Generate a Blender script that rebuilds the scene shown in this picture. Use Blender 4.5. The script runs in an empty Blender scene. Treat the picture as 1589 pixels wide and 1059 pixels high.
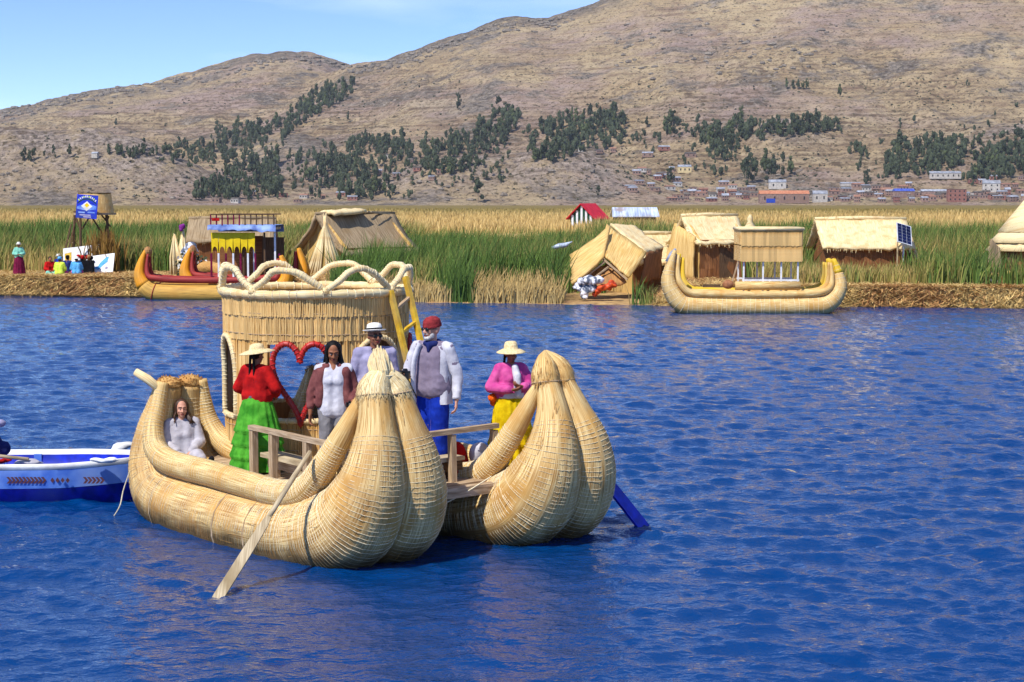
import bpy, bmesh, math, random
import numpy as np
from mathutils import Vector, Matrix, Quaternion

R = math.radians
rng = random.Random(7)
nrng = np.random.default_rng(11)
scene = bpy.context.scene
COL = scene.collection

# ---------------------------------------------------------------- camera
CAM_H, FPX, PW, PH, HORIZON = 3.8, 2650.0, 1589.0, 1059.0, 315.0
PITCH = math.atan((PH / 2 - HORIZON) / FPX)
cam_data = bpy.data.cameras.new('camera')
cam_data.sensor_width = 36.0
cam_data.lens = 36.0 * FPX / PW
cam_data.clip_start = 0.5
cam_data.clip_end = 20000
cam = bpy.data.objects.new('camera', cam_data)
COL.objects.link(cam)
cam.location = (0, 0, CAM_H)
cam.rotation_euler = (math.pi / 2 - PITCH, 0, 0)
scene.camera = cam

# ---------------------------------------------------------------- sky, sun, exposure
SUN_EL, SUN_AZ = R(52), math.atan2(-0.60, -0.80)
SUN_DIR = Vector((math.sin(SUN_AZ) * math.cos(SUN_EL), math.cos(SUN_AZ) * math.cos(SUN_EL), math.sin(SUN_EL)))
world = bpy.data.worlds.new('World')
scene.world = world
world.use_nodes = True
wn, wl = world.node_tree.nodes, world.node_tree.links
wn.clear()
w_out = wn.new('ShaderNodeOutputWorld')
w_bg = wn.new('ShaderNodeBackground')
w_sky = wn.new('ShaderNodeTexSky')
w_sky.sky_type = 'NISHITA'
w_sky.sun_disc = False
w_sky.sun_elevation = SUN_EL
w_sky.sun_rotation = SUN_AZ
w_sky.altitude = 3800
w_sky.air_density = 1.0
w_sky.dust_density = 0.3
w_sky.ozone_density = 3.0
# thin high cloud veil, the same all round the sky
w_tc = wn.new('ShaderNodeTexCoord')
w_map = wn.new('ShaderNodeMapping')
w_map.inputs['Scale'].default_value = (3.0, 3.0, 16.0)
w_noise = wn.new('ShaderNodeTexNoise')
w_noise.inputs['Scale'].default_value = 1.6
w_noise.inputs['Detail'].default_value = 5
w_ramp = wn.new('ShaderNodeValToRGB')
w_ramp.color_ramp.elements[0].position = 0.47
w_ramp.color_ramp.elements[1].position = 0.85
w_ramp.color_ramp.elements[1].color = (0.7, 0.7, 0.7, 1)
w_mix = wn.new('ShaderNodeMix'); w_mix.data_type = 'RGBA'
w_mix.inputs[7].default_value = (5.6, 6.6, 8.2, 1)
wl.new(w_tc.outputs['Generated'], w_map.inputs['Vector'])
wl.new(w_map.outputs['Vector'], w_noise.inputs['Vector'])
wl.new(w_noise.outputs['Fac'], w_ramp.inputs['Fac'])
wl.new(w_ramp.outputs['Color'], w_mix.inputs[0])
w_hsv = wn.new('ShaderNodeHueSaturation')
w_hsv.inputs['Saturation'].default_value = 1.18
w_hsv.inputs['Hue'].default_value = 0.513
wl.new(w_sky.outputs['Color'], w_hsv.inputs['Color'])
wl.new(w_hsv.outputs['Color'], w_mix.inputs[6])
wl.new(w_mix.outputs[2], w_bg.inputs['Color'])
wl.new(w_bg.outputs['Background'], w_out.inputs['Surface'])
w_bg.inputs['Strength'].default_value = 0.15

sun_data = bpy.data.lights.new('sun', 'SUN')
sun_data.energy = 4.2
sun_data.angle = R(0.55)
sun_data.color = (1.0, 0.955, 0.88)
sun = bpy.data.objects.new('sun', sun_data)
COL.objects.link(sun)
sun.rotation_euler = SUN_DIR.to_track_quat('Z', 'Y').to_euler()
sun.location = (-30, -30, 60)

scene.view_settings.view_transform = 'Standard'
scene.view_settings.look = 'None'
scene.view_settings.exposure = 0.36
scene.view_settings.gamma = 1.0
scene.render.engine = 'CYCLES'
scene.cycles.max_bounces = 6
scene.cycles.diffuse_bounces = 3
scene.cycles.glossy_bounces = 3
scene.cycles.caustics_reflective = False
scene.cycles.caustics_refractive = False
scene.cycles.use_denoising = True

# ---------------------------------------------------------------- where things stand
def ray(px, py):
    u, v = (px - PW / 2) / FPX, (PH / 2 - py) / FPX
    c, s = math.cos(PITCH), math.sin(PITCH)
    return Vector((u, c + v * s, -s + v * c))

def PZ(px, py, z=0.0):                   # the point at height z
    d = ray(px, py)
    return Vector((0, 0, CAM_H)) + d * ((z - CAM_H) / d.z)

def PY(px, py, Y):                       # the point at distance Y
    d = ray(px, py)
    return Vector((0, 0, CAM_H)) + d * (Y / d.y)

# ---------------------------------------------------------------- mesh helpers
def catmull(pts, n):
    P = np.array(pts, float)
    P = np.vstack([2 * P[0] - P[1], P, 2 * P[-1] - P[-2]])
    m = len(P) - 3
    out = []
    for t in np.linspace(0, m - 1e-9, n):
        i = int(t); f = t - i
        p0, p1, p2, p3 = P[i], P[i + 1], P[i + 2], P[i + 3]
        out.append(0.5 * ((2 * p1) + (-p0 + p2) * f + (2 * p0 - 5 * p1 + 4 * p2 - p3) * f * f + (-p0 + 3 * p1 - 3 * p2 + p3) * f ** 3))
    return np.array(out)

def frames(path, closed=False):
    P = np.array(path, float)
    T = np.gradient(P, axis=0)
    if closed:
        T = np.roll(P, -1, 0) - np.roll(P, 1, 0)
    T /= np.linalg.norm(T, axis=1)[:, None] + 1e-12
    ref = np.array([0, 0, 1.0]) if abs(T[0][2]) < 0.9 else np.array([0, 1.0, 0])
    N = ref - T[0] * ref.dot(T[0]); N /= np.linalg.norm(N)
    Ns = [N]
    for i in range(1, len(P)):
        N = Ns[-1] - T[i] * Ns[-1].dot(T[i])
        N /= np.linalg.norm(N) + 1e-12
        Ns.append(N)
    Ns = np.array(Ns)
    B = np.cross(T, Ns)
    return P, T, Ns, B

class MB:
    def __init__(self):
        self.v, self.f, self.uv, self.mi, self.n = [], [], [], [], 0
    def add(self, v, f, uv=None, mi=0):
        v = np.asarray(v, float).reshape(-1, 3)
        o = self.n
        self.v.append(v)
        self.uv.append(np.zeros((len(v), 2)) if uv is None else np.asarray(uv, float).reshape(-1, 2))
        self.f += [tuple(i + o for i in q) for q in f]
        self.mi += [mi] * len(f)
        self.n += len(v)
    def tube(self, path, rad, seg=10, closed=False, caps=True, flat=1.0, rough=0.0, mi=0, twist=0.0):
        P, T, N, B = frames(path, closed)
        n = len(P)
        rad = np.full(n, float(rad)) if np.isscalar(rad) else np.asarray(rad, float)
        a = np.linspace(0, 2 * math.pi, seg + 1)
        L = np.concatenate([[0], np.cumsum(np.linalg.norm(np.diff(P, axis=0), axis=1))])
        rr = np.ones((n, seg + 1))
        if rough:
            k = 1 + rough * nrng.normal(size=seg)
            rr = np.tile(np.append(k, k[0]), (n, 1)) * (1 + rough * .35 * nrng.normal(size=(n, 1)))
        ca = np.cos(a)[None, :, None]; sa = np.sin(a)[None, :, None] * flat
        V = P[:, None] + (rad[:, None] * rr)[:, :, None] * (ca * N[:, None] + sa * B[:, None])
        rm = max(rad.max(), 1e-4)
        UV = np.stack([np.broadcast_to(a[None] * rm, (n, seg + 1)), np.broadcast_to(L[:, None], (n, seg + 1))], -1)
        F = []
        w = seg + 1
        last = n if closed else n - 1
        for i in range(last):
            j = (i + 1) % n
            for k in range(seg):
                F.append((i * w + k, i * w + k + 1, j * w + k + 1, j * w + k))
        V = V.reshape(-1, 3); UV = UV.reshape(-1, 2)
        if caps and not closed:
            V = np.vstack([V, P[0], P[-1]]); UV = np.vstack([UV, [0, 0], [0, L[-1]]])
            c0, c1 = n * w, n * w + 1
            for k in range(seg):
                F.append((c0, k + 1, k)); F.append((c1, (n - 1) * w + k, (n - 1) * w + k + 1))
        self.add(V, F, UV, mi)
        return self
    def cap(self, p0, p1, r0, r1, seg=12, mi=0, flat=1.0):
        p0, p1 = np.array(p0, float), np.array(p1, float)
        d = p1 - p0; l = np.linalg.norm(d)
        d = d / l if l > 1e-6 else np.array([0, 0, 1.0])
        self.tube([p0 - d * r0, p0 - d * .82 * r0, p0 - d * .45 * r0, p0, p0 + (p1 - p0) * .5, p1, p1 + d * .45 * r1, p1 + d * .82 * r1, p1 + d * r1],
                  [.02 * r0, .57 * r0, .89 * r0, r0, (r0 + r1) / 2, r1, .89 * r1, .57 * r1, .02 * r1], seg, flat=flat, mi=mi)
        return self
    def box(self, c, s, rot=None, mi=0, taper=1.0):
        c = np.array(c, float); h = np.array(s, float) / 2
        V = np.array([[x, y, z] for z in (-1, 1) for y in (-1, 1) for x in (-1, 1)], float)
        V[4:, :2] *= taper
        V = V * h
        if rot is not None:
            V = V @ np.array(rot.to_3x3() if hasattr(rot, 'to_3x3') else rot).T
        V = V + c
        F = [(0, 2, 3, 1), (4, 5, 7, 6), (0, 1, 5, 4), (2, 6, 7, 3), (0, 4, 6, 2), (1, 3, 7, 5)]
        ux = np.argmax(h)
        oth = [i for i in range(3) if i != ux]
        uv = np.stack([V[:, oth[0]] + V[:, oth[1]], V[:, ux]], -1)
        self.add(V, F, uv, mi)
        return self
    def bar(self, p0, p1, w, t=None, mi=0, up=(0, 0, 1)):           # a squared timber from p0 to p1
        p0, p1 = Vector(p0), Vector(p1)
        t = t or w
        d = (p1 - p0); l = d.length; d.normalize()
        upv = Vector(up)
        if abs(d.dot(upv)) > .95: upv = Vector((1, 0, 0))
        x = d.cross(upv).normalized(); z = x.cross(d)
        m = Matrix((x, d, z)).transposed()
        V = np.array([[sx * w / 2, sy * l / 2, sz * t / 2] for sz in (-1, 1) for sy in (-1, 1) for sx in (-1, 1)])
        V = V @ np.array(m).T + np.array((p0 + p1) / 2)
        F = [(0, 2, 3, 1), (4, 5, 7, 6), (0, 1, 5, 4), (2, 6, 7, 3), (0, 4, 6, 2), (1, 3, 7, 5)]
        uv = [[(i & 1) * w + (i >> 2) * t, ((i >> 1) & 1) * l] for i in range(8)]
        self.add(V, F, uv, mi)
        return self
    def rings(self, prof, seg=24, a0=0.0, a1=2 * math.pi, fold=0.0, nfold=10, center=(0, 0), mi=0, jit=0.0, capends=False):
        # prof: (z, rx, ry, dx, dy, fold weight)
        full = abs(a1 - a0 - 2 * math.pi) < 1e-6
        a = np.linspace(a0, a1, seg + 1)
        V, UV = [], []
        ph = nrng.uniform(0, 6)
        for (z, rx, ry, dx, dy, fw) in prof:
            k = 1 + fw * fold * (np.sin(a * nfold + ph) + .5 * np.sin(a * (nfold // 2 * 2 + 5) + 1.3 * ph))
            if jit: k = k * (1 + jit * nrng.normal(size=seg + 1))
            if full: k[-1] = k[0]
            V.append(np.stack([center[0] + dx + rx * k * np.sin(a), center[1] + dy - ry * k * np.cos(a), np.full(seg + 1, z)], -1))
            UV.append(np.stack([a * max(rx, .05), np.full(seg + 1, z)], -1))
        w = seg + 1; F = []
        for i in range(len(prof) - 1):
            for j in range(seg):
                F.append((i * w + j, i * w + j + 1, (i + 1) * w + j + 1, (i + 1) * w + j))
        V = np.vstack(V); UV = np.vstack(UV)
        if capends:
            n = len(prof)
            V = np.vstack([V, V[:w].mean(0), V[(n - 1) * w:n * w].mean(0)]); UV = np.vstack([UV, [0, 0], [0, 0]])
            for j in range(seg):
                F.append((n * w, j + 1, j)); F.append((n * w + 1, (n - 1) * w + j, (n - 1) * w + j + 1))
        self.add(V, F, UV, mi)
        return self
    def ell(self, c, r, seg=14, nr=9, rot=None, mi=0, rough=0.0):
        V, F = [], []
        for i in range(nr + 1):
            th = math.pi * i / nr
            for j in range(seg):
                ph = 2 * math.pi * j / seg
                k = 1 + (rough * nrng.normal() if rough and 0 < i < nr else 0)
                V.append([k * math.sin(th) * math.cos(ph), k * math.sin(th) * math.sin(ph), math.cos(th)])
        V = np.array(V) * np.array(r)
        if rot is not None: V = V @ np.array(rot.to_3x3() if hasattr(rot, 'to_3x3') else rot).T
        V = V + np.array(c)
        for i in range(nr):
            for j in range(seg):
                F.append((i * seg + j, (i + 1) * seg + j, (i + 1) * seg + (j + 1) % seg, i * seg + (j + 1) % seg))
        self.add(V, F, V[:, :2], mi)
        return self
    def mesh(self, name, mats=(), smooth=False):
        me = bpy.data.meshes.new(name)
        V = np.vstack(self.v) if self.v else np.zeros((0, 3))
        me.from_pydata(V.tolist(), [], self.f)
        uvl = me.uv_layers.new(name='UVMap')
        li = np.empty(len(me.loops), dtype=np.int32)
        me.loops.foreach_get('vertex_index', li)
        U = np.vstack(self.uv)
        uvl.data.foreach_set('uv', U[li].astype(np.float32).ravel())
        for m in (mats if isinstance(mats, (list, tuple)) else [mats]):
            me.materials.append(m)
        if any(self.mi): me.polygons.foreach_set('material_index', self.mi)
        if smooth: me.polygons.foreach_set('use_smooth', [True] * len(me.polygons))
        me.update()
        return me
    def build(self, name, mats, parent=None, smooth=False, loc=None, kind=None):
        return link(name, self.mesh(name, mats, smooth), parent, loc, kind)

def link(name, me, parent=None, loc=None, kind=None):
    o = bpy.data.objects.new(name, me)
    COL.objects.link(o)
    if parent is not None: o.parent = parent
    if loc is not None: o.location = loc
    if kind: o['kind'] = kind
    return o

def tag(o, label, cat, group=None):
    o['label'] = label; o['category'] = cat
    if group: o['group'] = group
    return o

def thing(name, label, cat, loc=(0, 0, 0), rz=0.0, group=None):
    o = bpy.data.objects.new(name, None)
    o.empty_display_size = .2
    COL.objects.link(o)
    o.location = loc; o.rotation_euler = (0, 0, rz)
    return tag(o, label, cat, group)

def dup(o, parent=None):
    c = o.copy(); COL.objects.link(c); c.parent = parent
    for ch in list(o.children): dup(ch, c)
    return c

BENCH = bpy.data.scenes.new('bench')          # a side scene for shaping bodies and cloth; removed at the end
def remesh(mb, voxel, smooth=4, factor=.5):
    me = mb.mesh('tmp')
    o = bpy.data.objects.new('tmp', me); BENCH.collection.objects.link(o)
    m = o.modifiers.new('r', 'REMESH'); m.mode = 'VOXEL'; m.voxel_size = voxel; m.use_smooth_shade = True
    s = o.modifiers.new('s', 'SMOOTH'); s.factor = factor; s.iterations = smooth
    with bpy.context.temp_override(scene=BENCH, view_layer=BENCH.view_layers[0]):
        dg = bpy.context.evaluated_depsgraph_get()
    out = bpy.data.meshes.new_from_object(o.evaluated_get(dg))
    bpy.data.objects.remove(o); bpy.data.meshes.remove(me)
    out.polygons.foreach_set('use_smooth', [True] * len(out.polygons))
    return out

def wrinkle(me, amp=.006, freq=38.0, seed=0):
    """folds in cloth: the surface pushed in and out along its normals by crossed, uneven waves"""
    n = len(me.vertices)
    co = np.empty(n * 3); me.vertices.foreach_get('co', co); co = co.reshape(-1, 3)
    no = np.empty(n * 3); me.vertices.foreach_get('normal', no); no = no.reshape(-1, 3)
    g = np.random.default_rng(seed); s = np.zeros(n)
    warp = co + .05 * np.sin(co[:, [2, 0, 1]] * 11 + g.uniform(0, 6, 3))
    for k in range(7):
        d = g.normal(size=3) * np.array([1, 1, .75]); d /= np.linalg.norm(d)
        s += (1 - np.abs(np.sin(warp @ d * freq * g.uniform(.45, 1.3) + g.uniform(0, 6)))) * g.uniform(.5, 1)
    s -= s.mean()
    co = co + no * (amp * s / 1.2)[:, None]
    me.vertices.foreach_set('co', co.ravel()); me.update()

# value noise for heights and scattering
_perm = nrng.integers(0, 1 << 30, 4096)
def vnoise(x, y, seed=0):
    x = np.asarray(x, float); y = np.asarray(y, float)
    xi, yi = np.floor(x).astype(np.int64), np.floor(y).astype(np.int64)
    xf, yf = x - xi, y - yi
    def h(a, b):
        k = (a * 73856093 ^ b * 19349663 ^ seed * 83492791) & 0x7fffffff
        return (_perm[k % 4096] ^ (k * 2654435761 & 0x3fffffff)) % 65536 / 65535.0
    u, v = xf * xf * (3 - 2 * xf), yf * yf * (3 - 2 * yf)
    return (h(xi, yi) * (1 - u) + h(xi + 1, yi) * u) * (1 - v) + (h(xi, yi + 1) * (1 - u) + h(xi + 1, yi + 1) * u) * v
def fbm(x, y, oct=5, seed=0, gain=.5):
    s, a, t = 0, 1.0, 0
    for o in range(oct):
        s = s + a * vnoise(np.asarray(x) * 2 ** o, np.asarray(y) * 2 ** o, seed + o * 17); t += a; a *= gain
    return s / t
# ---------------------------------------------------------------- materials
def lin(c):
    if isinstance(c, str):
        c = tuple(int(c[i:i + 2], 16) / 255 for i in (0, 2, 4))
    return tuple(x / 12.92 if x <= .04045 else ((x + .055) / 1.055) ** 2.4 for x in c) + (1,)

MATS = {}
def mat(name, c1, c2=None, c3=None, scale=8.0, stretch=(1, 1, 1), coord='Object', rough=.8, bump=0.0, bdist=.01, detail=4.0, spec=.3,
        lo=.35, hi=.65, rand=0.0, attr=None, metallic=0.0, sub=0.0, c3scale=None):
    """two or three colours mixed by stretched noise; colours are sRGB hex of the bare surface"""
    m = bpy.data.materials.new(name); m.use_nodes = True
    MATS[name] = m
    nt = m.node_tree; n, l = nt.nodes, nt.links
    b = n['Principled BSDF']
    b.inputs['Roughness'].default_value = rough
    b.inputs['Specular IOR Level'].default_value = spec
    b.inputs['Metallic'].default_value = metallic
    tc = n.new('ShaderNodeTexCoord')
    mp = n.new('ShaderNodeMapping'); mp.inputs['Scale'].default_value = stretch
    l.new(tc.outputs[coord], mp.inputs['Vector'])
    nz = n.new('ShaderNodeTexNoise'); nz.inputs['Scale'].default_value = scale; nz.inputs['Detail'].default_value = detail
    l.new(mp.outputs['Vector'], nz.inputs['Vector'])
    col = None
    if attr:
        a = n.new('ShaderNodeAttribute'); a.attribute_name = attr
        col = a.outputs['Color']
        if c2 is not None:
            pass
    else:
        if c2 is None: c2 = c1
        rp = n.new('ShaderNodeValToRGB')
        rp.color_ramp.elements[0].position = lo; rp.color_ramp.elements[0].color = lin(c1)
        rp.color_ramp.elements[1].position = hi; rp.color_ramp.elements[1].color = lin(c2)
        l.new(nz.outputs['Fac'], rp.inputs['Fac'])
        col = rp.outputs['Color']
        if c3 is not None:
            nz2 = n.new('ShaderNodeTexNoise'); nz2.inputs['Scale'].default_value = c3scale or scale * .13; nz2.inputs['Detail'].default_value = 3
            l.new(tc.outputs[coord], nz2.inputs['Vector'])
            r2 = n.new('ShaderNodeValToRGB'); r2.color_ramp.elements[0].position = .48; r2.color_ramp.elements[1].position = .68
            l.new(nz2.outputs['Fac'], r2.inputs['Fac'])
            mx = n.new('ShaderNodeMix'); mx.data_type = 'RGBA'
            l.new(r2.outputs['Color'], mx.inputs[0]); l.new(col, mx.inputs[6]); mx.inputs[7].default_value = lin(c3)
            col = mx.outputs[2]
    if rand:
        oi = n.new('ShaderNodeObjectInfo')
        mr = n.new('ShaderNodeMapRange'); mr.inputs[3].default_value = 1 - rand; mr.inputs[4].default_value = 1 + rand * .6
        l.new(oi.outputs['Random'], mr.inputs[0])
        hs = n.new('ShaderNodeHueSaturation'); l.new(mr.outputs[0], hs.inputs['Value']); l.new(col, hs.inputs['Color'])
        col = hs.outputs['Color']
    l.new(col, b.inputs['Base Color'])
    if bump:
        bp = n.new('ShaderNodeBump'); bp.inputs['Strength'].default_value = bump; bp.inputs['Distance'].default_value = bdist
        l.new(nz.outputs['Fac'], bp.inputs['Height']); l.new(bp.outputs['Normal'], b.inputs['Normal'])
    return m

REED = dict(coord='UV', rough=.62, spec=.35, bump=.55, bdist=.006, detail=3)
mat('reed', 'b38746', 'f0d494', 'c8984f', scale=1, stretch=(75, 2.2, 1), c3scale=2.2, **REED)
mat('reed_pale', 'cfb27a', 'f4e3b4', 'd6b47c', scale=1, stretch=(75, 2.2, 1), c3scale=3, **REED)
mat('reed_wall', 'c0914c', 'f2d190', 'cc984e', scale=1, stretch=(70, 2.5, 1), rand=.22, c3scale=3, **REED)
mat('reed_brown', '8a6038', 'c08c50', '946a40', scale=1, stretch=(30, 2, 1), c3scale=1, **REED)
mat('reed_mat', 'b98f4c', 'e8c987', 'cda75f', scale=1, stretch=(26, 1.2, 1), c3scale=.8, coord='UV', rough=.75, spec=.2, bump=.6, bdist=.02, detail=3)
mat('reed_grey', '7d6a50', 'b09a7a', '8c7350', scale=1, stretch=(26, 1.2, 1), c3scale=.8, coord='UV', rough=.85, spec=.2, bump=.6, bdist=.02, detail=3)
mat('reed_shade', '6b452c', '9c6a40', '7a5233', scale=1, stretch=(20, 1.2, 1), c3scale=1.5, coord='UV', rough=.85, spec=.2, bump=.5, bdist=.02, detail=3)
mat('rope', 'cdbb93', 'f3e6c4', scale=60, rough=.7, spec=.3)
mat('straw_tuft', '9a6d3c', 'd6ab66', 'b9884a', scale=40, rough=.85, bump=.5, bdist=.01)
mat('rope_red', '8c1010', 'cc221c', 'a83028', scale=24, rough=.45, spec=.5, bump=.3, bdist=.004)
mat('timber', '8d7458', 'cbb393', '9f8463', scale=1, stretch=(40, 3, 1), c3scale=3, coord='UV', rough=.8, bump=.4, bdist=.003)
mat('timber_dark', '4a3828', '6d543c', scale=1, stretch=(40, 3, 1), coord='UV', rough=.85)
mat('timber_pale', '9c8868', 'cdbb98', '94805e', scale=1, stretch=(40, 3, 1), c3scale=3, coord='UV', rough=.75, bump=.3, bdist=.003)
mat('yellow_paint', 'b8901e', 'deb83a', 'a98e58', scale=12, rough=.55)
mat('blue_paint', '0c1fa0', '1733d0', '24388c', scale=9, rough=.35, spec=.5)
mat('navy_paint', '050a70', '0a1498', '1c2a80', scale=9, rough=.3, spec=.5)
mat('sky_paint', '456ec8', '6890dc', '90aade', scale=5, rough=.4, spec=.5, c3scale=1.3)
mat('white_paint', 'd8d8d8', 'f0f0ee', 'bdbab2', scale=9, rough=.5, c3scale=2)
mat('black_plastic', '08080a', '151518', scale=10, rough=.35, spec=.5)
mat('dark_glass', '050506', '0a0a0c', scale=10, rough=.08, spec=.6)
mat('motif_brown', '4a2a30', '5a343a', scale=10, rough=.6)
# cloth
def cloth(name, a, b, **k):
    d = dict(scale=7, rough=.9, spec=.12, bump=.6, bdist=.03, detail=6); d.update(k)
    return mat(name, a, b, **d)
cloth('cloth_red', '8e1014', 'c01c1a'); cloth('cloth_green', '347e20', '58a834'); cloth('cloth_white', 'b4b2bc', 'd8d6dc')
cloth('cloth_greywhite', 'a09ca4', 'c0bcc2'); cloth('cloth_maroon', '643636', '8a5450'); cloth('cloth_grey', '6d6a6c', '8b888a')
cloth('cloth_lilac', '8f8aa8', 'aba6c2'); cloth('cloth_taupe', '75697a', '8c8092'); cloth('cloth_blue', '0c2280', '1836a8'); cloth('cloth_pink', 'b83c84', 'd8629e')
cloth('cloth_yellow', 'b89400', 'dcc010'); cloth('cloth_navy', '1a2250', '2a3470'); cloth('cloth_teal', '6fb5a0', '93d4bd'); cloth('cloth_wine', '5a1230', '7c1c40')
cloth('cloth_beanie', '7a2a2c', 'a0383a', scale=30); cloth('cloth_black', '101014', '1c1c22'); cloth('cloth_orange', 'e0500c', 'f47420', scale=30)
cloth('cloth_sky', '4a9ad8', '6cb8ec'); cloth('cloth_lime', 'bcd83c', 'd6ec5a'); cloth('cloth_slate', '50505a', '6c6c78'); cloth('cloth_magenta', 'c02a70', 'e04a90')
cloth('cloth_print', '22222a', '9a96a0', scale=26, lo=.48, hi=.52)
mat('straw_hat', 'cdb27e', 'ecd8a8', scale=40, rough=.8, bump=.3, bdist=.003)
mat('white_hat', 'd8d4cc', 'efece4', scale=40, rough=.8, bump=.2, bdist=.003)
mat('skin_tan', '8a5638', '9c6444', scale=7, rough=.55, spec=.35)
mat('skin_pale', 'c08870', 'd09a82', scale=7, rough=.55, spec=.35)
mat('skin_dark', '80503a', '925e44', scale=7, rough=.55, spec=.35)
mat('hair_black', '060505', '120d0b', scale=1, stretch=(60, 60, 4), rough=.6, spec=.18, bump=.8, bdist=.01)
mat('hair_brown', '2c1a10', '4c3020', scale=1, stretch=(60, 60, 4), rough=.5, spec=.45, bump=.8, bdist=.01)
mat('beard_grey', 'a8a29c', 'd8d4d0', scale=60, rough=.9)
mat('lips', '7a3530', '8c4038', scale=20, rough=.5)
mat('eye_white', 'd8d4d0', 'e4e0dc', scale=20, rough=.3)
mat('iris_dark', '140c08', '1c120c', scale=20, rough=.2)
# vertex-coloured masses of reed and straw
mat('reed_stand', '808080', attr='tint', rough=.7, spec=.25)
mat('roof_red', 'b01c28', 'd02c38', scale=2, rough=.5); mat('wall_green', '16382a', '204a36', scale=2, rough=.7)
mat('tin', '8f9cb4', 'd2dcea', '9a8a86', scale=.8, stretch=(6, .6, 1), rough=.4, spec=.5, c3scale=.6)
mat('orange_hull', 'c97c12', 'f0a422', 'b88a3c', scale=1, stretch=(30, 1.5, 1), coord='UV', rough=.6, c3scale=.8)
mat('ochre_hull', 'a9803c', 'd8a94e', 'c08a3a', scale=1, stretch=(30, 1.5, 1), coord='UV', rough=.65, c3scale=.8)
mat('maroon_hull', '7a2022', 'a83a30', scale=1, stretch=(30, 1.5, 1), coord='UV', rough=.6)
mat('yellow_wall', 'd8b400', 'f0cf10', scale=4, rough=.6); mat('tarp_blue', '46609c', '8aa4d8', scale=2.5, rough=.5)
mat('bag_white', '5c6474', 'e6e6ec', scale=5, rough=.4, bump=.8, bdist=.08, lo=.42, hi=.56); mat('bag_orange', '8a2a10', 'ee5a24', scale=5, rough=.5, bump=.5, bdist=.04)
mat('yellow_tip', 'c9a018', 'e6c23c', 'c8aa58', scale=1, stretch=(30, 1.5, 1), coord='UV', rough=.6, c3scale=1.2)
mat('grey_wrap', '7f8594', 'a9aebc', scale=6, rough=.6)
mat('panel_cell', '0a1030', '141c48', scale=3, rough=.12, spec=.6); mat('panel_frame', 'b8bcc4', 'd0d4da', scale=3, rough=.35, spec=.5)
mat('white_post', 'cfd0d4', 'e6e6e8', scale=6, rough=.6)

# reeds and cords of the big hulls: darker where the lake has soaked them, with old brown patches
def soaked(m, patch=True):
    n, l = m.node_tree.nodes, m.node_tree.links
    b = n['Principled BSDF']; src = b.inputs['Base Color'].links[0].from_socket
    tc = n.new('ShaderNodeTexCoord'); sx = n.new('ShaderNodeSeparateXYZ'); l.new(tc.outputs['Object'], sx.inputs[0])
    nz = n.new('ShaderNodeTexNoise'); nz.inputs['Scale'].default_value = 4; nz.inputs['Detail'].default_value = 5; l.new(tc.outputs['Object'], nz.inputs['Vector'])
    ad = n.new('ShaderNodeMath'); ad.operation = 'MULTIPLY_ADD'; ad.inputs[1].default_value = -.35; l.new(nz.outputs['Fac'], ad.inputs[0]); l.new(sx.outputs['Z'], ad.inputs[2])
    mr = n.new('ShaderNodeMapRange'); mr.inputs[1].default_value = -.12; mr.inputs[2].default_value = .12; mr.inputs[3].default_value = .88; mr.inputs[4].default_value = 0; l.new(ad.outputs[0], mr.inputs[0])
    mx = n.new('ShaderNodeMix'); mx.data_type = 'RGBA'; l.new(mr.outputs[0], mx.inputs[0]); l.new(src, mx.inputs[6]); mx.inputs[7].default_value = lin('45371f')
    out = mx.outputs[2]
    if patch:
        n2 = n.new('ShaderNodeTexNoise'); n2.inputs['Scale'].default_value = 2.2; n2.inputs['Detail'].default_value = 6; l.new(tc.outputs['Object'], n2.inputs['Vector'])
        r2 = n.new('ShaderNodeMapRange'); r2.inputs[1].default_value = .50; r2.inputs[2].default_value = .68; r2.inputs[4].default_value = .6; l.new(n2.outputs['Fac'], r2.inputs[0])
        m2 = n.new('ShaderNodeMix'); m2.data_type = 'RGBA'; l.new(r2.outputs[0], m2.inputs[0]); l.new(out, m2.inputs[6]); m2.inputs[7].default_value = lin('a07038')
        out = m2.outputs[2]
    l.new(out, b.inputs['Base Color'])
    return m
soaked(mat('reed_hull', 'a87c3e', 'efd394', 'c8984f', scale=1, stretch=(75, 2.2, 1), c3scale=2.2, **REED))
soaked(mat('rope_hull', 'c4b088', 'ecdfbc', scale=60, rough=.7, spec=.3), False)
# ---------------------------------------------------------------- hills
def px_of(X, Y): return X / Y * FPX + PW / 2
SIL_L = np.array([(-400, 235), (-200, 205), (0, 172), (100, 152), (200, 133), (290, 117), (350, 103), (400, 92), (450, 86), (490, 86), (540, 101), (620, 125), (800, 180), (1000, 230), (2200, 300)], float)
SIL_R = np.array([(-400, 300), (200, 255), (330, 215), (440, 165), (500, 128), (545, 104), (600, 97), (640, 83), (700, 64), (740, 47), (780, 36), (800, 33), (850, 31), (890, 19), (935, -2), (1000, -28), (1200, -75), (1400, -110), (1589, -130), (2000, -120), (2400, -60)], float)
YL, YR_, Y0 = 3700.0, 3300.0, 1780.0
HL = lambda X: CAM_H + (HORIZON - np.interp(X / YL * FPX + PW / 2, SIL_L[:, 0], SIL_L[:, 1])) * YL / FPX
HR = lambda X: CAM_H + (HORIZON - np.interp(X / YR_ * FPX + PW / 2, SIL_R[:, 0], SIL_R[:, 1])) * YR_ / FPX

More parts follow.
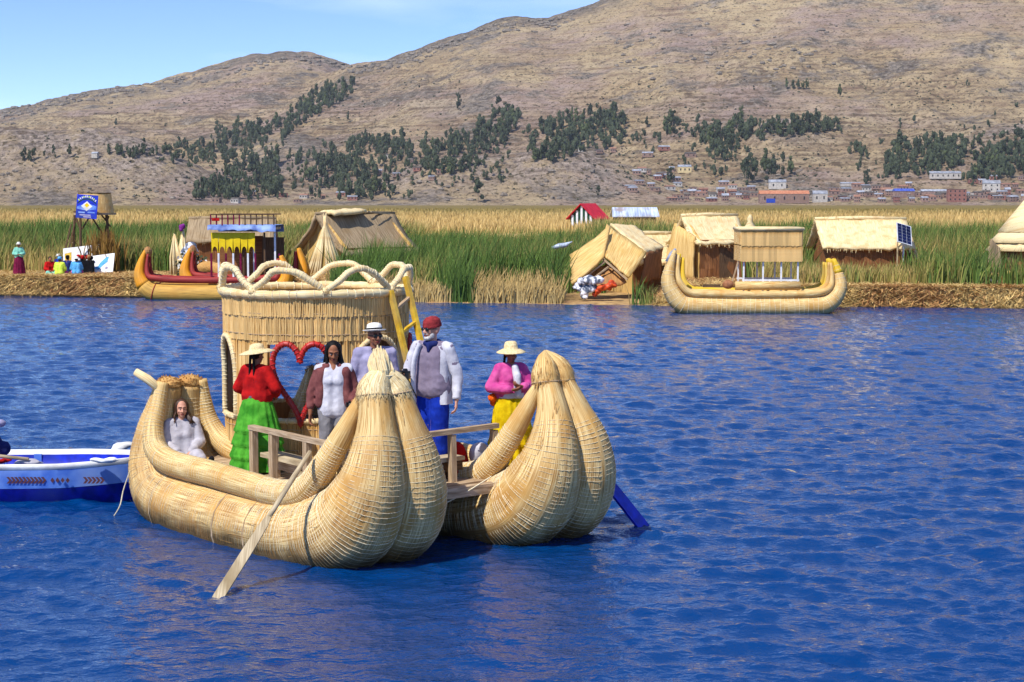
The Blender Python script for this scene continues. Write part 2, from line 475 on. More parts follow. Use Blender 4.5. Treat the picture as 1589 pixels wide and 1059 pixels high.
def ridge(t, pw):
    up = np.clip(t, 0, 1) ** pw
    return np.where(t <= 1, up, 1 - .35 * np.clip(t - 1, 0, 2) ** 1.2)
FOOT = [  # px, distance, height, half-width m, half-depth m
    (110, 1950, 56, 135, 100), (235, 1930, 30, 90, 90), (-60, 2000, 58, 150, 130), (890, 1940, 34, 85, 80), (760, 1930, 24, 100, 80), (660, 1925, 20, 70, 70),
    (1210, 2200, 22, 70, 70), (1560, 2100, 26, 90, 90)]
def hill_h(X, Y):
    X = np.asarray(X, float); Y = np.asarray(Y, float)
    wob = 60 * (fbm(X / 420, Y / 420, 3, 5) - .5)
    tl = (Y - Y0 + wob) / (YL - Y0); tr = (Y - Y0 + wob) / (YR_ - Y0)
    hl = HL(X) * ridge(tl, 1.55); hr = HR(X) * ridge(tr, 1.35)
    k = 14.0
    m = np.maximum(hl, hr)
    h = m + k * np.log(np.exp(np.clip((hl - m) / k, -30, 0)) + np.exp(np.clip((hr - m) / k, -30, 0)))
    h = h - k * .69 * np.exp(-np.abs(hl - hr) / 40) * np.clip(1 - np.minimum(tl, tr), 0, 1)
    for (p, yy, hh, wx, wy) in FOOT:
        xx = (p - PW / 2) / FPX * yy
        h = h + hh * np.exp(-((X - xx) / wx) ** 2 - ((Y - yy) / wy) ** 2)
    near = np.clip((Y - Y0) / 220, 0, 1)
    rg = np.abs(fbm(X / 260, Y / 420, 5, 21) - .5) * 2
    h = h + near * (30 * (fbm(X / 300, Y / 380, 6, 3) - .5) - 24 * (rg - .25) + 12 * (fbm(X / 40, Y / 50, 5, 9) - .5))
    rock = np.clip(fbm(X / 170, Y / 150, 4, 33) - .54, 0, 1) * 5
    h = h + near * np.clip(rock, 0, 1) * 12 * np.abs(fbm(X / 26, Y / 26, 4, 40) - .45)
    # cultivation terraces: treads and risers on the middle slopes
    tm = np.clip((fbm(X / 240, Y / 300, 3, 55) - .34) * 6, 0, 1) * np.clip((300 - h) / 80, 0, 1) * near
    global RISER
    st = 6.5
    q = h / st + .35 * (fbm(X / 70, Y / 70, 2, 61) - .5)
    fr = q - np.floor(q)
    h2 = (np.floor(q) + np.clip((fr - .62) / .38, 0, 1)) * st
    h = h * (1 - tm * .8) + h2 * tm * .8
    RISER = tm * ((fr > .60) & (fr < .99))
    return np.maximum(h, .3 + .0 * X) * np.clip((Y - Y0 + 40) / 40, 0, 1) + np.clip((Y - Y0 + 40) / 40, 0, 1) * .5

HG = {}
RISER = None
def build_hills():
    nc, nr = 640, 400
    ys = Y0 - 40 + (5200 - Y0 + 40) * np.linspace(0, 1, nr) ** 1.55
    us = np.linspace(-.46, .46, nc)
    Y, U = np.meshgrid(ys, us, indexing='ij')
    X = U * Y
    Z = hill_h(X, Y)
    HG['ys'], HG['us'], HG['Z'] = ys, us, Z
    V = np.stack([X, Y, Z], -1).reshape(-1, 3)
    i = np.arange((nr - 1) * nc).reshape(nr - 1, nc)[:, :-1].ravel()
    F = np.stack([i, i + 1, i + nc + 1, i + nc], -1)
    me = bpy.data.meshes.new('hills')
    me.from_pydata(V.tolist(), [], F.tolist())
    me.polygons.foreach_set('use_smooth', [True] * len(me.polygons))
    # where stone shows: terrace walls, the bare foothills and the broken crests
    rocky = np.zeros_like(Z)
    for (p, yy, hh, wx, wy) in FOOT:
        rocky += 1.1 * np.exp(-((X - (p - PW / 2) / FPX * yy) / (wx * .9)) ** 2 - ((Y - yy) / (wy * .9)) ** 2)
    el = Z / Y; top = np.maximum.accumulate(el, 0); crest = el.max(0)[None] - el
    rocky = np.clip(rocky, 0, 1)
    crestm = np.clip(np.exp(-(crest / .0075) ** 2) * (Y > 2600) * np.clip((fbm(X / 80, Y / 50, 4, 44) - .40) * 8, 0, 1), 0, 1)
    for nm, arr in (('rocky', rocky), ('riser', RISER), ('crest', crestm)):
        at = me.attributes.new(nm, 'FLOAT', 'POINT'); at.data.foreach_set('value', arr.astype(np.float32).ravel())
    m = bpy.data.materials.new('hillside'); m.use_nodes = True
    n, l = m.node_tree.nodes, m.node_tree.links
    b = n['Principled BSDF']; b.inputs['Roughness'].default_value = .95; b.inputs['Specular IOR Level'].default_value = .1
    geo = n.new('ShaderNodeNewGeometry')
    def noise(s, st=(1, 1, 1), d=6, r=.6):
        mp = n.new('ShaderNodeMapping'); mp.inputs['Scale'].default_value = st
        l.new(geo.outputs['Position'], mp.inputs['Vector'])
        t = n.new('ShaderNodeTexNoise'); t.inputs['Scale'].default_value = s; t.inputs['Detail'].default_value = d; t.inputs['Roughness'].default_value = r
        l.new(mp.outputs['Vector'], t.inputs['Vector'])
        return t.outputs['Fac']
    def ramp(fac, a, bb, c0=(0, 0, 0, 1), c1=(1, 1, 1, 1)):
        r = n.new('ShaderNodeValToRGB'); r.color_ramp.elements[0].position = a; r.color_ramp.elements[1].position = bb
        r.color_ramp.elements[0].color = c0; r.color_ramp.elements[1].color = c1
        l.new(fac, r.inputs['Fac']); return r.outputs['Color']
    def mix(f, a, bb):
        x = n.new('ShaderNodeMix'); x.data_type = 'RGBA'
        l.new(f, x.inputs[0])
        for s, v in ((6, a), (7, bb)):
            if isinstance(v, tuple): x.inputs[s].default_value = v
            else: l.new(v, x.inputs[s])
        return x.outputs[2]
    base = mix(ramp(noise(.006), .38, .62), lin('ab9472'), lin('bba682'))
    base = mix(ramp(noise(.0045, d=4), .48, .62), base, lin('a58f82'))
    base = mix(ramp(noise(.03, (1, 1, 2.2), d=8, r=.7), .5, .66), base, lin('866f59'))
    # narrow field strips that follow the contours
    base = mix(ramp(noise(.05, (.18, .10, 3.2), d=4), .54, .64, c1=(.35, .35, .35, 1)), base, lin('bfa478'))
    base = mix(ramp(noise(.06, (.16, .10, 3.6), d=5), .56, .66, c1=(.55, .55, .55, 1)), base, lin('6f5644'))
    # bare grey rock and pale scree
    base = mix(ramp(noise(.0075, d=8, r=.70), .53, .60), base, mix(ramp(noise(.10, d=7, r=.75), .40, .60), lin('4f4841'), lin('a09384')))
    base = mix(ramp(noise(.0038, (1, 1, 1.5), d=8, r=.6), .63, .70), base, lin('b3a086'))
    def att(nm):
        a = n.new('ShaderNodeAttribute'); a.attribute_name = nm; return a.outputs['Fac']
    def mul(f, g_):
        x = n.new('ShaderNodeMath'); x.operation = 'MULTIPLY'; l.new(f, x.inputs[0]); l.new(g_, x.inputs[1]); return x.outputs[0]
    stone = mix(ramp(noise(.14, d=7, r=.75), .38, .62), lin('5a5049'), lin('c0ad9c'))
    base = mix(mul(att('rocky'), ramp(noise(.03, d=6, r=.7), .36, .52)), base, stone)
    base = mix(mul(att('riser'), ramp(noise(.05, d=4), .36, .60, c1=(.9, .9, .9, 1))), base, lin('5f4c39'))
    base = mix(mul(att('crest'), ramp(noise(.06, d=6, r=.7), .34, .50)), base, mix(ramp(noise(.12, d=6, r=.7), .42, .60), lin('463f39'), lin('8c8072')))
    # dry scrub in specks
    base = mix(ramp(noise(.16, d=3, r=.5), .57, .66), base, lin('5e523c'))
    base = mix(ramp(noise(.32, d=3, r=.5), .58, .70), base, lin('524a36'))
    l.new(base, b.inputs['Base Color'])
    bp = n.new('ShaderNodeBump'); bp.inputs['Strength'].default_value = 1.0; bp.inputs['Distance'].default_value = 9.0
    l.new(noise(.07, d=9, r=.72), bp.inputs['Height']); l.new(bp.outputs['Normal'], b.inputs['Normal'])
    me.materials.append(m)
    link('hills', me, kind='structure')
build_hills()

def on_hill(px, py):
    """where the sight line through a place in the photograph meets the hillside"""
    d = ray(px, py)
    ys, us, Z = HG['ys'], HG['us'], HG['Z']
    f = (d.x / d.y - us[0]) / (us[1] - us[0]); c = int(np.clip(f, 0, len(us) - 2)); f -= c
    h = Z[:, c] * (1 - f) + Z[:, c + 1] * f
    z = CAM_H + d.z / d.y * ys
    hit = (h > z) & (ys < 4200)
    if not hit.any(): return None
    k = max(int(np.argmax(hit)), 1)
    g0, g1 = h[k - 1] - z[k - 1], h[k] - z[k]
    w = -g0 / (g1 - g0 + 1e-9)
    y = ys[k - 1] + (ys[k] - ys[k - 1]) * w
    return Vector((d.x / d.y * y, y, h[k - 1] + (h[k] - h[k - 1]) * w))

# ---------------------------------------------------------------- lake
def build_water():
    nr, nc = 620, 470
    ys = 9.5 * (68.0 / 9.5) ** np.linspace(0, 1, nr)
    us = np.linspace(-.37, .37, nc)
    Y, U = np.meshgrid(ys, us, indexing='ij')
    X = U * (Y + 4)
    g = np.random.default_rng(5)
    Z = np.zeros_like(X)
    stepY = np.gradient(ys)[:, None]; 
    for i in range(72):
        lam = .12 * (9.5 ** g.uniform(0, 1))
        th = g.normal(.05, .60)
        k = 2 * math.pi / lam
        kx, ky = k * math.sin(th), k * math.cos(th)
        slope = .037 * (lam / .5) ** -.20
        amp = slope / k
        fade = np.clip((lam / np.abs(ky / k + .05) / stepY - 2.0) / 3.0, 0, 1) if abs(ky) > 1e-6 else 1
        patch = .5 + vnoise(X / (3 + lam * 3) + i * 3.1, Y / (5 + lam * 4), 70 + i)
        ph = g.uniform(0, 6.28)
        s = np.sin(kx * X + ky * Y + ph)
        Z += amp * fade * patch * (s + .25 * np.sin(2 * (kx * X + ky * Y + ph)))
    lee = 1 - .50 * np.exp(-(np.maximum(np.abs(X + 1.4) - 1.5, 0) / 1.6) ** 2 - (np.maximum(np.abs(Y - 16.0) - 2, 0) / 2.0) ** 2)
    Z *= lee
    # calmer lee beside the moored craft, rings where the oars dip
    for (cx, cy, a, r) in ((-2.95, 16.4, .03, .9), (1.62, 19.5, .03, .7)):
        d = np.hypot(X - cx, (Y - cy))
        Z += .35 * a * np.exp(-(d / (r * .5)) ** 2) * np.sin(d * 24)
        Z += .022 * np.exp(-(d / (r * .55)) ** 2) * (vnoise(X * 22, Y * 22, 3) - .5) * 2
    V = np.stack([X, Y, Z], -1).reshape(-1, 3)
    i = np.arange((nr - 1) * nc).reshape(nr - 1, nc)[:, :-1].ravel()
    F = np.stack([i, i + nc, i + nc + 1, i + 1], -1)
    F = np.flip(F, 1)
    me = bpy.data.meshes.new('lake_water')
    nv = len(V)
    # outer sheet round the rippled part, out to the hills and behind the camera
    e = [(-400, -60, -.02), (400, -60, -.02), (400, 1800, -.02), (-400, 1800, -.02)]
    me.from_pydata(V.tolist() + [(-600, -80, -.06), (600, -80, -.06), (600, 1800, -.06), (-600, 1800, -.06)], [], F.tolist() + [(nv, nv + 1, nv + 2, nv + 3)])
    me.polygons.foreach_set('use_smooth', [True] * len(me.polygons))
    m = bpy.data.materials.new('lake'); m.use_nodes = True
    n, l = m.node_tree.nodes, m.node_tree.links
    b = n['Principled BSDF']
    b.inputs['Base Color'].default_value = (.0, .035, .150, 1)
    b.inputs['Roughness'].default_value = .045
    b.inputs['IOR'].default_value = 1.40
    b.inputs['Specular IOR Level'].default_value = .5
    geo = n.new('ShaderNodeNewGeometry')
    hs = None
    for sc, st, dist in ((1.7, (1, 1.4, 1), .020), (5.0, (1, 1.5, 1), .026), (12.0, (1, 1.4, 1), .015)):
        mp = n.new('ShaderNodeMapping'); mp.inputs['Scale'].default_value = st
        l.new(geo.outputs['Position'], mp.inputs['Vector'])
        t = n.new('ShaderNodeTexNoise'); t.inputs['Scale'].default_value = sc; t.inputs['Detail'].default_value = 3; t.inputs['Roughness'].default_value = .55
        l.new(mp.outputs['Vector'], t.inputs['Vector'])
        bp = n.new('ShaderNodeBump'); bp.inputs['Strength'].default_value = 1.0; bp.inputs['Distance'].default_value = dist
        l.new(t.outputs['Fac'], bp.inputs['Height'])
        if hs is not None: l.new(hs, bp.inputs['Normal'])
        hs = bp.outputs['Normal']
    l.new(hs, b.inputs['Normal'])
    me.materials.append(m)
    link('lake_water', me, kind='structure')
build_water()

# ---------------------------------------------------------------- shore: cut-reed islands, standing reeds, the plain of reeds behind
EDGE = [(-200, 71), (-22, 71.5), (-12, 69.5), (-7, 66.5), (-4, 65.2), (0, 64.6), (4, 63.4), (6.5, 63), (12, 62.6), (18, 61.8), (30, 61), (200, 60)]
EX, EY = np.array(EDGE, float).T
def edge(X): return np.interp(X, EX, EY) + .5 * (fbm(np.asarray(X) / 2.2, np.zeros_like(X) + 3, 3, 2) - .5)
def isl(X):   # 1 on the built islands, 0 where reeds stand straight in the water
    X = np.asarray(X, float)
    return np.clip((-6.8 - X) / .8, 0, 1) + np.clip((X - 5.6) / 1.2, 0, 1)
def shore_h(X, Y):
    d = Y - edge(X)
    top = .62 * isl(X) + .14
    return top * np.clip(d / .55 + .25, -.5, 1) - .1 + .06 * (fbm(X * 1.7, Y * 1.7, 3, 12) - .5)
def build_shore():
    xs = np.concatenate([np.linspace(-120, -28, 24)[:-1], np.linspace(-28, 28, 420), np.linspace(28, 120, 24)[1:]])
    ds = np.concatenate([np.linspace(-.6, 1.2, 14), np.linspace(1.5, 10, 18), np.linspace(12, 100, 16)])
    D, X = np.meshgrid(ds, xs, indexing='ij')
    Y = edge(X) + D
    Z = shore_h(X, Y)
    nr, nc = X.shape
    V = np.stack([X, Y, Z], -1).reshape(-1, 3)
    i = np.arange((nr - 1) * nc).reshape(nr - 1, nc)[:, :-1].ravel()
    F = np.stack([i, i + 1, i + nc + 1, i + nc], -1)
    me = bpy.data.meshes.new('reed_island_ground'); me.from_pydata(V.tolist(), [], F.tolist())
    me.materials.append(mat('island_straw', '8e6e46', 'c4a26a', '96704c', scale=3, stretch=(1, 1, 1), rough=.95, bump=.8, bdist=.1, c3scale=.5))
    link('reed_island_ground', me, kind='structure')
    # the great plain of reeds reaching to the hills
    ys = 120 * (1800 / 120) ** np.linspace(0, 1, 60); us = np.linspace(-.6, .6, 120)
    Y, U = np.meshgrid(ys, us, indexing='ij'); X = U * Y
    Z = 1.15 + .5 * (fbm(X / 9, Y / 14, 4, 8) - .5)
    nr, nc = X.shape
    V = np.stack([X, Y, Z], -1).reshape(-1, 3)
    i = np.arange((nr - 1) * nc).reshape(nr - 1, nc)[:, :-1].ravel()
    F = np.stack([i, i + 1, i + nc + 1, i + nc], -1)
    me = bpy.data.meshes.new('reed_plain'); me.from_pydata(V.tolist(), [], F.tolist())
    m = bpy.data.materials.new('reed_plain'); m.use_nodes = True
    n, l = m.node_tree.nodes, m.node_tree.links
    b = n['Principled BSDF']; b.inputs['Roughness'].default_value = .9; b.inputs['Specular IOR Level'].default_value = .1
    geo = n.new('ShaderNodeNewGeometry')
    sx = n.new('ShaderNodeSeparateXYZ'); l.new(geo.outputs['Position'], sx.inputs[0])
    nz = n.new('ShaderNodeTexNoise'); nz.inputs['Scale'].default_value = .012; nz.inputs['Detail'].default_value = 5
    mp = n.new('ShaderNodeMapping'); mp.inputs['Scale'].default_value = (1, .35, 1); l.new(geo.outputs['Position'], mp.inputs['Vector']); l.new(mp.outputs[0], nz.inputs['Vector'])
    ad = n.new('ShaderNodeMath'); ad.operation = 'MULTIPLY_ADD'; ad.inputs[1].default_value = 420; l.new(nz.outputs['Fac'], ad.inputs[0]); l.new(sx.outputs['Y'], ad.inputs[2])
    mr = n.new('ShaderNodeMapRange'); mr.inputs[1].default_value = 150; mr.inputs[2].default_value = 1400; l.new(ad.outputs[0], mr.inputs[0])
    rp = n.new('ShaderNodeValToRGB')
    for p, c in ((0.0, 'b79a5e'), (.20, 'c0a266'), (.34, '94804a'), (.45, '7a6a38'), (1, '7c6c3c')):
        e = rp.color_ramp.elements.new(p) if p not in (0.0, 1) else rp.color_ramp.elements[0 if p == 0 else -1]
        e.position = p; e.color = lin(c)
    l.new(mr.outputs[0], rp.inputs['Fac'])
    nz2 = n.new('ShaderNodeTexNoise'); nz2.inputs['Scale'].default_value = .5; nz2.inputs['Detail'].default_value = 6
    l.new(mp.outputs[0], nz2.inputs['Vector'])
    mr2 = n.new('ShaderNodeMapRange'); mr2.inputs[3].default_value = .7; mr2.inputs[4].default_value = 1.25; l.new(nz2.outputs['Fac'], mr2.inputs[0])
    hs = n.new('ShaderNodeHueSaturation'); l.new(rp.outputs['Color'], hs.inputs['Color']); l.new(mr2.outputs[0], hs.inputs['Value'])
    l.new(hs.outputs['Color'], b.inputs['Base Color'])
    me.materials.append(m)
    link('reed_plain', me, kind='structure')
build_shore()

def blades(name, P, H, W, lean, tint, label, bend=.35, group=None, droop=0.0):
    """many tapered blades in one mesh: base points P, heights H, widths W, lean vectors, colours"""
    n = len(P)
    ang = nrng.uniform(-.9, .9, n)
    wx = np.stack([np.cos(ang), np.sin(ang), np.zeros(n)], -1) * (W[:, None] / 2)
    mid = P + np.stack([lean[:, 0] * bend, lean[:, 1] * bend, H * .55], -1)
    tip = P + np.stack([lean[:, 0], lean[:, 1], H * (1 - droop)], -1)
    V = np.stack([P - wx, P + wx, mid + wx * .8, mid - wx * .8, tip], 1).reshape(-1, 3)
    o = np.arange(n)[:, None] * 5
    loops = np.concatenate([o + [0, 1, 2, 3], o + [3, 2, 4]], 1).ravel()
    ls = (np.arange(n)[:, None] * 7 + [0, 4]).ravel()
    me = bpy.data.meshes.new(name)
    me.vertices.add(n * 5); me.vertices.foreach_set('co', V.ravel())
    me.loops.add(len(loops)); me.loops.foreach_set('vertex_index', loops.astype(np.int32))
    me.polygons.add(n * 2); me.polygons.foreach_set('loop_start', ls.astype(np.int32))
    me.update(calc_edges=True)
    ca = me.color_attributes.new('tint', 'FLOAT_COLOR', 'POINT')
    c = np.ones((n, 5, 4), np.float32); c[:, :, :3] = tint[:, None]
    ca.data.foreach_set('color', c.ravel())
    me.materials.append(MATS['reed_stand'])
    me.validate()
    o = link(name, me, kind='stuff')
    tag(o, label, 'reeds', group)
    return o

GREEN, DGREEN, OLIVE, TAN, GOLD, RUST = [np.array(lin(c)[:3]) for c in ('647f34', '3c5426', '82803c', 'b89a60', 'cbaf72', 'a4744a')]
HUTZONES = []     # (x0, x1, y0, y1) kept clear of standing reeds, filled by the island builders
def keep(X, Y):
    k = np.ones(len(X), bool)
    for (x0, x1, y0, y1) in HUTZONES:
        k &= ~((X > x0) & (X < x1) & (Y > y0) & (Y < y1))
    return k
def mixc(a, b, t): return a[None] * (1 - t[:, None]) + b[None] * t[:, None]

def build_reeds():
    g = nrng
    # standing green reeds, denser in front
    n = 118000
    d = g.uniform(0, 1, n) ** 1.7 * 95
    X = g.uniform(-.36, .36, n) * (64 + d) * 1.05
    Y = edge(X) + .25 + d
    I = isl(X)
    # the built islands are open in front
    clear = (I > .5) & (d < np.where(X < 0, 4.3, 2.0) + 1.6 * (fbm(X / 3, Y / 3, 2, 4) - .5))
    k = keep(X, Y) & ~clear
    X, Y, d, I = X[k], Y[k], d[k], I[k]
    pn = np.clip(.5 + 1.35 * (fbm(X / 3.6, Y / 6, 4, 31) - .5), 0, 1)
    H = (.95 + 1.55 * pn + .35 * g.normal(size=len(X)) * .6) * np.clip(.55 + d / 6, .55, 1.0)
    H = H * np.where(d > 40, .85, 1) * np.where((X > 5) & (d < 10), .72, 1) * np.where((X > 10.8) & (X < 16) & (d < 9), .70, 1) * np.where((X < -6) & (d < 12), .8, 1)
    green = np.clip((pn - .30) * 3.6 + .25 * g.normal(size=len(X)), 0, 1)
    far = np.clip((d - 64) / 28 + .25 * g.normal(size=len(X)), 0, 1)
    c = mixc(DGREEN, GREEN, g.uniform(0, 1, len(X)))
    dry = mixc(OLIVE, TAN, g.uniform(0, 1, len(X)))
    c = c * green[:, None] + dry * (1 - green)[:, None]
    c = c * (1 - far)[:, None] + mixc(TAN, GOLD, g.uniform(0, 1, len(X))) * far[:, None]
    # a fringe of dry yellow grass along the water
    fr = (d < 2.6) & (I < .5) & (fbm(X / 1.6, Y / 3, 2, 91) > .46 - .1 * (np.abs(X - 1.5) < 3))
    c[fr] = mixc(TAN, GOLD, g.uniform(0, 1, fr.sum())) * .95
    H[fr] *= .62
    c *= g.uniform(.75, 1.2, len(X))[:, None]
    P = np.stack([X, Y, np.maximum(shore_h(X, Y), -.02) - .03], -1)
    lean = np.stack([g.normal(.10, .28, len(X)), g.normal(0, .22, len(X))], -1) * H[:, None] * .8
    W = g.uniform(.028, .06, len(X)) * (1 + d / 80)
    blades('standing_reeds', P, H, W, lean, c, 'tall green standing reeds behind the straw islands')
    # the pale dry reeds beyond
    n = 42000
    Y = 150 * (620 / 150) ** (g.uniform(0, 1, n) ** 1.25)
    X = g.uniform(-.36, .36, n) * Y
    H = g.uniform(.7, 1.25, n)
    P = np.stack([X, Y, np.full(n, 1.0)], -1)
    t = np.clip((Y - 330) / 240 + .3 * g.normal(size=n) + .9 * (fbm(X / 40, Y / 90, 3, 66) - .5), 0, 1)
    c = mixc(TAN, GOLD, g.uniform(0, 1, n)); c = c * (1 - t)[:, None] + np.array(lin('8a7a42')[:3])[None] * t[:, None]
    c *= g.uniform(.82, 1.15, n)[:, None]
    lean = g.normal(0, .22, (n, 2))
    blades('dry_reeds', P, H, .05 + Y / 2200, lean, c, 'pale golden band of dry reeds across the plain')
    # loose cut straw on the islands and their frayed edges
    n = 62000
    X = np.where(g.uniform(0, 1, n) < .5, g.uniform(-24, -6.4, n), g.uniform(5.4, 24, n))
    d = np.where(g.uniform(0, 1, n) < .66, g.uniform(-.30, .7, n), g.uniform(.5, 6.5, n))
    Y = edge(X) + d
    Z = shore_h(X, Y)
    k = Z > -.05
    X, Y, Z, d = X[k], Y[k], Z[k], d[k]
    n = len(X)
    fringe = d < .75
    L = g.uniform(.25, .75, n)
    H = np.where(fringe, g.uniform(-.55, .12, n), g.uniform(.01, .12, n))
    lean = np.stack([g.normal(0, .8, n), np.where(fringe, -np.abs(g.normal(.35, .3, n)), g.normal(0, .8, n))], -1) * L[:, None]
    c = mixc(TAN, GOLD, g.uniform(0, 1, n))
    rs = fbm(X / 1.5, Y / 1.5 + 9, 3, 15) + .12 * g.normal(size=n) > .56
    c[rs] = mixc(RUST, TAN, g.uniform(0, .6, rs.sum()))
    c *= np.where(fringe, g.uniform(.5, 1.6, n), g.uniform(.75, 1.35, n))[:, None]
    P = np.stack([X, Y, Z + .04], -1)
    H = np.maximum(H, -.9 * (Z + .05))
    blades('cut_straw', P, H, g.uniform(.025, .06, n), lean, c, 'cut straw lying on the islands and fraying over the water', bend=.5)
# ---------------------------------------------------------------- trees on the hillside
mat('leaf_dark', '2e3626', '525a42', '3c4430', scale=.35, rough=.8, spec=.15, rand=.25)
mat('leaf_olive', '3c4528', '66704a', '48502f', scale=.35, rough=.8, spec=.15, rand=.3)
mat('bark', '7a6a58', '9a8a76', scale=2, rough=.9)
def make_tree_mesh(seed, slim):
    g = np.random.default_rng(seed)
    mb = MB()
    for c in range(12):
        t = g.uniform(.16 + .16 * (seed % 2), .98)
        r = .30 * (1 - abs(t - .5) * 1.15) * (slim if slim < 1 else 1) + .05
        a = g.uniform(0, 6.28); d = g.uniform(0, r)
        cx, cy, cz = math.cos(a) * d, math.sin(a) * d, t
        s = g.uniform(.06, .16) * (.7 if t > .8 else 1)
        mb.ell((cx, cy, cz), (s * .82, s * .82, s * 1.0), 7, 5, rough=.16)
        for k in range(22):
            v = g.normal(size=3); v /= np.linalg.norm(v)
            p = np.array([cx, cy, cz]) + v * s * g.uniform(.5, 1.15) * np.array([1, 1, 1.2])
            u = g.normal(size=3); u /= np.linalg.norm(u); w = np.cross(u, v + .3 * g.normal(size=3)); w /= np.linalg.norm(w) + 1e-6
            q = g.uniform(.035, .065)
            mb.add([p - u * q, p + w * q * .8, p + u * q, p - w * q * .8], [(0, 1, 2, 3)])
    crown = mb.mesh('crown', MATS['leaf_dark' if seed % 3 else 'leaf_olive'])
    tb = MB()
    tb.tube([(0, 0, -.06), (.01, 0, .3), (.0, .01, .8)], [.022, .016, .005], 6)
    for k in range(4):
        a = k * 1.7; z = .3 + .12 * k
        tb.tube([(0, 0, z), (.10 * math.cos(a), .10 * math.sin(a), z + .12), (.17 * math.cos(a), .17 * math.sin(a), z + .25)], [.010, .006, .002], 5)
    return crown, tb.mesh('trunk', MATS['bark'])
TREES = [make_tree_mesh(100 + i, s) for i, s in enumerate((1, .8, 1, .65, .9, .55, 1))]

GROVES = [  # name of the grove, polygon in the photograph, how many, tree heights in photograph pixels
    ('in the diagonal grove climbing the left hillside', [(455, 168), (505, 140), (552, 130), (545, 150), (470, 195), (440, 205)], 26, (13, 21)),
    ('in the middle of the long diagonal wood', [(335, 205), (440, 190), (455, 208), (430, 225), (340, 235)], 22, (14, 20)),
    ('at the low left end of the diagonal wood', [(175, 235), (330, 225), (400, 240), (380, 258), (300, 255), (190, 248)], 22, (12, 18)),
    ('in the dense wood above the far shore', [(300, 300), (360, 265), (430, 250), (440, 310), (365, 313), (300, 312)], 24, (18, 30)),
    ('in the shore wood left of the centre hut', [(470, 280), (510, 255), (560, 255), (600, 285), (605, 312), (560, 315), (500, 295)], 24, (17, 30)),
    ('on the terrace edge above the shore wood', [(515, 235), (560, 218), (625, 225), (640, 248), (560, 245)], 18, (13, 19)),
    ('in the grove at the middle of the slope', [(652, 240), (700, 215), (745, 215), (745, 262), (690, 275), (665, 270)], 22, (14, 22)),
    ('in the small clump high on the middle slope', [(735, 205), (765, 180), (808, 182), (800, 215), (760, 235), (750, 245)], 15, (17, 27)),
    ('in the big dark wood below the peak', [(815, 225), (860, 190), (960, 180), (972, 200), (965, 230), (900, 245), (830, 262)], 34, (17, 26)),
    ('in the row right of the big dark wood', [(985, 195), (1050, 190), (1055, 215), (1010, 225)], 8, (15, 26)),
    ('in the pair of groves below the right slope', [(1075, 215), (1100, 200), (1170, 195), (1165, 215), (1130, 250), (1115, 255)], 15, (16, 30)),
    ('in the line of trees on the right slope', [(1178, 208), (1240, 190), (1295, 196), (1298, 210), (1200, 213)], 13, (13, 28)),
    ('standing tall behind the village', [(1150, 288), (1160, 270), (1205, 265), (1232, 270), (1228, 290)], 8, (26, 40)),
    ('in the wood above the right end of the village', [(1360, 270), (1395, 225), (1440, 225), (1500, 232), (1495, 262), (1400, 285)], 24, (16, 30)),
    ('at the far right above the village', [(1500, 285), (1530, 245), (1589, 230), (1600, 270), (1560, 285)], 15, (18, 34)),
    ('at the left end of the far ridge foot', [(0, 252), (60, 245), (120, 246), (115, 250), (0, 256)], 8, (11, 22)),
    ('in the tiny row high on the right slope', [(1216, 138), (1252, 138), (1252, 140), (1216, 140)], 7, (12, 16)),
]
def inside(p, poly):
    x, y = p; c = False
    for i in range(len(poly)):
        x1, y1 = poly[i]; x2, y2 = poly[i - 1]
        if (y1 > y) != (y2 > y) and x < (x2 - x1) * (y - y1) / (y2 - y1) + x1: c = not c
    return c
def place_tree(px, py, hpx, label, group, hr=(0, 1)):
    p = on_hill(px, py)
    if p is None: return
    h = hpx * 1.1 * p.y / FPX
    ti = rng.randrange(len(TREES)); cr, tr = TREES[ti]
    w = h * rng.uniform(.55, .95)
    if '%' in label:                                       # what sets it apart within its grove: height, girth, leaf colour
        f = (hpx - hr[0]) / (hr[1] - hr[0])
        label = label.replace('%', ('short' if f < .33 else 'tall' if f > .67 else 'middling') + (' slim' if w / h < .72 else ' broad') + (' olive' if (100 + ti) % 3 == 0 else ' dark'))
    o = thing('eucalyptus_tree', label, 'tree', p, rng.uniform(0, 6.28), group)
    o.scale = (w, w, h)
    link('crown', cr, o); link('trunk', tr, o)
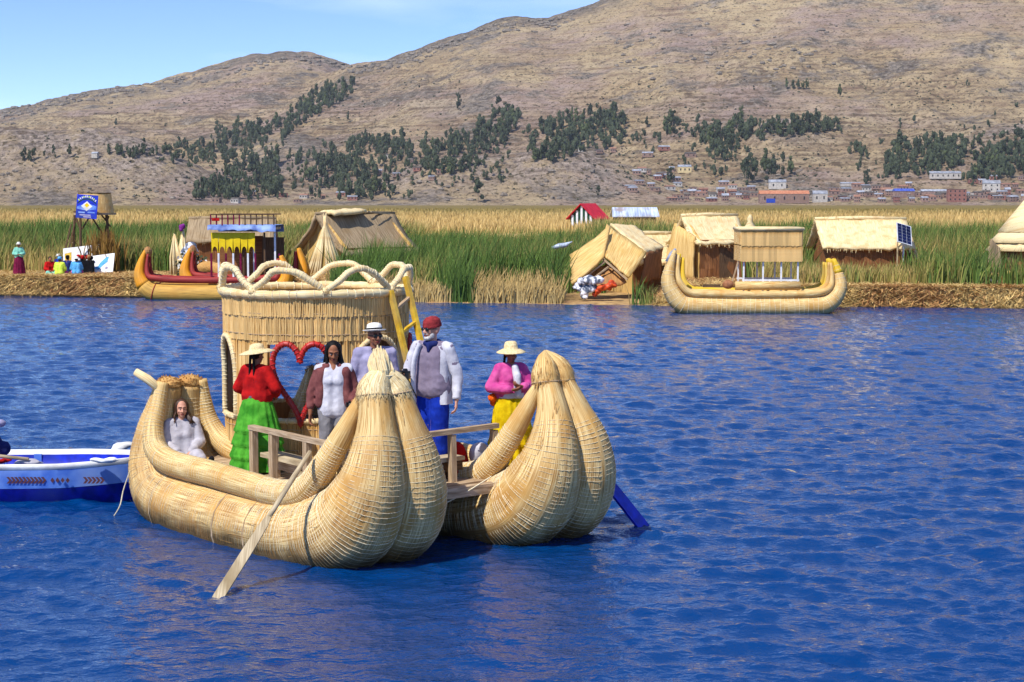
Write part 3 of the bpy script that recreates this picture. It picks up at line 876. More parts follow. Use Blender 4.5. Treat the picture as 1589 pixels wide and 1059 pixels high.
def build_trees():
    for where, poly, cnt, (h0, h1) in GROVES:
        xs = [p[0] for p in poly]; ys = [p[1] for p in poly]
        k = 0; spots = []
        for _ in range(3000):
            if k >= cnt: break
            p = (rng.uniform(min(xs), max(xs)), rng.uniform(min(ys), max(ys)))
            if not inside(p, poly): continue
            spots.append(p); k += 1
        spots.sort()
        for i, p in enumerate(spots):
            nth = ('leftmost', 'second', 'third', 'fourth', 'fifth', 'sixth', 'seventh', 'rightmost')
            lb = '% eucalyptus ' + where
            if cnt <= 8: lb = (nth[i] if i in (0, cnt - 1) else nth[i] + ' from the left') + ' dark eucalyptus ' + where if i < cnt - 1 else 'rightmost dark eucalyptus ' + where
            place_tree(p[0], p[1], rng.uniform(h0, h1), lb, 'trees ' + where, (h0, h1))
    for px, py, h, lb in ((711, 170, 26, 'lone dark tree high on the bare middle slope'), (180, 198, 14, 'lone small tree on the bare left slope'),
                          (1303, 150, 18, 'lone tree beside the tiny row high on the right slope'), (742, 315, 34, 'lone dark tree on the shore left of the red roofed shed'),
                          (540, 190, 16, 'lone slim tree right of the diagonal grove'), (929, 306, 16, 'single small tree behind the red roofed shed'),
                          (1040, 283, 24, 'single tree at the left edge of the village'), (1345, 288, 26, 'single tree standing above the middle of the village')):
        place_tree(px, py, h, lb, None)
    # the rest of the woods, past the trees one can pick out
    g = np.random.default_rng(29)
    mb = MB()
    SPARSE = [('', [(430, 255), (520, 225), (660, 215), (820, 200), (980, 190), (990, 225), (830, 250), (660, 265), (520, 262)], 90, (9, 18)), ('', [(980, 200), (1100, 190), (1300, 192), (1320, 215), (1120, 225)], 34, (9, 18)), ('', [(1320, 235), (1600, 210), (1600, 262), (1330, 270)], 46, (10, 20)),
              ('', [(150, 240), (330, 215), (480, 235), (470, 300), (330, 270)], 70, (6, 14)), ('', [(580, 255), (700, 215), (800, 240), (780, 290), (640, 300)], 60, (6, 14)),
              ('', [(960, 215), (1120, 205), (1180, 250), (1160, 295), (1040, 275)], 45, (6, 14)), ('', [(1290, 270), (1400, 190), (1600, 200), (1600, 290), (1380, 290)], 55, (6, 14)), ('', [(280, 290), (600, 285), (640, 314), (300, 314)], 40, (8, 16)), ('', [(1500, 130), (1600, 130), (1600, 200), (1500, 190)], 4, (7, 12))]
    for where, poly, cnt, (h0, h1) in GROVES + SPARSE:
        if where and cnt < 13: continue
        xs = [p[0] for p in poly]; ys = [p[1] for p in poly]
        k = 0
        for _ in range(4000):
            if k >= cnt * (3.6 if where else 1.2): break
            q = (g.uniform(min(xs), max(xs)), g.uniform(min(ys), max(ys)))
            if not inside(q, poly): continue
            p = on_hill(*q)
            if p is None: continue
            k += 1
            h = g.uniform(h0, h1) * (g.uniform(.6, .95) if where else g.uniform(.9, 1.25)) * p.y / FPX
            for c in range(4):
                t = g.uniform(.25, .95); r = .26 * (1 - abs(t - .5)) * h
                cc = np.array(p) + np.array([g.normal(0, .10) * h, g.normal(0, .10) * h, t * h])
                mb.ell(cc, (r * .62, r * .62, r * 1.2), 6, 4, rough=.22)
                for i in range(9):
                    v = g.normal(size=3); v /= np.linalg.norm(v); e = cc + v * r * g.uniform(.8, 1.2); u = g.normal(size=3) * .035 * h; w_ = np.cross(u, v); w_ *= .05 * h / (np.linalg.norm(w_) + 1e-9)
                    mb.add([e - u, e + w_, e + u, e - w_], [(0, 1, 2, 3)])
    o = mb.build('hillside_wood', MATS['leaf_dark'], kind='stuff'); tag(o, 'dense dark eucalyptus woods filling the groves on the hillside', 'woods')
    # scrub bushes dotted over the slopes: nobody could count them
    g = np.random.default_rng(3)
    mb = MB(); n = 0
    while n < 1300:
        px, py = g.uniform(-60, 1650), g.uniform(120, 312)
        p = on_hill(px, py)
        if p is None: continue
        if vnoise(p.x / 150, p.y / 150, 77) < .45 and g.uniform() < .8: continue
        n += 1
        s = g.uniform(.9, 2.6)
        for k in range(7):
            v = g.normal(size=3); v[2] = abs(v[2]); v *= s * .5 / np.linalg.norm(v)
            c = np.array(p) + v * np.array([1.2, 1.2, 1.0])
            u = g.normal(size=3); u *= s * .55 / np.linalg.norm(u); w = np.cross(u, g.normal(size=3)); w *= s * .5 / (np.linalg.norm(w) + 1e-6)
            mb.add([c - u, c + w, c + u, c - w], [(0, 1, 2, 3)])
    o = mb.build('hillside_scrub', MATS['leaf_dark'], kind='stuff'); tag(o, 'dry dark scrub dotted over the hillsides', 'scrub')
    # rocks along the crests
    mb = MB(); n = 0
    while n < 760:
        if g.uniform() < .66:
            px = g.uniform(0, 900); py = (np.interp(px, SIL_L[:, 0], SIL_L[:, 1]) if px < 545 else np.interp(px, SIL_R[:, 0], SIL_R[:, 1])) + abs(g.normal(0, 8)) + .5
        elif g.uniform() < .5: px, py = g.uniform(940, 1300), g.normal(75, 22)
        else: px, py = g.choice([g.uniform(0, 290), g.uniform(600, 990), g.uniform(1180, 1270)]), g.uniform(262, 312)
        p = on_hill(px, py)
        if p is None: continue
        n += 1
        s = g.uniform(1.5, 5.5) * p.y / 2800
        mb.ell(p, (s * g.uniform(.8, 1.8), s, s * g.uniform(.5, .9)), 6, 4, Matrix.Rotation(g.uniform(0, 6), 3, 'Z'), rough=.18)
    o = mb.build('hillside_rocks', mat('grey_rock', '5c544c', '8f8578', '74685c', scale=.4, rough=.95), kind='stuff'); tag(o, 'grey rocks scattered along the crests and foothills', 'rocks')
build_trees()

# ---------------------------------------------------------------- village at the foot of the hill
mat('adobe', '85695e', 'a38a7e', '8f7466', scale=.5, rough=.95, rand=.2); mat('plaster_white', 'a8a29a', 'c4bdb4', scale=.5, rough=.9, rand=.1)
mat('brick_far', '86584c', '9c7064', scale=.5, rough=.95, rand=.2); mat('plaster_cream', 'cdb684', 'e0cc9c', scale=.5, rough=.9, rand=.1)
mat('roof_tin', '787c86', 'aaaeb6', '7a6c64', scale=.3, rough=.6, rand=.25); mat('roof_tile', 'a4664a', 'bc8060', scale=.5, rough=.9, rand=.15)
mat('roof_brown', '86604e', '9c7460', scale=.5, rough=.9, rand=.2); mat('roof_dark', '4d4640', '6a625a', scale=.5, rough=.9, rand=.2); mat('roof_blue', '33449a', '5a70c4', scale=.5, rough=.5); mat('window_dark', '14161c', '22252c', scale=1, rough=.3)
mat('door_blue', '1c3a9c', '2a4cb8', scale=1, rough=.5)
def house(px, py, wpx, hpx, wall, roof, label, group=None, depth=None, storeys=1, gable=True, wins=0, rz=None, door=None):
    p = on_hill(px, py)
    if p is None: return
    s = p.y / FPX
    w, h = wpx * s, hpx * s
    d = depth or min(w, 8.0)
    o = thing('village_house', label, 'house', p - Vector((0, 0, .6)), rng.uniform(-.25, .25) if rz is None else rz, group)
    m = MB(); m.box((0, 0, h * .36 + .3), (w, d, h * .72 + .6)); m.build('wall', MATS[wall], o)
    m = MB()
    zb = h * .72 + .6
    if gable:
        e = .35
        V = [(-w / 2 - e, -d / 2 - e, zb), (w / 2 + e, -d / 2 - e, zb), (w / 2 + e, 0, zb + h * .28), (-w / 2 - e, 0, zb + h * .28), (-w / 2 - e, d / 2 + e, zb), (w / 2 + e, d / 2 + e, zb)]
        m.add(V, [(0, 1, 2, 3), (3, 2, 5, 4), (0, 3, 4), (1, 5, 2), (0, 4, 5, 1)])
    else:
        m.box((0, 0, zb + .15), (w + .5, d + .5, .3))
    m.build('roof', MATS[roof], o)
    if wins:
        me = MB().box((0, 0, 0), (min(1.4, w / wins * .5), .16, h * .24 / storeys + .3)).mesh('window', MATS['window_dark'])
        for st in range(storeys):
            for i in range(wins):
                q = link('window', me, o); q.location = (-w / 2 + w * (i + .5) / wins, -d / 2 - .04, .7 + (h * .72) * (st + .52) / storeys)
    if door:
        q = MB().box((0, 0, 0), (w * .18, .18, h * .34)).build('door', MATS[door], o); q.location = (-w * .28, -d / 2 - .05, .6 + h * .17)
    return o
DESC = dict(adobe='adobe', brick_far='brick', plaster_white='whitewashed', roof_tin='pale tin', roof_brown='brown', roof_dark='dark')
def build_village():
    walls = ['adobe', 'adobe', 'brick_far', 'adobe', 'adobe', 'plaster_white']; roofs = ['roof_tin', 'roof_tin', 'roof_brown', 'roof_dark', 'roof_dark']
    house(1216, 315, 76, 19, 'adobe', 'roof_tile', 'long house with orange tiled roof and blue door on the far shore', storeys=1, wins=5, depth=12, door='door_blue', rz=0)
    house(1272, 314, 22, 18, 'plaster_white', 'roof_tin', 'white house joined to the end of the orange roofed house', wins=2, rz=0)
    house(1062, 268, 20, 12, 'plaster_cream', 'roof_tin', 'small cream house alone on the slope above the village', wins=3)
    house(1484, 313, 28, 26, 'brick_far', 'roof_dark', 'tall brick house of three storeys in the right half of the village', storeys=3, wins=4, gable=False, rz=0)
    house(1402, 307, 32, 14, 'adobe', 'roof_blue', 'low house with a deep blue roof in the right half of the village')
    house(1452, 305, 46, 11, 'adobe', 'roof_tin', 'long pale roofed house right of the blue roof', rz=0)
    house(1466, 277, 48, 11, 'plaster_white', 'roof_tin', 'long white building on the slope above the brick house', wins=6, rz=0)
    house(1319, 289, 30, 6, 'plaster_white', 'roof_tin', 'low white wall-like shed above the middle of the village', rz=0)
    house(1538, 298, 26, 18, 'plaster_white', 'roof_tin', 'white two-storey house near the right edge of the village', storeys=2, wins=3)
    house(148, 245, 9, 9, 'plaster_white', 'roof_tin', 'tiny white house at the left hill foot')
    house(1206, 293, 26, 14, 'plaster_white', 'roof_tin', 'white house with pale roof between the tall village trees', wins=2)
    for (x0, x1, y0, y1, n, where) in ((1040, 1170, 302, 315, 20, 'in the left row of the shore village'), (1285, 1470, 300, 315, 30, 'in the middle row of the shore village'),
                                       (1490, 1600, 300, 314, 20, 'in the right row of the shore village'), (975, 1050, 266, 300, 16, 'on the slope left of the shore village'),
                                       (1050, 1170, 285, 303, 12, 'above the left row of the shore village'), (1290, 1420, 285, 300, 8, 'above the middle row of the shore village'),
                                       (330, 560, 303, 316, 10, 'under the shore wood on the left'), (580, 690, 245, 280, 7, 'among the trees on the middle slope'),
                                       (1500, 1600, 272, 295, 9, 'on the slope at the right edge'), (880, 1080, 228, 262, 6, 'on the slope below the big dark wood')):
        for i in range(n):
            px = x0 + (x1 - x0) * (i + rng.uniform(.1, .9)) / n
            py = rng.uniform(y0, y1)
            wl, rf = walls[rng.randrange(6)], roofs[rng.randrange(5)]
            st = 2 if rng.random() < .3 and y1 > 310 and x0 > 900 else 1
            house(px, py, rng.uniform(8, 17), rng.uniform(6, 8.5) * (1.5 if st == 2 else 1), wl, rf,
                  DESC[wl] + ' house under ' + DESC[rf] + (' roof, two storeys, ' if st == 2 else ' roof ') + where, 'houses ' + where, storeys=st, gable=rng.random() < .75, wins=rng.choice((2, 3, 3)))
build_village()
# ---------------------------------------------------------------- the big reed catamaran
CAT_O = Vector((-4.09, 20.92, 0)); CAT_RZ = math.atan2(-.752, .66)
def L2W(a, b, z=0.0):
    return CAT_O + Matrix.Rotation(CAT_RZ, 3, 'Z') @ Vector((a, b, z))
DECK = .68
cat_root = thing('reed_catamaran', 'large twin-hulled golden reed boat with a round crowned cabin, carrying six people', 'boat', CAT_O, CAT_RZ)

def lash(mb, path, rad, s0, s1, step, r=.0065, seg=20, jit=.3, tilt=.05, over=1.013):
    """cord rings round a bundle between two lengths along its path"""
    P, T, N, B = frames(path)
    L = np.concatenate([[0], np.cumsum(np.linalg.norm(np.diff(P, axis=0), axis=1))])
    rad = np.asarray(rad, float)
    s = s0 * L[-1]
    while s < s1 * L[-1]:
        i = min(int(np.searchsorted(L, s)), len(L) - 2); i = max(i, 1)
        f = (s - L[i - 1]) / max(L[i] - L[i - 1], 1e-6)
        lerp = lambda A: A[i - 1] * (1 - f) + A[i] * f
        c, t, n_, b_ = lerp(P), lerp(T), lerp(N), lerp(B)
        rr = lerp(rad) * over
        tx, ty = nrng.normal(0, tilt, 2)
        a = np.linspace(0, 2 * math.pi, seg, endpoint=False)
        ring = c + rr * (np.cos(a)[:, None] * n_ + np.sin(a)[:, None] * b_) + (rr * (tx * np.cos(a) + ty * np.sin(a)))[:, None] * t
        mb.tube(ring, r * nrng.uniform(.7, 1.25), 4, closed=True)
        s += step * (1 + jit * nrng.normal() * .5) if step * (1 + jit) > 0 else step
        s = max(s, s0)
    return mb

def tuft(mb, c, n, r, l, up=(0, 0, 1), spread=.5, w=.006):
    """a brush of short cut stalks"""
    up = np.array(up, float); up /= np.linalg.norm(up)
    for i in range(n):
        v = nrng.normal(size=3); v /= np.linalg.norm(v)
        d = up + v * spread; d /= np.linalg.norm(d)
        p = np.array(c) + v * np.array(r) * nrng.uniform(.3, 1)
        q = p + d * l * nrng.uniform(.6, 1.2)
        s = np.cross(d, nrng.normal(size=3)); s *= w * nrng.uniform(.7, 1.6) / (np.linalg.norm(s) + 1e-9)
        mb.add([p - s, p + s, q + s * .8, q - s * .8], [(0, 1, 2, 3)], [(0, 0), (.01, 0), (.01, .1), (0, .1)])

def cat_hull(b0, da, tip):
    """one hull: two great bundles, two gunwale bundles, their cord lashings, tufted bow and stern"""
    hull = bpy.data.objects.new('hull', None); COL.objects.link(hull); hull.parent = cat_root; hull.location = (0, b0, 0)
    for k in (-1, 1):
        pts = [(-.02, .15, 1.58), (-.10, .18, 1.30), (-.16, .235, .95), (-.10, .28, .55), (.22, .30, .25), (.9, .33, .17), (1.8, .34, .15), (2.7 + da, .34, .15), (3.36 + da, .33, .21),
               (3.96 + da, .30, .41), (4.24 + da, .275, .75), (4.32 + da, .235, 1.12), (4.27 + da, .178, 1.48), (4.19 + da, .138, 1.78), (4.16 + da, .128, 1.90)]
        rad = [.155, .20, .27, .35, .405, .425, .43, .435, .455, .465, .405, .298, .208, .165, .15]
        if tip == 'cone':                                  # the far bow is slimmer and leans back more
            for q_, (sl, bk) in zip(range(11, 15), ((.97, .0), (.88, .03), (.80, .08), (.80, .10))):
                a_, b_, z_ = pts[q_]; pts[q_] = (a_ - bk, b_ * (sl + .04), z_); rad[q_] *= sl
        P = catmull([(a, k * b, z) for a, b, z in pts], 96)
        rd = catmull([(r, 0, 0) for r in rad], 96)[:, 0]
        m = MB().tube(P, rd, 60, rough=.010)
        m.build('reed_bundle', MATS['reed_hull'], hull, True)
        c = MB()
        lash(c, P, rd, .02, .30, .050, r=.0024, jit=.15, tilt=.02); lash(c, P, rd, .30, .54, .046, r=.0026, jit=.15, tilt=.02); lash(c, P, rd, .54, .80, .038, r=.0042, jit=.12, tilt=.02); lash(c, P, rd, .80, .92, .040, r=.0028, jit=.15, tilt=.02)
        c.build('cord_lashing', MATS['rope_hull'], hull, kind='stuff')
        # loose stalks lifting from the bundle
        st = MB(); P_, T_, N_, B_ = frames(P)
        for i in range(420):
            ii = nrng.integers(6, 90); a = nrng.uniform(0, 6.283)
            o_ = math.cos(a) * N_[ii] + math.sin(a) * B_[ii]
            if P_[ii][2] + o_[2] * rd[ii] < .03: continue
            b = P_[ii] + o_ * rd[ii] * 1.004; d = T_[ii] * nrng.choice((-1, 1)) + o_ * abs(nrng.normal(.04, .10)) + nrng.normal(0, .05, 3)
            e = b + d * nrng.uniform(.06, .22); s_ = np.cross(d, o_); s_ *= .0032 / (np.linalg.norm(s_) + 1e-9)
            st.add([b - s_, b + s_, e + s_ * .6, e - s_ * .6], [(0, 1, 2, 3)], [(0, 0), (.01, 0), (.01, .2), (0, .2)])
        st.build('loose_stalks', MATS['straw_tuft'], hull, kind='stuff')
        # broad ties
        for f in (.26, .47, .565):
            c = MB(); lash(c, P, rd, f, f + .001, .02, r=.010, jit=0, tilt=.02, over=1.012)
            c.build('cord_tie', MATS['timber'] if k < 0 else MATS['rope'], hull)
        # gunwale
        if k < 0:
            gp = [(.06, -.27, 1.62), (.07, -.34, 1.36), (.10, -.43, 1.10), (.22, -.47, .84), (.6, -.48, .715), (1.5, -.48, .69), (2.4 + da, -.48, .655), (2.95 + da, -.48, .645), (3.40 + da, -.47, .75), (3.70 + da, -.44, 1.03), (3.90 + da, -.34, 1.38), (4.0 + da, -.26, 1.62), (4.06 + da, -.21, 1.78)]
        else:
            gp = [(.06, .26, 1.62), (.07, .30, 1.36), (.10, .35, 1.10), (.28, .42, .86), (.7, .48, .73), (1.6, .48, .69), (2.4 + da, .48, .66), (2.95 + da, .48, .65), (3.40 + da, .47, .75), (3.70 + da, .44, 1.03), (3.90 + da, .34, 1.38), (4.0 + da, .26, 1.62), (4.06 + da, .21, 1.78)]
        gr = [.075, .09, .115, .14, .15, .15, .15, .15, .15, .14, .115, .085, .055]
        P = catmull(gp, 80); rd = catmull([(r, 0, 0) for r in gr], 80)[:, 0]
        MB().tube(P, rd, 22, rough=.01).build('gunwale_bundle', MATS['reed'], hull, True)
        c = MB(); lash(c, P, rd, .02, .20, .040, r=.0038, seg=16, jit=.15, tilt=.03); lash(c, P, rd, .20, .62, .05, r=.0028, seg=16, jit=.2, tilt=.03); lash(c, P, rd, .62, .90, .030, r=.0042, seg=16, jit=.12, tilt=.03)
        c.build('cord_lashing', MATS['rope_hull'], hull, kind='stuff')
    # valley filling between bundles: the trodden floor of the hull
    m = MB(); P = catmull([(.12, 0, .55), (.8, 0, .44), (2, 0, .42), (3.1 + da, 0, .44), (3.6 + da, 0, .60)], 20); m.tube(P, [.22] * 20, 12, flat=1.5)
    m.build('hull_floor', MATS['reed_mat'], hull, True)
    # bow: shaggy collar over each bundle end, drawn together into a crest
    ax = 4.16 + da - (.10 if tip == 'cone' else 0)
    zc = 1.86
    col, shag = MB(), MB()
    lobes = []
    for k in (-1, 1):
        if tip == 'spike':
            p = catmull([(ax + .015, k * .130, zc - .08), (ax, k * .12, zc - .01), (ax - .012, k * .09, zc + .05), (ax - .022, k * .05, zc + .11), (ax - .03, k * .03, zc + .15)], 18)
            q = np.interp(np.linspace(0, 1, 18), [0, .25, .5, .8, 1], [.190, .182, .158, .128, .115])
        else:
            p = catmull([(ax + .02, k * .115, zc - .08), (ax, k * .11, zc + .02), (ax - .03, k * .085, zc + .11), (ax - .08, k * .05, zc + .19), (ax - .12, k * .005, zc + .28)], 18)
            q = np.interp(np.linspace(0, 1, 18), [0, .25, .5, .8, 1], [.160, .158, .132, .078, .012])
        col.tube(p, q, 30, rough=.02); lobes.append((p, q))
        ring = MB(); lash(ring, p, q, .04, .045, .05, r=.009, jit=0, tilt=.01, over=1.01); ring.build('collar_cord', MATS['timber'], hull)
    col.build('bow_collar', MATS['reed_pale' if tip == 'spike' else 'reed'], hull, True)
    for (p, q) in lobes:                                   # straws lying down the collar
        P_, T_, N_, B_ = frames(p)
        for i in range(520):
            t = nrng.uniform(0, 1) ** 1.4 * (len(p) - 3); a = nrng.uniform(0, 6.283); ii = int(t)
            o_ = math.cos(a) * N_[ii] + math.sin(a) * B_[ii]
            b = P_[ii] + o_ * (q[ii] * 1.01)
            d = -T_[ii] + nrng.normal(0, .16, 3) + .10 * o_; d /= np.linalg.norm(d)
            e = b + d * nrng.uniform(.03, .075) + o_ * .008
            s_ = np.cross(d, o_); s_ *= .0035 / np.linalg.norm(s_)
            shag.add([b - s_, b + s_, e + s_ * .6, e - s_ * .6], [(0, 1, 2, 3)], [(0, 0), (.01, 0), (.01, .1), (0, .1)])
    shag.build('bow_fringe', MATS['reed_pale' if tip == 'spike' else 'straw_tuft'], hull, kind='stuff')
    m = MB()
    if tip == 'spike':
        for i in range(110):
            t = nrng.uniform(0, 6.283); r = math.sqrt(nrng.uniform(0, 1)) * .118; zt = 2.29 - 8 * r * r + nrng.normal(0, .012)
            m.tube([(ax - .02 + r * math.cos(t), r * math.sin(t), zc + .04), (ax - .035 + r * 1.06 * math.cos(t), r * 1.06 * math.sin(t), zc + .20), (ax - .06 + r * 1.05 * math.cos(t), r * 1.05 * math.sin(t), zt - .07), (ax - .075 + r * .85 * math.cos(t), r * .85 * math.sin(t), zt)], [.014, .015, .014, .007], 5)
        c = MB().tube([(ax - .03 + .134 * math.cos(t), .134 * math.sin(t), zc + .14) for t in np.linspace(0, 6.283, 24, endpoint=False)], .007, 5, closed=True)
        c.build('cord_tie', MATS['rope'], hull)
    else:
        for i in range(46):
            t = nrng.uniform(0, 6.283); r = math.sqrt(nrng.uniform(0, 1)) * .09
            m.tube([(ax - .05 + r * math.cos(t), 1.2 * r * math.sin(t), zc + .10), (ax - .08 + r * .8 * math.cos(t), r * math.sin(t), zc + .2), (ax - .11 + r * .3 * math.cos(t), .35 * r * math.sin(t), zc + .27 - .6 * r + nrng.normal(0, .008))], [.016, .015, .007], 5)
    m.build('bow_crest', MATS['reed_pale'], hull)
    # stern: cut ends bristling at the top
    m = MB()
    for k in (-1, 1):
        m.ell((-.02, k * .15, 1.59), (.155, .155, .09), 18, 10, rough=.06)
        tuft(m, (-.02, k * .15, 1.59), 1000, (.165, .165, .095), .024, spread=1.2, w=.006)
    m.build('stern_tuft', MATS['straw_tuft'], hull)
    return hull
hull_near = cat_hull(0.0, 0.0, 'spike')
hull_far = cat_hull(2.22, .30, 'cone')
# a loose reed roll propped on the near stern and the rope end that trails in the water
MB().tube([(.08, -.30, 1.52), (-.04, -.42, 1.66), (-.16, -.52, 1.75)], [.05, .055, .045], 10, rough=.02).build('stern_roll', MATS['reed_pale'], hull_near, True)
MB().tube(catmull([(-.15, -.62, .55), (-.22, -.68, .30), (-.20, -.74, .12), (-.28, -.80, -.04)], 12), .007, 5).build('trailing_rope', MATS['rope'], hull_near)
MB().tube(catmull([(4.05, .62, .45), (4.1, 1.1, .60), (4.2, 1.45, .78)], 10), .008, 5).build('bridle_rope', MATS['rope'], hull_near)

# deck of planks across the hulls
plank = MB().box((0, 0, 0), (.20, 2.75, .035)).mesh('deck_plank', MATS['timber'])
deck = bpy.data.objects.new('deck', None); COL.objects.link(deck); deck.parent = cat_root
for i in range(19):
    o = link('deck_plank', plank, deck); o.location = (.05 + .208 * i, 1.05 + rng.uniform(-.04, .04), DECK - .02 + rng.uniform(-.004, .004)); o.rotation_euler = (0, 0, rng.uniform(-.012, .012))
for a in (.4, 1.6, 2.8, 3.9):
    MB().bar((a, -.1, DECK - .09), (a, 2.2, DECK - .09), .10, .10).build('deck_beam', MATS['timber'], deck)
MB().bar((4.06, .45, DECK - .05), (4.06, 1.62, DECK - .05), .12, .11).build('deck_beam', MATS['timber'], deck)

# benches with rails
rail = bpy.data.objects.new('railing', None); COL.objects.link(rail); rail.parent = cat_root
ZR = 1.24
A, B_, C_, D_ = (1.90, -.16), (3.60, -.30), (3.72, .72), (3.72, 1.62)
def tb(p, q, w, t=None, name='rail', m='timber', parent=None):
    return MB().bar(p, q, w, t).build(name, MATS[m], parent or rail)
tb((A[0] - .05, A[1], ZR), (B_[0] + .05, B_[1], ZR), .085, .05)
tb((B_[0], B_[1] - .03, ZR + .006), (3.72, .60, ZR + .006), .07, .05)
tb((3.72, .60, ZR), (3.72, 1.95, ZR + .02), .08, .055)
for f in (0, .27, .72, 1):
    a, b = A[0] + (B_[0] - A[0]) * f, A[1] + (B_[1] - A[1]) * f
    tb((a, b, DECK - .08), (a, b, ZR - .026), .075, .075, 'post')
for (a, b) in ((2.05, .02), (3.40, -.02)):
    tb((a, b, DECK), (a, b + .02, ZR - .05), .06, .06, 'post')
for b in (.72, 1.28, 1.9):
    tb((3.74, b, DECK - .12), (3.72, b, ZR - .03), .07, .07, 'post')
bench1 = bpy.data.objects.new('bench', None); COL.objects.link(bench1); bench1.parent = cat_root
tb((1.98, .0, .93), (3.45, -.12, .93), .24, .05, 'seat', 'timber_pale', bench1)
tb((1.98, .0, .83), (3.45, -.12, .83), .05, .10, 'seat_rail', 'timber', bench1)
for f in (.1, .5, .9):
    a, b = 1.98 + 1.47 * f, -.12 * f
    tb((a, b, DECK), (a, b, .90), .08, .07, 'leg', 'timber', bench1)
bench2 = bpy.data.objects.new('bench', None); COL.objects.link(bench2); bench2.parent = cat_root
tb((3.54, .62, .92), (3.54, 1.52, .92), .24, .045, 'seat', 'timber_pale', bench2)
tb((3.60, .62, .83), (3.60, 1.52, .83), .04, .10, 'seat_rail', 'timber_dark', bench2)
for b in (.75, 1.38): tb((3.52, b, DECK), (3.52, b, .89), .07, .08, 'leg', 'timber_dark', bench2)
MB().box((2.95, -.08, DECK + .08), (.26, .20, .16)).build('foot_block', MATS['timber_pale'], bench1)

# cabin
CA, CB, CR = .84, 1.46, 1.12
Z1, Z2, Z3, Z4 = 1.20, 2.19, 2.46, 2.70
cabin = bpy.data.objects.new('cabin', None); COL.objects.link(cabin); cabin.parent = cat_root; cabin.location = (CA, CB, 0)
cw = L2W(CA, CB)
TO_CAM = math.atan2(-cw.y, -cw.x) - CAT_RZ            # direction of the photograph, in the boat's frame
def cyl(phi, r, z):                                    # phi in degrees from there, positive to the right as one looks at the cabin
    t = TO_CAM + R(phi)
    return (r * math.cos(t), r * math.sin(t), z)
def phi_norm(p): return (p + 180) % 360 - 180
OPEN = [(-73, .27, 'arch'), (-10, .40, 'heart'), (40, .36, 'arch'), (98, .36, 'heart'), (-171, .56, 'arch'), (-122, .30, 'arch')]
def open_top(phi):
    for (c, hw, kind) in OPEN:
        s = R(phi_norm(phi - c)) * CR
        if abs(s) < hw:
            if kind == 'heart': return Z2 - .06 - .12 * max(0, 1 - abs(s) / .16)
            return Z2 - .02 - .28 * (abs(s) / hw) ** 3
    return None
def slat_mesh(h, seed, ragged):
    g = np.random.default_rng(seed); m = MB(); w = .076
    for i in range(5):
        y = -w / 2 + w * (i + .5) / 5 + g.normal(0, .002); r = w / 8 * g.uniform(.95, 1.3)
        x = g.normal(0, .004)
        m.tube([(x, y, -g.uniform(0, .012)), (x + g.normal(0, .003), y + g.normal(0, .003), h * .5), (x + ragged * .2, y + g.normal(0, .004), h + g.uniform(-.5, 1) * ragged)], [r, r, r * .8], 6)
    return m.mesh('reed_slat', MATS['reed_wall'])
TIERS = [(DECK - .03, Z1, 0.0, 0.012), (Z2 - .02, Z3 + .02, .012, .012), (Z3, Z4 - .03, .024, .035)]
variants = {}
def slat(phi, z0, z1, dr, ragged, bulk):
    h = z1 - z0
    key = (round(h, 2), ragged, rng.randrange(4))
    if key not in variants: variants[key] = slat_mesh(h, hash(key) % 9999, ragged)
    x, y, z = cyl(phi, CR + dr + rng.uniform(-.005, .005), z0)
    t = TO_CAM + R(phi)
    if bulk is None:
        o = link('reed_slat', variants[key], cabin); o.location = (x, y, z); o.rotation_euler = (rng.uniform(-.012, .012), rng.uniform(-.006, .006), t)
    else:
        me = variants[key]
        V = np.empty(len(me.vertices) * 3); me.vertices.foreach_get('co', V); V = V.reshape(-1, 3)
        c, s = math.cos(t), math.sin(t)
        V = V @ np.array([[c, s, 0], [-s, c, 0], [0, 0, 1]]) + np.array([x, y, z])
        bulk.add(V, [tuple(p.vertices) for p in me.polygons], V[:, [0, 2]])
bulk = MB()
NS = 98
for (z0, z1, dr, rag) in TIERS:
    for i in range(NS):
        p = phi_norm(i * 360 / NS + 180 + rng.uniform(-.2, .2))
        slat(p, z0, z1, dr, rag, None if abs(p) < 92 else bulk)
for i in range(NS):
    p = phi_norm(i * 360 / NS + 180)
    t = open_top(p)
    if t is None: slat(p, Z1 - .02, Z2, 0, .01, None if abs(p) < 92 else bulk)
    elif t < Z2 - .05: slat(p, t, Z2, 0, .01, None if abs(p) < 92 else bulk)
bulk.build('reed_slat_mass', MATS['reed_wall'], cabin, kind='stuff')
# backing sheet behind the slats so that no daylight shows between them
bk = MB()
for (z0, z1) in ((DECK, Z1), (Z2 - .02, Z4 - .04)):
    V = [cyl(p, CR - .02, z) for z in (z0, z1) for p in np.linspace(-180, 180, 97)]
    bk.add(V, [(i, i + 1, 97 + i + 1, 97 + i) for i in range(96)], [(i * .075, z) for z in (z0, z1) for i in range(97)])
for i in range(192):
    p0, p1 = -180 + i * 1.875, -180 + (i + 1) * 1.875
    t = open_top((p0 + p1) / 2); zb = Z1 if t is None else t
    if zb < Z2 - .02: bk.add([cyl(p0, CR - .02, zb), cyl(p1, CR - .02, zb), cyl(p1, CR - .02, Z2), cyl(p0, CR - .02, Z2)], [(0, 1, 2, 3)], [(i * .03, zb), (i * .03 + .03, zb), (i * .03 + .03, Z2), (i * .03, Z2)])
bk.build('inner_wall', MATS['reed_brown'], cabin)
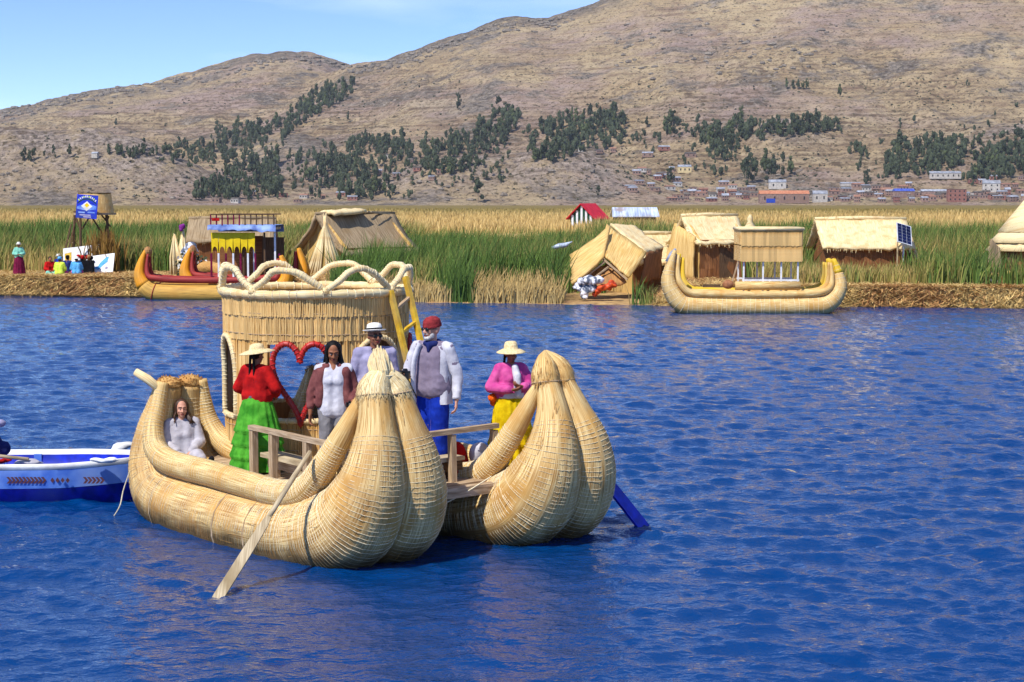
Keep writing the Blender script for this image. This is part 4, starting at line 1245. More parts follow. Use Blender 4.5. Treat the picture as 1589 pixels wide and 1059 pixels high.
# upper floor inside the crown
V = [(0, 0, Z4 - .30)] + [cyl(p, CR - .03, Z4 - .30) for p in np.linspace(-180, 176, 48)]
MB().add(V, [(0, 1 + i, 1 + (i + 1) % 48) for i in range(48)]) if False else None
m = MB(); m.add(V, [(0, 1 + i, 1 + (i + 1) % 48) for i in range(48)], [(v[0], v[1]) for v in V]); m.build('upper_floor', MATS['reed_mat'], cabin)
# horizontal cords between the tiers and the coping rolls
m = MB()
for z, dr in ((Z1 - .09, .013), (Z3 + .03, .026), (Z3 - .02, .022), (Z2 + .05, .026), (.86, .012)):
    m.tube([cyl(p, CR + dr, z + nrng.normal(0, .003)) for p in np.linspace(-180, 177, 90)], .005, 4, closed=True)
m.build('wall_cord', MATS['timber'], cabin)
def ring_roll(r, z, rad, name, matn, p0=-180, p1=176, closed=True, sag=0.0):
    pp = np.linspace(p0, p1, 96)
    P = [cyl(p, r, z + sag * math.sin(R(p * 2.3)) + nrng.normal(0, .003)) for p in pp]
    mm = MB().tube(P, rad * (1 + .06 * nrng.normal(size=96)), 12, closed=closed)
    mm.build(name, MATS[matn], cabin, True)
    c = MB(); lash(c, P, np.full(96, rad), 0, 1, .11, r=.006, seg=12); c.build('cord_lashing', MATS['rope'], cabin, kind='stuff')
ring_roll(CR + .035, Z4 + .02, .052, 'rim_roll', 'reed_pale', sag=.008)
for c0 in range(len(OPEN)):                       # sill rolls under the openings
    c, hw, k = OPEN[c0]
    d = math.degrees(hw / CR)
    ring_roll(CR + .01, Z1 + .015, .032, 'sill_roll', 'reed_pale', c - d, c + d, False)
# crown of reed arches
for k in range(8):
    p0, p1 = 5 + 45 * k, 50 + 45 * k
    pts = []
    for f, hgt in ((0.0, .0), (.06, .04), (.2, .13), (.33, .225), (.5, .255), (.67, .225), (.8, .13), (.94, .04), (1.0, .0)):
        hh = hgt * (1 + rng.uniform(-.06, .06))
        pts.append(cyl(p0 + (p1 - p0) * f + rng.uniform(-.6, .6), CR + .03 + .10 * hgt, Z4 + .06 + hh))
    P = catmull(pts, 40); rd = np.full(40, .039) * (1 + .04 * nrng.normal(size=40))
    MB().tube(P, rd, 12).build('crown_arch', MATS['reed_pale'], cabin, True)
    c = MB(); lash(c, P, rd, .02, .98, .042, r=.0055, seg=12, tilt=.25); 
    c.build('cord_lashing', MATS['rope'], cabin, kind='stuff')
    kn = MB(); kn.ell(cyl(p0, CR + .045, Z4 + .05), (.055, .055, .06), 10, 7, rough=.05)
    tuft(kn, cyl(p0, CR + .045, Z4 + .05), 60, (.05, .05, .04), .05, spread=1.0, w=.004)
    kn.build('crown_knot', MATS['reed_pale'], cabin)
# frames of the openings: red hearts, pale arches
def heart_curve(c, n=60):
    out = []
    for t in np.linspace(0, 2 * math.pi, n, endpoint=False):
        x = 16 * math.sin(t) ** 3 / 16; y = (13 * math.cos(t) - 5 * math.cos(2 * t) - 2 * math.cos(3 * t) - math.cos(4 * t))
        s = x * .335
        y = (y + 17) / 29.0                                   # 0 at the point, 1 at the lobes
        y = y ** .92
        out.append(cyl(c + math.degrees(s / CR), CR + .03, Z1 - .03 + y * (Z2 - Z1 - .02)))
    return out
for (c, hw, kind) in OPEN:
    if kind == 'heart':
        P = np.array(heart_curve(c)); rd = np.full(len(P), .034)
        MB().tube(P, rd, 12, closed=True).build('heart_frame', MATS['rope_red'], cabin, True)
        cc = MB(); lash(cc, np.vstack([P, P[:1]]), np.full(len(P) + 1, .038), 0, 1, .05, r=.006, seg=10, tilt=.15); cc.build('heart_lashing', MATS['rope_red'], cabin, kind='stuff')
    else:
        d = math.degrees(hw / CR)
        pts = [cyl(c - d, CR + .02, Z1), cyl(c - d, CR + .02, 1.75), cyl(c - d * .8, CR + .03, 2.02), cyl(c - d * .4, CR + .03, 2.16), cyl(c, CR + .03, 2.185), cyl(c + d * .4, CR + .03, 2.16), cyl(c + d * .8, CR + .03, 2.02), cyl(c + d, CR + .02, 1.75), cyl(c + d, CR + .02, Z1)]
        P = catmull(pts, 44); rd = np.full(44, .032)
        MB().tube(P, rd, 10).build('arch_frame', MATS['reed_pale'], cabin, True)
        cc = MB(); lash(cc, P, rd, 0, 1, .05, r=.005, seg=10, tilt=.15); cc.build('cord_lashing', MATS['rope'], cabin, kind='stuff')
# seat inside, and the yellow ladder leaning on the cabin
MB().box((0, 0, DECK + .20), (.9, .9, .4), Matrix.Rotation(.4, 3, 'Z')).build('cabin_bench', MATS['timber_dark'], cabin)
ladder = bpy.data.objects.new('ladder', None); COL.objects.link(ladder); ladder.parent = cat_root
inv = Matrix.Rotation(-CAT_RZ, 3, 'Z')
def W2L(p): return inv @ (Vector(p) - CAT_O)
lt0, lt1 = W2L(PY(606, 452, 20.55)), W2L(PY(629, 430, 20.75))
lb0, lb1 = W2L(PY(669, 722, 19.95)), W2L(PY(697, 718, 20.1))
tb(lb0, lt0, .045, .075, 'stile', 'yellow_paint', ladder); tb(lb1, lt1, .045, .075, 'stile', 'yellow_paint', ladder)
for i in range(7):
    f = .08 + .135 * i
    tb(lb0.lerp(lt0, f), lb1.lerp(lt1, f), .05, .03, 'rung', 'yellow_paint' if i % 3 else 'timber', ladder)

# oars
def oar(name, p0, p1, blade_len, blade_w, shaft_m, blade_m, label):
    p0, p1 = Vector(p0), Vector(p1)
    o = thing(name, label, 'oar', p0)
    d = (p1 - p0); L = d.length; d.normalize()
    jb = d * (L - blade_len)
    MB().tube(catmull([(0, 0, 0), tuple(jb * .5 + Vector((0, 0, .008))), tuple(jb * 1.06)], 10), [.024, .025, .026, .027, .028, .028, .028, .028, .028, .026], 10).build('shaft', MATS[shaft_m], o, True)
    side = d.cross(Vector((0.35, -.5, 1))).normalized(); nrm = side.cross(d)
    V, F = [], []
    prof = [(0, .35), (.12, .75), (.35, .95), (.8, 1.0), (1.0, .92)]
    for f, w in prof:
        c = jb + d * (blade_len * f)
        for sx, sz in ((-1, -1), (1, -1), (1, 1), (-1, 1)):
            V.append(tuple(c + side * (sx * w * blade_w / 2) + nrm * (sz * .016)))
    for i in range(len(prof) - 1):
        for k in range(4): F.append((i * 4 + k, i * 4 + (k + 1) % 4, i * 4 + 4 + (k + 1) % 4, i * 4 + 4 + k))
    F += [(3, 2, 1, 0), (len(V) - 4, len(V) - 3, len(V) - 2, len(V) - 1)]
    uv = [(v[0] * 1.3, v[2]) for v in V]
    m = MB(); m.add(V, F, uv); m.build('blade', MATS[blade_m], o)
    return o
pa = PZ(527, 706, 1.22)
oar('wooden_oar', L2W(3.70, -.62, 1.20), L2W(3.70, -.62, 1.20).lerp(PZ(340, 925, 0), 1.12), 1.35, .105, 'timber_pale', 'timber_pale', 'long pale wooden oar slanting from the near bow into the water')
oar('blue_oar', PY(905, 700, 20.2), PZ(1017, 842, -.16), 1.15, .19, 'blue_paint', 'blue_paint', 'bright blue oar dipping into the water beyond the far bow')

# things lying on the deck
def soft(name, label, cat, c, r, mname, seed, rot=0, group=None, parent=None, vox=.03):
    g = np.random.default_rng(seed); m = MB()
    for i in range(6):
        q = np.array(c) + g.normal(size=3) * np.array(r) * .42
        m.ell(q, np.array(r) * g.uniform(.45, .75), 10, 7, rough=.08)
    me = remesh(m, vox, 2); me.materials.append(MATS[mname])
    o = link(name, me, parent)
    if label: tag(o, label, cat, group)
    return o
soft('red_bag', 'crumpled red bag on the deck beside the yellow ladder', 'bag', L2W(3.15, 1.80, DECK + .14), (.17, .15, .17), 'cloth_red', 1)
soft('white_bundle', 'white cloth bundle between the red bag and the yellow skirt', 'bundle', L2W(3.25, 2.06, DECK + .16), (.15, .14, .20), 'cloth_white', 2)
soft('grey_backpack', 'dark grey backpack on the deck behind the railing near the yellow skirt', 'backpack', L2W(3.42, 2.10, DECK + .12), (.16, .15, .16), 'cloth_slate', 3)
soft('red_blanket', 'flat folded red blanket under the grey backpack', 'blanket', L2W(3.5, 1.80, DECK + .04), (.26, .20, .05), 'cloth_red', 4, vox=.015)
# ---------------------------------------------------------------- people (each faces -Y before turning)
def V3(*a): return np.array(a, float)
def hand(mb, wrist, d, nrm, s=1.0, curl=.5, thumb=1):
    """palm, four unequal bent fingers and a thumb from the side of the palm"""
    d = V3(*d); d /= np.linalg.norm(d); nrm = V3(*nrm); nrm -= d * nrm.dot(d); nrm /= np.linalg.norm(nrm)
    side = np.cross(d, nrm) * thumb
    w = V3(*wrist)
    palm = w + d * .085 * s
    for k in (-1.2, -.4, .4, 1.2):
        mb.cap(w + side * .012 * k * s, palm + side * .019 * k * s, .015 * s, .0125 * s, 8)
    for k, l in ((-1.35, .062), (-.45, .078), (.45, .082), (1.35, .074)):
        p = palm + side * .019 * k * s
        dd = d * math.cos(curl * .6) + nrm * math.sin(curl * .6); p1 = p + dd * l * .5 * s
        dd = d * math.cos(curl * 1.5) + nrm * math.sin(curl * 1.5); p2 = p1 + dd * l * .38 * s
        dd = d * math.cos(curl * 2.3) + nrm * math.sin(curl * 2.3); p3 = p2 + dd * l * .28 * s
        mb.cap(p, p1, .0098 * s, .0092 * s, 7); mb.cap(p1, p2, .0092 * s, .0088 * s, 7); mb.cap(p2, p3, .0088 * s, .0075 * s, 7)
    b = w + side * .024 * s + d * .022 * s
    t1 = b + (side * .8 + d * .7 + nrm * .3) * .036 * s; t2 = t1 + (side * .25 + d * .8 + nrm * (.3 + curl * .5)) * .034 * s
    mb.cap(b, t1, .0135 * s, .0115 * s, 7); mb.cap(t1, t2, .0115 * s, .009 * s, 7)

def frame_head(c, yaw, pitch):
    return Matrix.Translation(Vector(c)) @ Matrix.Rotation(R(yaw), 4, 'Z') @ Matrix.Rotation(R(pitch), 4, 'X')
def tr(M, p): return np.array(M @ Vector(p))

def person(label, loc, rz, h=1.70, skin='skin_tan', pose=None, fem=False, detail=True, group=None, head=(0, 0), stout=1.0):
    s = h / 1.75
    J = dict(pelvis=(0, 0, .93), chest=(0, .0, 1.27), neck=(0, .01, 1.46), head=(0, -.015, 1.615),
             s0=(-.185, .01, 1.41), s1=(.185, .01, 1.41), e0=(-.245, .03, 1.13), e1=(.245, .03, 1.13), h0=(-.255, -.05, .88), h1=(.255, -.05, .88),
             k0=(-.10, -.02, .49), k1=(.10, -.02, .49), a0=(-.11, .02, .08), a1=(.11, .02, .08), t0=(-.14, -.17, .03), t1=(.14, -.17, .03), curl=.45)
    if fem:
        J['s0'] = (-.165, .01, 1.40); J['s1'] = (.165, .01, 1.40)
    J.update(pose or {})
    root = thing('person', label, 'person', loc, rz, group)
    root.scale = (s, s, s)
    T = {k: (V3(*v) if isinstance(v, tuple) else v) for k, v in J.items()}
    mb = MB()
    wd = stout
    # trunk
    p, c, nk = T['pelvis'], T['chest'], T['neck']
    for sx in (-1, 1):
        mb.cap(p + V3(sx * .065 * wd, 0, -.02), p + (c - p) * .55 + V3(sx * .055 * wd, 0, 0), .105 * wd, .095 * wd)
        mb.cap(p + (c - p) * .55 + V3(sx * .055 * wd, 0, 0), c + V3(sx * .075, 0, .06), .095 * wd, .10)
        if fem: mb.ell(c + V3(sx * .055, -.066, -.005), (.06, .05, .06), 10, 8)
    mb.cap(c + V3(0, .01, .08), nk + V3(0, 0, .01), .10, .058)
    for i in '01':
        mb.cap(nk + (T['s' + i] - nk) * .3 + V3(0, 0, -.02), T['s' + i], .055, .062)
    mb.cap(nk - V3(0, 0, .04), T['head'] + V3(0, .01, -.05), .055, .053)
    # head and face
    M = frame_head(T['head'], *head)
    mr = M.to_3x3()
    mb.ell(tr(M, (0, .012, .025)), (.077, .094, .098), 20, 14, mr)
    mb.ell(tr(M, (0, -.018, -.035)), (.062, .070, .078), 18, 12, mr)
    mb.ell(tr(M, (0, -.060, -.088)), (.030, .026, .024), 12, 8, mr)                       # chin
    mb.cap(tr(M, (0, -.086, .012)), tr(M, (0, -.108, -.028)), .010, .0145, 8)                # nose
    for sx in (-1, 1):
        mb.ell(tr(M, (sx * .016, -.094, -.032)), (.010, .010, .009), 8, 6, mr)
        mb.cap(tr(M, (sx * .014, -.084, .030)), tr(M, (sx * .050, -.070, .028)), .012, .009, 8)   # brow
        mb.ell(tr(M, (sx * .042, -.062, -.028)), (.022, .018, .018), 10, 8, mr)              # cheek
        mb.ell(tr(M, (sx * .077, .012, -.012)), (.011, .020, .030), 10, 8, mr)               # ear
    mb.cap(tr(M, (-.018, -.081, -.062)), tr(M, (.018, -.081, -.062)), .0085, .0085, 8)
    # limbs
    for i, sx in (('0', -1), ('1', 1)):
        S, E, H = T['s' + i], T['e' + i], T['h' + i]
        mb.cap(S, E, .052, .040); mb.cap(E, E + (H - E) * .35, .041, .040); mb.cap(E + (H - E) * .35, H, .040, .027)
        d = H - E; d = d / np.linalg.norm(d)
        nrm = T.get('n' + i, V3(-sx * .9, -.3, 0))
        if detail: hand(mb, H, T.get('d' + i, d), nrm, 1.0, T['curl'], thumb=T.get('th' + i, sx))
        else: mb.cap(H, H + d * .13, .035, .028, 8)
        hp, K, A, TO = p + V3(sx * .09, 0, -.03), T['k' + i], T['a' + i], T['t' + i]
        mb.cap(hp, K, .088, .058); mb.cap(K, K + (A - K) * .35, .057, .056); mb.cap(K + (A - K) * .35, A, .056, .038)
        mb.cap(A + V3(0, .03, -.03), TO, .038, .032)
    me = remesh(mb, .0085 if detail else .02, 3 if detail else 2, .5)
    me.materials.append(MATS[skin])
    body = link('body', me, root)
    if detail:
        lp = MB()
        for sx in (-1, 1):
            e = MB(); e.ell(tr(M, (sx * .031, -.078, .004)), (.0105, .006, .0045), 10, 8, mr); e.build('eye', MATS['eye_white'], body, True)
            ir = MB(); ir.ell(tr(M, (sx * .031, -.083, .004)), (.0062, .005, .005), 8, 6, mr); ir.build('iris', MATS['iris_dark'], body, True)
            br = MB(); br.cap(tr(M, (sx * .014, -.094, .032)), tr(M, (sx * .048, -.080, .034)), .0045, .003, 6); br.build('eyebrow', MATS['hair_black'], body, True)
        lp.cap(tr(M, (-.020, -.088, -.060)), tr(M, (.020, -.088, -.060)), .0045, .0045, 6); lp.cap(tr(M, (-.015, -.088, -.067)), tr(M, (.015, -.088, -.067)), .006, .006, 6)
        lp.build('mouth', MATS['lips'], body, True)
    return root, T, M, mr

def garment(root, name, mname, mb, vox=.014, sm=3, detail=True):
    me = remesh(mb, vox if detail else vox * 1.7, sm); me.materials.append(MATS[mname])
    if mname.startswith('cloth'): wrinkle(me, .0034 if detail else .006, 34, len(bpy.data.objects))
    return link(name, me, root)

def top_shape(T, wd=1.0, inf=.018, sleeve=1.0, low=-.06, fem=False, loose=0.0):
    """a sweater or shirt over the trunk, sleeves to a share of the forearm"""
    mb = MB(); p, c, nk = T['pelvis'], T['chest'], T['neck']
    for sx in (-1, 1):
        mb.cap(p + V3(sx * .062 * wd, 0, low + .06), p + (c - p) * .55 + V3(sx * .055 * wd, 0, 0), .105 * wd + inf + loose, .095 * wd + inf + loose * .6)
        mb.cap(p + (c - p) * .55 + V3(sx * .055 * wd, 0, 0), c + V3(sx * .075, 0, .06), .095 * wd + inf + loose * .5, .10 + inf)
        if fem: mb.ell(c + V3(sx * .055, -.068, -.005), (.066 + inf, .052 + inf, .064 + inf), 12, 9)
    mb.cap(c + V3(0, .01, .06), nk - V3(0, -.005, .045), .10 + inf, .062 + inf * .6)
    for i in '01':
        S, E, H = T['s' + i], T['e' + i], T['h' + i]
        mb.cap(nk + (S - nk) * .3 + V3(0, 0, -.025), S, .055 + inf, .06 + inf)
        if sleeve > 0: mb.cap(S, E if sleeve >= .5 else S + (E - S) * sleeve * 2, .054 + inf, .044 + inf + loose * .4)
        if sleeve > .5:
            f = (sleeve - .5) * 2
            mb.cap(E, E + (H - E) * f, .044 + inf + loose * .4, .032 + inf + loose * .3)
    return mb

def trouser_shape(T, wd=1.0, inf=.016, low=.93, loose=.0):
    mb = MB(); p = T['pelvis']
    for i, sx in (('0', -1), ('1', 1)):
        hp, K, A = p + V3(sx * .09, 0, -.03), T['k' + i], T['a' + i]
        mb.cap(p + V3(sx * .06 * wd, 0, .08), hp, .10 * wd + inf, .098 + inf)
        mb.cap(hp, K, .092 + inf, .062 + inf + loose); mb.cap(K, K + (A - K) * low, .062 + inf + loose, .048 + inf + loose)
    return mb

def shoes(root, T, mname):
    for i in '01':
        A, TO = T['a' + i], T['t' + i]
        m = MB(); m.cap(A + V3(0, .035, -.03), TO + V3(0, 0, .005), .047, .040, 10)
        d = TO - A
        m.box((A + TO) / 2 * V3(1, 1, 0) + V3(0, 0, min(A[2] - .075, TO[2] - .03) + .012), (.085, abs(d[1]) + .13, .024))
        me = remesh(m, .012, 2); me.materials.append(MATS[mname]); link('shoe', me, root)

def skirt(root, T, mname, z_top, z_bot, r_top, r_bot, tiers=(), fold=.045, nf=15, dx=0, dy=0):
    prof = []
    zs = np.linspace(z_bot, z_top, 34)
    for z in zs:
        f = (z_top - z) / (z_top - z_bot)
        r = r_top + (r_bot - r_top) * (f ** .62)
        for t in tiers:                                     # each tier flares over the one below
            if f < t: r += .026 * math.exp(-(t - f) * 14)
            elif f - t < .04: r -= .012
        prof.append((z, r, r * .9, dx, dy, .25 + .75 * f))
    m = MB(); m.rings(prof, 110, fold=fold, nfold=nf, jit=.006)
    inner = [(z, rx - .012, ry - .012, a, b, w) for (z, rx, ry, a, b, w) in prof[:1]] + [(z_top, r_top * .5, r_top * .5, dx, dy, 0)]
    m.rings([prof[-1], (z_top + .004, r_top * .6, r_top * .55, dx, dy, 0)], 110)
    o = m.build('skirt', MATS[mname], root, True); wrinkle(o.data, .004, 55, int(z_bot * 100) + nf); return o

def hat(root, M, mname, brim, crown_r, crown_h, band=None, z=.075, droop=.02, dome=.8, name='hat', tilt=(0, 0)):
    prof = [(0, crown_r * .98), (.004, brim * .6), (-droop * .5, brim * .85), (-droop, brim), (-droop + .008, brim), (.010, brim * .62), (.014, crown_r * 1.03), (crown_h * .45, crown_r * .97), (crown_h * .8, crown_r * .86), (crown_h * .95, crown_r * .62 * dome), (crown_h, .005)]
    m = MB(); m.rings([(zz, r, r * 1.12, 0, 0, 0) for zz, r in prof], 36)
    o = m.build(name, MATS[mname], root, True)
    o.matrix_local = M @ Matrix.Translation((0, .012, z)) @ Matrix.Rotation(R(tilt[0]), 4, 'X') @ Matrix.Rotation(R(tilt[1]), 4, 'Y')
    if band:
        b = MB(); b.rings([(.012, crown_r * 1.05, crown_r * 1.05 * 1.12, 0, 0, 0), (.04, crown_r * 1.03, crown_r * 1.03 * 1.12, 0, 0, 0)], 36)
        bo = b.build('hat_band', MATS[band], o, True)
    return o

def glasses(root, M):
    m = MB()
    for sx in (-1, 1):
        m.ell(tr(M, (sx * .034, -.096, .006)), (.027, .010, .021), 12, 8, M.to_3x3())
        m.cap(tr(M, (sx * .060, -.085, .012)), tr(M, (sx * .079, .01, .008)), .005, .004, 6)
    m.cap(tr(M, (-.012, -.100, .012)), tr(M, (.012, -.100, .012)), .004, .004, 6)
    return m.build('sunglasses', MATS['dark_glass'], root, True)

def hair_cap(M, r=.012, front=-.03):
    m = MB(); mr = M.to_3x3()
    m.ell(tr(M, (0, .022, .034)), (.079 + r, .092 + r, .098 + r), 18, 12, mr)
    return m

def long_hair(root, M, T, mname, length=.42, wave=.02, seed=1, fwd=True):
    g = np.random.default_rng(seed)
    m = MB(); mr = M.to_3x3()
    m.ell(tr(M, (0, .026, .036)), (.088, .092, .100), 18, 12, mr)
    for i in range(34):
        a = g.uniform(-2.35, 2.35)                          # 0 is the back of the head
        x, y = math.sin(a) * .082, .03 + math.cos(a) * .085
        L = length * g.uniform(.75, 1.08)
        out = 1.25 + .3 * g.uniform()
        fx = -.03 if abs(a) > 1.5 else .03
        pts = [tr(M, (x * .5, y * .6, .10)), tr(M, (x * 1.02, y, .05)), tr(M, (x * 1.15, y + .005, -.05))]
        e = pts[-1]
        for q in (.35, .7, 1.0):
            pts.append(e + V3(math.sin(a) * .03 * q * out + g.normal(0, wave), (fx * 2.2 if abs(a) > 1.5 else .05) * q * 1.1 + g.normal(0, wave), -L * q))
        m.tube(catmull(pts, 12), np.linspace(.021, .009, 12), 7)
    me = remesh(m, .011, 1, .4); me.materials.append(MATS[mname])
    return link('hair', me, root)

def camera_prop(label, loc, rz, big=True):
    o = thing('camera_body' if False else 'photo_camera', label, 'camera', loc, rz)
    k = 1.0 if big else .62
    MB().box((0, 0, 0), (.135 * k, .062 * k, .088 * k)).build('camera_case', MATS['black_plastic'], o)
    MB().box((0, 0, .053 * k), (.055 * k, .05 * k, .03 * k), taper=.7).build('viewfinder', MATS['black_plastic'], o)
    m = MB(); m.tube([(0, -.03 * k, 0), (0, -.085 * k, 0), (0, -.086 * k, 0), (0, -.14 * k, 0)], [.038 * k, .038 * k, .044 * k, .044 * k], 16); m.build('lens', MATS['black_plastic'], o, True)
    m = MB(); m.tube([(0, -.1405 * k, 0), (0, -.1425 * k, 0)], [.034 * k, .034 * k], 16); m.build('front_glass', MATS['dark_glass'], o)
    return o

ZF = DECK
def face_cam(p, extra=0.0):          # yaw that turns a figure towards the photographer
    return math.atan2(p.x - 0, -(0 - p.y)) * -1 + R(extra)

# 1 woman in red blouse and green skirt, turned away, sleeves rolled, broad straw hat
p = L2W(1.61, .08, ZF)
r, T, M, mr = person('woman in red blouse, bright green tiered skirt and straw hat, back half turned', p, R(152), 1.47, 'skin_dark', fem=True, head=(-8, 6), pose=dict(
    e0=(-.30, -.02, 1.16), h0=(-.17, -.22, 1.03), e1=(.30, .02, 1.15), h1=(.20, -.20, 1.02), curl=.8))
garment(r, 'blouse', 'cloth_red', top_shape(T, 1.12, .03, .80, .06, True, loose=.02))
m = MB(); m.rings([(.97, .170, .150, 0, 0, 0), (1.01, .176, .156, 0, 0, 0), (1.06, .172, .152, 0, 0, 0)], 36); m.build('sash', MATS['cloth_slate'], r, True)
skirt(r, T, 'cloth_green', 1.03, .03, .175, .40, tiers=(.46, .66, .84), nf=17, fold=.065)
hat(r, M, 'straw_hat', .235, .10, .105, None, z=.060, droop=.03, tilt=(-10, 5))
m = hair_cap(M, .006); m.cap(tr(M, (-.03, .10, -.02)), (-.05, .125, 1.12), .022, .012); m.cap(tr(M, (.03, .10, -.02)), (.05, .125, 1.12), .022, .012); garment(r, 'hair', 'hair_black', m, .01)

# 2 dark haired woman looking down, white top, maroon cardigan, grey trousers
p = L2W(2.95, .22, ZF)
r, T, M, mr = person('dark haired woman in white top, maroon cardigan and grey trousers looking down', p, R(2), 1.60, 'skin_tan', fem=True, head=(6, 22), pose=dict(
    e0=(-.275, .03, 1.12), h0=(-.285, -.02, .86), e1=(.27, .03, 1.12), h1=(.24, -.20, 1.00), n1=V3(-.6, .2, .6), curl=.6))
garment(r, 'white_top', 'cloth_white', top_shape(T, 1.0, .018, .12, -.08, True, loose=.010))
m = MB(); c = T['chest']
for i, sx in (('0', -1), ('1', 1)):
    S, E, H = T['s' + i], T['e' + i], T['h' + i]
    m.cap(S, E, .074, .062); m.cap(E, E + (H - E) * .62, .062, .056)
    m.cap(T['neck'] + V3(sx * .07, -.02, -.03), S, .055, .072)
    m.cap(c + V3(sx * .145, -.05, .10), T['pelvis'] + V3(sx * .165, -.06, .06), .062, .058)
m.cap(c + V3(-.08, .075, .08), c + V3(.08, .075, .08), .07, .07); m.cap(c + V3(-.08, .075, -.15), c + V3(.08, .075, -.15), .07, .07); m.cap(c + V3(0, .075, .08), c + V3(0, .075, -.2), .07, .07)
garment(r, 'cardigan', 'cloth_maroon', m)
garment(r, 'trousers', 'cloth_grey', trouser_shape(T, 1.05, .014))
shoes(r, T, 'cloth_slate')
long_hair(r, M, T, 'hair_black', .40, .012, 4)
q = r.matrix_basis @ Vector(tuple(T['h1'] + V3(-.03, -.09, .0)))
camera_prop('small black camera held by the dark haired woman', q, R(12), False)

# 3 man with white fedora and lilac sweater
p = L2W(2.60, 1.05, ZF)
r, T, M, mr = person('man in white fedora, sunglasses and lilac grey sweater behind the near bow', p, R(14), 1.72, 'skin_dark', head=(14, 0), pose=dict(e0=(-.26, .05, 1.12), h0=(-.26, -.03, .87)))
garment(r, 'sweater', 'cloth_lilac', top_shape(T, 1.12, .022, .95, -.04))
garment(r, 'trousers', 'cloth_slate', trouser_shape(T, 1.05))
shoes(r, T, 'cloth_black')
m = MB(); m.tube([(-.045, -.075, 1.475), (0, -.12, 1.37), (.045, -.075, 1.475)], [.012, .014, .012], 8); m.build('collar', MATS['cloth_black'], r, True)
hat(r, M, 'white_hat', .135, .092, .105, 'cloth_black', z=.055, droop=-.012, dome=.9, tilt=(-6, 0))
glasses(r, M)

# 4 bearded man with red beanie, open white jacket, blue trousers
p = L2W(3.20, 1.42, ZF)
r, T, M, mr = person('bearded man in red beanie, open white jacket and blue trousers', p, R(-26), 1.82, 'skin_pale', head=(-22, 0), stout=1.12, pose=dict(
    e0=(-.30, -.02, 1.14), h0=(-.20, -.25, 1.12), n0=V3(.3, .3, .9), e1=(.285, .05, 1.11), h1=(.30, .00, .85), curl=.55))
garment(r, 'grey_shirt', 'cloth_taupe', top_shape(T, 1.20, .018, .3, -.02, loose=.01))
garment(r, 'trousers', 'cloth_blue', trouser_shape(T, 1.05, .022, loose=.014))
shoes(r, T, 'cloth_slate')
m = MB()
prof = [(.80, .222, .190, 0, .02, 1), (.95, .220, .186, 0, .02, 1), (1.1, .212, .178, 0, .02, .7), (1.25, .214, .170, 0, .015, .5), (1.38, .215, .15, 0, .015, .2), (1.455, .13, .10, 0, .015, 0), (1.485, .085, .085, 0, .01, 0)]
m.rings(prof, 44, R(46), R(314), fold=.03, nfold=9)
m.rings([(z, a - .012, b - .012, x, y, w) for z, a, b, x, y, w in prof], 44, R(46), R(314), fold=.03, nfold=9)
for i in '01':
    S, E, H = T['s' + i], T['e' + i], T['h' + i]
    m.tube(catmull([S * .6 + T['neck'] * .4 - V3(0, 0, .03), S, S + (E - S) * .5, E, E + (H - E) * .55, E + (H - E) * .97], 22), np.interp(np.linspace(0, 1, 22), [0, .2, .5, .75, .97, 1], [.070, .078, .066, .058, .046, .045]) * (1 + .06 * np.sin(np.linspace(0, 40, 22))), 16)
o = m.build('jacket', MATS['cloth_white'], r, True); wrinkle(o.data, .0032, 26, 5)
m = MB(); m.cap(T['neck'] + V3(-.06, -.045, .0), T['neck'] + V3(.06, -.045, .0), .038, .038); m.cap(T['neck'] + V3(0, -.07, -.01), T['neck'] + V3(.0, -.10, -.08), .045, .02); m.cap(T['neck'] + V3(-.06, .03, .01), T['neck'] + V3(.06, .03, .01), .04, .04)
garment(r, 'scarf', 'cloth_navy', m)
m = MB(); m.tube(catmull([(-.10, -.10, 1.46), (-.125, -.17, 1.30), (-.13, -.20, 1.10), (-.12, -.20, .82)], 14), [.035] * 14, 10, flat=.5); m.build('white_shawl', MATS['cloth_white'], r, True)
m = MB(); m.ell(tr(M, (0, -.058, -.092)), (.046, .038, .030), 14, 10, mr); m.cap(tr(M, (-.03, -.083, -.048)), tr(M, (.03, -.083, -.048)), .009, .009, 8); m.ell(tr(M, (-.048, -.03, -.062)), (.020, .034, .036), 10, 8, mr); m.ell(tr(M, (.048, -.03, -.062)), (.020, .034, .036), 10, 8, mr)
garment(r, 'beard', 'beard_grey', m, .009, 1)
m = MB(); m.rings([(.0, .088, .104, 0, 0, 0), (.035, .092, .108, 0, 0, 0), (.075, .085, .10, 0, 0, 0), (.105, .055, .065, 0, 0, 0), (.118, .004, .004, 0, 0, 0)], 28); m.rings([(-.004, .093, .109, 0, 0, 0), (.012, .097, .113, 0, 0, 0), (.03, .094, .110, 0, 0, 0)], 28)
o = m.build('beanie', MATS['cloth_beanie'], r, True); o.matrix_local = M @ Matrix.Translation((0, .012, .030)) @ Matrix.Rotation(R(8), 4, 'X')
glasses(r, M)
q = r.matrix_basis @ Vector(tuple(T['h0'] + V3(.05, -.09, .02)))
camera_prop('large black camera in the hand of the bearded man', q, R(-60), True)
m = MB(); m.tube(catmull([(-.15, -.30, 1.12), (-.09, -.30, 1.0), (-.06, -.24, .88)], 10), .008, 5); m.build('camera_strap', MATS['cloth_black'], r)

